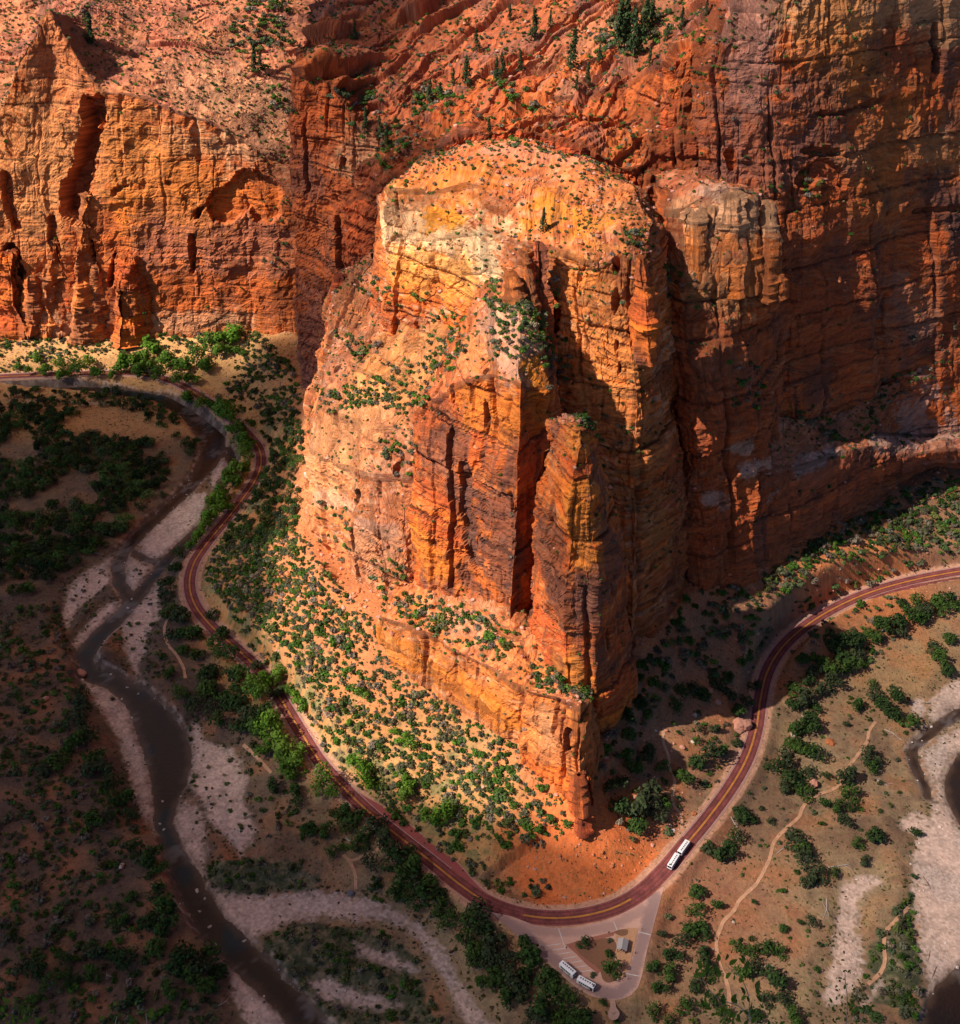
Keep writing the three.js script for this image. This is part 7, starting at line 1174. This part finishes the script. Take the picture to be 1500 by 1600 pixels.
const boulders = [1, 2, 3, 4, 5].map(boulderGeo), stoneMat = (r, g, b) => new THREE.MeshStandardMaterial({ color: new THREE.Color(r, g, b), vertexColors: true, roughness: 0.95 });
const STONE = { pink: stoneMat(0.52, 0.25, 0.17), orange: stoneMat(0.5, 0.17, 0.06), pale: stoneMat(0.6, 0.5, 0.42), red: stoneMat(0.34, 0.13, 0.075), grey: stoneMat(0.17, 0.16, 0.17) };
for (const [i, [px, py, w, m, label, sy]] of [
  [1158, 1130, 25, 'pink', 'very large cracked pink boulder beside the road', 1.1], [1270, 1226, 12, 'pink', 'upright pink boulder between trees and footpath', 1.8], [1297, 1157, 14, 'orange', 'flat orange rock alone on the brown flat above the footpath', 0.6], [1084, 1270, 8, 'orange', 'small orange boulder at the inner verge of the road'],
  [1240, 1146, 9, 'pale', 'pale boulder among the trees right of the road'], [127, 1050, 15, 'pink', 'reddish block standing in the river bend', 0.9], [1108, 1078, 11, 'pink', 'pinkish rock above the road, leftmost of the three there'], [1121, 1095, 10, 'pink', 'pinkish rock above the road, lowest of the three there'], [1133, 1088, 9, 'orange', 'orange rock above the road, rightmost of the three there'],
  [1066, 1166, 8, 'pink', 'pink rock in the bushes on the bare slope left of the road'], [1082, 1158, 6, 'pale', 'pale stone on the bare slope left of the road'], [1100, 1176, 8, 'orange', 'orange rock just above the round tree left of the road'], [1086, 1116, 6, 'pale', 'pale long stone high on the bare slope left of the road'], [548, 1394, 11, 'grey', 'dark grey boulder on the pale sand at the end of the trail'], [72, 1090, 9, 'pink', 'pink boulder on the brown slope left of the river'], [190, 1352, 9, 'pale', 'pale boulder at the edge of the left bank'], [191, 1352, 8, 'red', 'reddish boulder beside the pale one on the left bank'],
  [1052, 1296, 6, 'pale', 'white stone where the beaten track meets the road'], [1047, 1289, 5, 'pale', 'small white stone just left of the beaten track'], [1024, 1141, 5, 'pale', 'small white stone at the top of the beaten track'], [992, 1244, 7, 'pink', 'pinkish rock showing in the thicket right of the prow'], [940, 1330, 7, 'orange', 'orange block on the debris fan right of the prow'], [956, 1352, 6, 'orange', 'small orange block low on the debris fan'], [874, 1336, 7, 'orange', 'orange block left of the prow foot'], [1146, 1440, 4, 'pale', 'small white stone right of the dirt footpath'], [1114, 1483, 4, 'pale', 'small white stone left of the dirt footpath'], [480, 742, 9, 'pale', 'pale boulder under the left corner of the butte', 1.6],
].entries()) { const p = G(px, py + w * 0.25), k = proj(...p)[2] / F, t = new THREE.Mesh(boulders[i % 5], STONE[m]); t.name = numbered('boulder'); p[1] += w * k * 0.16 * (sy ?? 0.8); t.position.set(...p); t.scale.set(w * k, w * k * (sy ?? 0.8), w * k); t.rotation.y = i * 2.4; t.castShadow = t.receiveShadow = true; t.userData = { label, category: 'boulder' }; scene.add(t); }
[[199, 1074], [216, 1084], [254, 1252], [250, 1287], [256, 1296], [308, 1392], [312, 1424], [328, 1448], [320, 1404], [336, 1476], [382, 1470], [206, 936], [200, 950]].forEach(([px, py], i) => {
  const q = E(px, py, 1), t = new THREE.Mesh(boulders[i % 5], STONE.pale), s = 0.9 + 0.7 * hash(i, 5); t.name = numbered('river_stone'); t.position.set(q[0], 1.0, q[2]); t.scale.set(s * 1.4, s * 0.8, s); t.rotation.y = i; t.castShadow = true; t.userData = { label: `pale stone breaking the river surface, ${['uppermost', 'second', 'third', 'fourth', 'fifth', 'sixth', 'seventh', 'eighth', 'ninth', 'tenth', 'eleventh', 'twelfth', 'thirteenth'][[...Array(13).keys()].sort((a, b) => [1074, 1084, 1252, 1287, 1296, 1392, 1424, 1448, 1404, 1476, 1470, 936, 950][a] - [1074, 1084, 1252, 1287, 1296, 1392, 1424, 1448, 1404, 1476, 1470, 936, 950][b]).indexOf(i)]} counting downstream`, category: 'stone', group: 'pale stones in the river' }; scene.add(t);
});
const deadWood = std(0.46, 0.41, 0.37, 0.9), darkWood = std(0.16, 0.1, 0.07, 0.95);
for (const [i, [a, b, n, m, label]] of [
  [[1382, 1140], [1408, 1157], 7, 0, 'bleached fallen tree with many branches right of the footpath top'], [[1364, 1217], [1389, 1229], 4, 0, 'bleached fallen trunk on the brown flat right of the tall oak'], [[1252, 1118], [1272, 1131], 2, 0, 'pale fallen log below the upper tree clump'], [[1442, 1370], [1454, 1390], 5, 1, 'dark driftwood tangle on the pale river sand'], [[1450, 1372], [1470, 1389], 3, 0, 'grey driftwood branch on the pale river sand'], [[1453, 1486], [1450, 1501], 1, 1, 'dark short log on the lower river sand'], [[1463, 1511], [1456, 1529], 2, 1, 'dark forked log on the lowest river sand'], [[148, 864], [178, 868], 3, 0, 'grey fallen log on the bank left of the triangular island'], [[338, 1574], [360, 1557], 2, 0, 'pale fallen log at the lower left river bank'], [[1142, 1276], [1156, 1298], 5, 0, 'white dead branches under the round tree right of the road'], [[1214, 1334], [1230, 1322], 5, 0, 'grey dead twigs beside the footpath under trees'], [[1292, 1356], [1328, 1350], 4, 0, 'grey fallen branch between the two oak clumps'], [[158, 1298], [196, 1308], 3, 1, 'dark driftwood log on the left bank'], [[1436, 1164], [1450, 1176], 3, 0, 'grey branch on the sand spit by the side channel'], [[1190, 1510], [1210, 1512], 4, 0, 'white dead branches in the bushes right of the footpath'], [[1292, 1405], [1286, 1436], 3, 0, 'thin grey fallen branch beside the sandy wash'], [[540, 1310], [560, 1330], 4, 0, 'grey dead brush in the row below the road'],
].entries()) {
  const A = G(...a), B = G(...b), r = rng(300 + i), mat = m ? darkWood : deadWood, L = Math.hypot(B[0] - A[0], B[2] - A[2]), t = thing('fallen_tree', label, 'dead wood', A), R = Math.min(0.38, 0.09 + L * 0.013), at = (f) => [(B[0] - A[0]) * f, lerp(A[1], B[1], f) - A[1] + R * 0.9 + Math.sin(f * 3) * 0.25, (B[2] - A[2]) * f], mid = at(0.5); mid[0] += (r() - 0.5) * L * 0.15; mid[2] += (r() - 0.5) * L * 0.15;
  part('trunk', mergeGeometries([limb(at(0), mid, R, R * 0.75), limb(mid, at(1), R * 0.75, R * 0.3)]), mat, t);
  for (let k = 0; k < n; k++) { const f = 0.25 + 0.7 * r(), o = f < 0.5 ? at(0).map((v, j) => lerp(v, mid[j], f * 2)) : mid.map((v, j) => lerp(v, at(1)[j], f * 2 - 1)), an = r() * 6.28, l = L * (0.2 + 0.28 * r()); const e = [o[0] + Math.cos(an) * l, o[1] + 0.25 + r() * 0.9, o[2] + Math.sin(an) * l]; part('branch', mergeGeometries([limb(o, e, R * 0.45, R * 0.2), limb(e, [e[0] + Math.cos(an + 0.8) * l * 0.5, e[1] + 0.2, e[2] + Math.sin(an + 0.8) * l * 0.5], R * 0.2, R * 0.07)]), mat, t); }
}
{ // loose stones under the cliffs and on the bars; dry tufts on the flats
  const r = rng(5150), o = new THREE.Group(); o.name = 'rubble'; o.userData = { kind: 'stuff', label: 'loose stones and blocks fallen over the slopes and river bars', category: 'rubble' }; scene.add(o);
  const tg = leafCloud(77, { w: 1, h: 0.55, y0: 0, clumps: 4, leaves: 42, leaf: 0.2, tr: 0.02 }), bins = { pink: [], orange: [], pale: [], red: [] }, tufts = [[], []], m4 = new THREE.Matrix4(), qq = new THREE.Quaternion(), Y = new THREE.Vector3(0, 1, 0), lo = [1, 2, 3].map((s) => { const g = new THREE.IcosahedronGeometry(0.5, 1), p = g.attributes.position, c = new Float32Array(p.count * 3).fill(1); for (let k = 0; k < p.count; k++) { const x = p.getX(k), y = p.getY(k), z = p.getZ(k), f = 1 + 0.5 * nz(x * 2 + s * 7, y * 2, z * 2); p.setXYZ(k, x * f, y * f * 0.75, z * f); } g.setAttribute('color', new THREE.BufferAttribute(c, 3)); g.deleteAttribute('normal'); return g; });
  for (let i = 0; i < 90000; i++) {
    const x = lerp(-400, 360, r()), D = lerp(235, 880, r()), u = r(), tal = gridAt(TAL, x, D), s = sdSand(x, D), w = sdWater(x, D), rd = gridAt(roadNear, x, D), n = nz(x / 20, 3.3, D / 20), q = proj(x, 5, -D); if (q[0] < -20 || q[0] > 1520 || q[1] > 1620) continue;
    if (rd < 5.2 || sdLotGrid(x, D) < 1) continue;
    const tipK = near2(tip, x, D, 55), size = 0.35 + 1.5 * Math.pow(r(), 5), y = height(x, -D);
    if (w < 1) { if (w > -2.5 && u < 0.25) bins.pale.push([x, y, D, size * 0.8]); continue; }
    if (s < 0) { if (u < 0.1) bins.pale.push([x, y, D, size * 0.7]); else if (u > 0.93 && s > -7) tufts[0].push([x, y, D, 0.6 + r()]); continue; }
    if (tal > 2 && u < 0.1 + 0.012 * tal + 0.5 * tipK + 0.25 * Math.max(0, n)) bins[r() < 0.25 ? 'pink' : tal > 24 || tipK > 0.2 ? 'orange' : r() < 0.5 ? 'red' : 'pink'].push([x, y, D, size * (tal > 26 ? 1.5 : 1)]);
    else if (u > 0.45 - 0.5 * n - (s < 6 ? 0.3 : 0)) tufts[r() < 0.6 ? 0 : 1].push([x, y, D, 0.5 + 1.1 * r() * r() + (s < 4 ? 0.4 : 0)]);
  }
  // blocks caught on the rock ledges
  for (const R of ROCKS) for (let k = 0; k < R.pos.length; k += 3) if (R.nrm[k + 1] > 0.62 && r() < 0.016) { const q = proj(R.pos[k], R.pos[k + 1], R.pos[k + 2]); if (q[0] > -10 && q[0] < 1510 && q[1] > -20 && q[1] < 1250) bins[r() < 0.3 ? 'pink' : r() < 0.5 ? 'red' : 'orange'].push([R.pos[k], R.pos[k + 1], -R.pos[k + 2], 0.6 + 2.2 * Math.pow(r(), 4)]); }
  let n = 0;
  for (const [k, l] of Object.entries(bins)) { const im = new THREE.InstancedMesh(lo[n++ % 3], STONE[k], l.length); im.name = 'stone'; im.userData.kind = 'stuff'; im.castShadow = true; l.forEach((q, i) => { m4.compose(new THREE.Vector3(q[0], q[1] + q[3] * 0.15, -q[2]), qq.setFromAxisAngle(Y, i * 1.7), new THREE.Vector3(q[3] * (0.8 + 0.6 * hash(i, 1)), q[3] * (0.7 + 0.5 * hash(i, 2)), q[3])); im.setMatrixAt(i, m4); }); o.add(im); }
  const dg = new THREE.Group(); dg.name = 'dry_grass'; dg.userData = { kind: 'stuff', label: 'low tufts of grass and sage over the flats', category: 'grass' }; scene.add(dg);
  tufts.forEach((l, t) => { const im = new THREE.InstancedMesh(tg, t ? leafMat(0.2, 0.16, 0.07, 0.1) : leafMat(0.07, 0.08, 0.035, 0.1), l.length); im.name = 'tuft'; im.userData.kind = 'stuff'; l.forEach((q, i) => { m4.compose(new THREE.Vector3(q[0], q[1] - 0.03, -q[2]), qq.setFromAxisAngle(Y, i * 2.1), new THREE.Vector3(q[3], q[3] * 0.9, q[3])); im.setMatrixAt(i, m4); }); dg.add(im); });
  console.log('stones', Object.values(bins).map((l) => l.length).join(' '), 'tufts', tufts.map((l) => l.length).join(' '));
}
// ------------------------------------------------------------------ the rim one stands on, and the twigs that reach up from it
cliff('cliff_006', 'sandstone rim of the viewpoint', [60, 30, 8, -8, -30, -60].map((x) => [[x * 1.5, -10, -1], [x * 1.3, 200, -1], [x, 400, -1.2], [x, 443.2, -1.4], [x, 444, 0], [x, 446, 30], [x, 440, 60]]), { seed: 77, step: 4, warp: 0, joint: 0.12, layer: 0.1, rough: 0.12 });
{
  const leafG = (s) => { const sh = new THREE.Shape(); sh.moveTo(0, 0); sh.quadraticCurveTo(0.5, 0.35, 0, 1); sh.quadraticCurveTo(-0.5, 0.35, 0, 0); const g = new THREE.ShapeGeometry(sh, 4), p = g.attributes.position; for (let k = 0; k < p.count; k++) p.setZ(k, 0.18 * Math.abs(p.getX(k)) - 0.12 * p.getY(k) ** 2); g.computeVertexNormals(); return g.scale(s, s, s); };
  const green = [leafMat(0.1, 0.2, 0.02, 0.4), leafMat(0.06, 0.12, 0.02, 0.4)]; green.forEach((m) => { m.vertexColors = false; });
  const twig = std(0.3, 0.24, 0.17, 0.9);
  const shrub = (name, label, root, limbs, leaves, size, seed) => {
    const t = thing(name, label, 'shrub', root), r = rng(seed), L = (q) => { const p = P(...q); return [p[0] - root[0], p[1] - root[1], p[2] - root[2]]; };
    for (const l of limbs) { const pts = [[0, 0, 0], ...l.map(L)].map((q) => new THREE.Vector3(...q)), c = new THREE.CatmullRomCurve3(pts), g = new THREE.TubeGeometry(c, 40, 1, 6), p = g.attributes.position; for (let k = 0; k < p.count; k++) { const f = Math.floor(k / 7) / 40, o = c.getPointAt(f), w = lerp(0.008, 0.002, f); p.setXYZ(k, o.x + (p.getX(k) - o.x) * w, o.y + (p.getY(k) - o.y) * w, o.z + (p.getZ(k) - o.z) * w); } g.computeVertexNormals(); part('branch', g, twig, t); }
    for (const [px, py, D, n] of leaves) {
      const o = L([px, py, D]), gs = [[], []];
      for (let k = 0; k < n; k++) { const g = leafG(size * (0.7 + 0.6 * r())); g.rotateX(-1.2 + 1.6 * r()); g.rotateY(r() * 6.28); g.translate(o[0] + (r() - 0.5) * 0.13, o[1] + (r() - 0.5) * 0.09, o[2] + (r() - 0.5) * 0.12); gs[r() < 0.5 ? 0 : 1].push(g); }
      gs.forEach((l, i) => { if (l.length) part('leaves', mergeGeometries(l), green[i], t); });
    }
  };
  shrub('rim_shrub', 'close green leafed twigs rising from below over the dirt footpath', [0.95, 444.6, -2.2], [[[1200, 1640, 2.9], [1175, 1593, 3.1], [1154, 1572, 3.15], [1136, 1566, 3.2], [1119, 1558, 3.2], [1103, 1539, 3.25], [1096, 1524, 3.3]], [[1176, 1640, 2.9], [1170, 1582, 3.2], [1171, 1565, 3.25], [1164, 1540, 3.3], [1152, 1521, 3.35], [1138, 1512, 3.4]]], [[1098, 1527, 3.28, 9], [1112, 1547, 3.22, 6], [1106, 1552, 3.2, 5], [1129, 1557, 3.2, 9], [1138, 1513, 3.38, 6], [1150, 1519, 3.35, 6], [1172, 1548, 3.28, 7], [1163, 1558, 3.26, 4], [1096, 1578, 3.1, 9], [1110, 1580, 3.1, 10], [1136, 1582, 3.1, 10], [1152, 1582, 3.1, 8], [1132, 1572, 3.15, 5], [1194, 1580, 3.1, 8], [1204, 1594, 3.05, 8], [1180, 1596, 3.05, 6]], 0.042, 1);
  shrub('rim_shrub', 'thin close twig with small leaves over the pale sandy wash', [2.0, 444.6, -2.3], [[[1326, 1640, 3.2], [1323, 1590, 3.6], [1324, 1560, 3.7], [1321, 1536, 3.8], [1320, 1516, 3.9]], [[1340, 1640, 3.2], [1345, 1600, 3.5], [1352, 1580, 3.6]]], [[1320, 1520, 3.88, 8], [1314, 1526, 3.86, 5], [1328, 1534, 3.8, 7], [1318, 1548, 3.75, 6], [1328, 1562, 3.7, 7], [1306, 1562, 3.7, 4], [1314, 1580, 3.62, 8], [1338, 1576, 3.62, 7], [1326, 1590, 3.58, 8], [1296, 1588, 3.58, 9], [1350, 1584, 3.58, 8], [1280, 1596, 3.5, 8], [1310, 1598, 3.5, 8]], 0.026, 2);
  shrub('rim_shrub', 'close pale twig tips at the bottom left edge', [-1.8, 444.4, -2.2], [[[170, 1640, 2.9], [180, 1600, 3.1], [183, 1588, 3.15]], [[226, 1640, 2.9], [230, 1604, 3.1], [228, 1584, 3.15]]], [[182, 1592, 3.12, 8], [188, 1600, 3.1, 6], [228, 1588, 3.12, 9], [236, 1598, 3.1, 6], [20, 1580, 3.2, 14], [36, 1592, 3.15, 14], [6, 1590, 3.15, 12], [50, 1600, 3.1, 10]], 0.034, 3);
}
renderer.render(scene, camera);
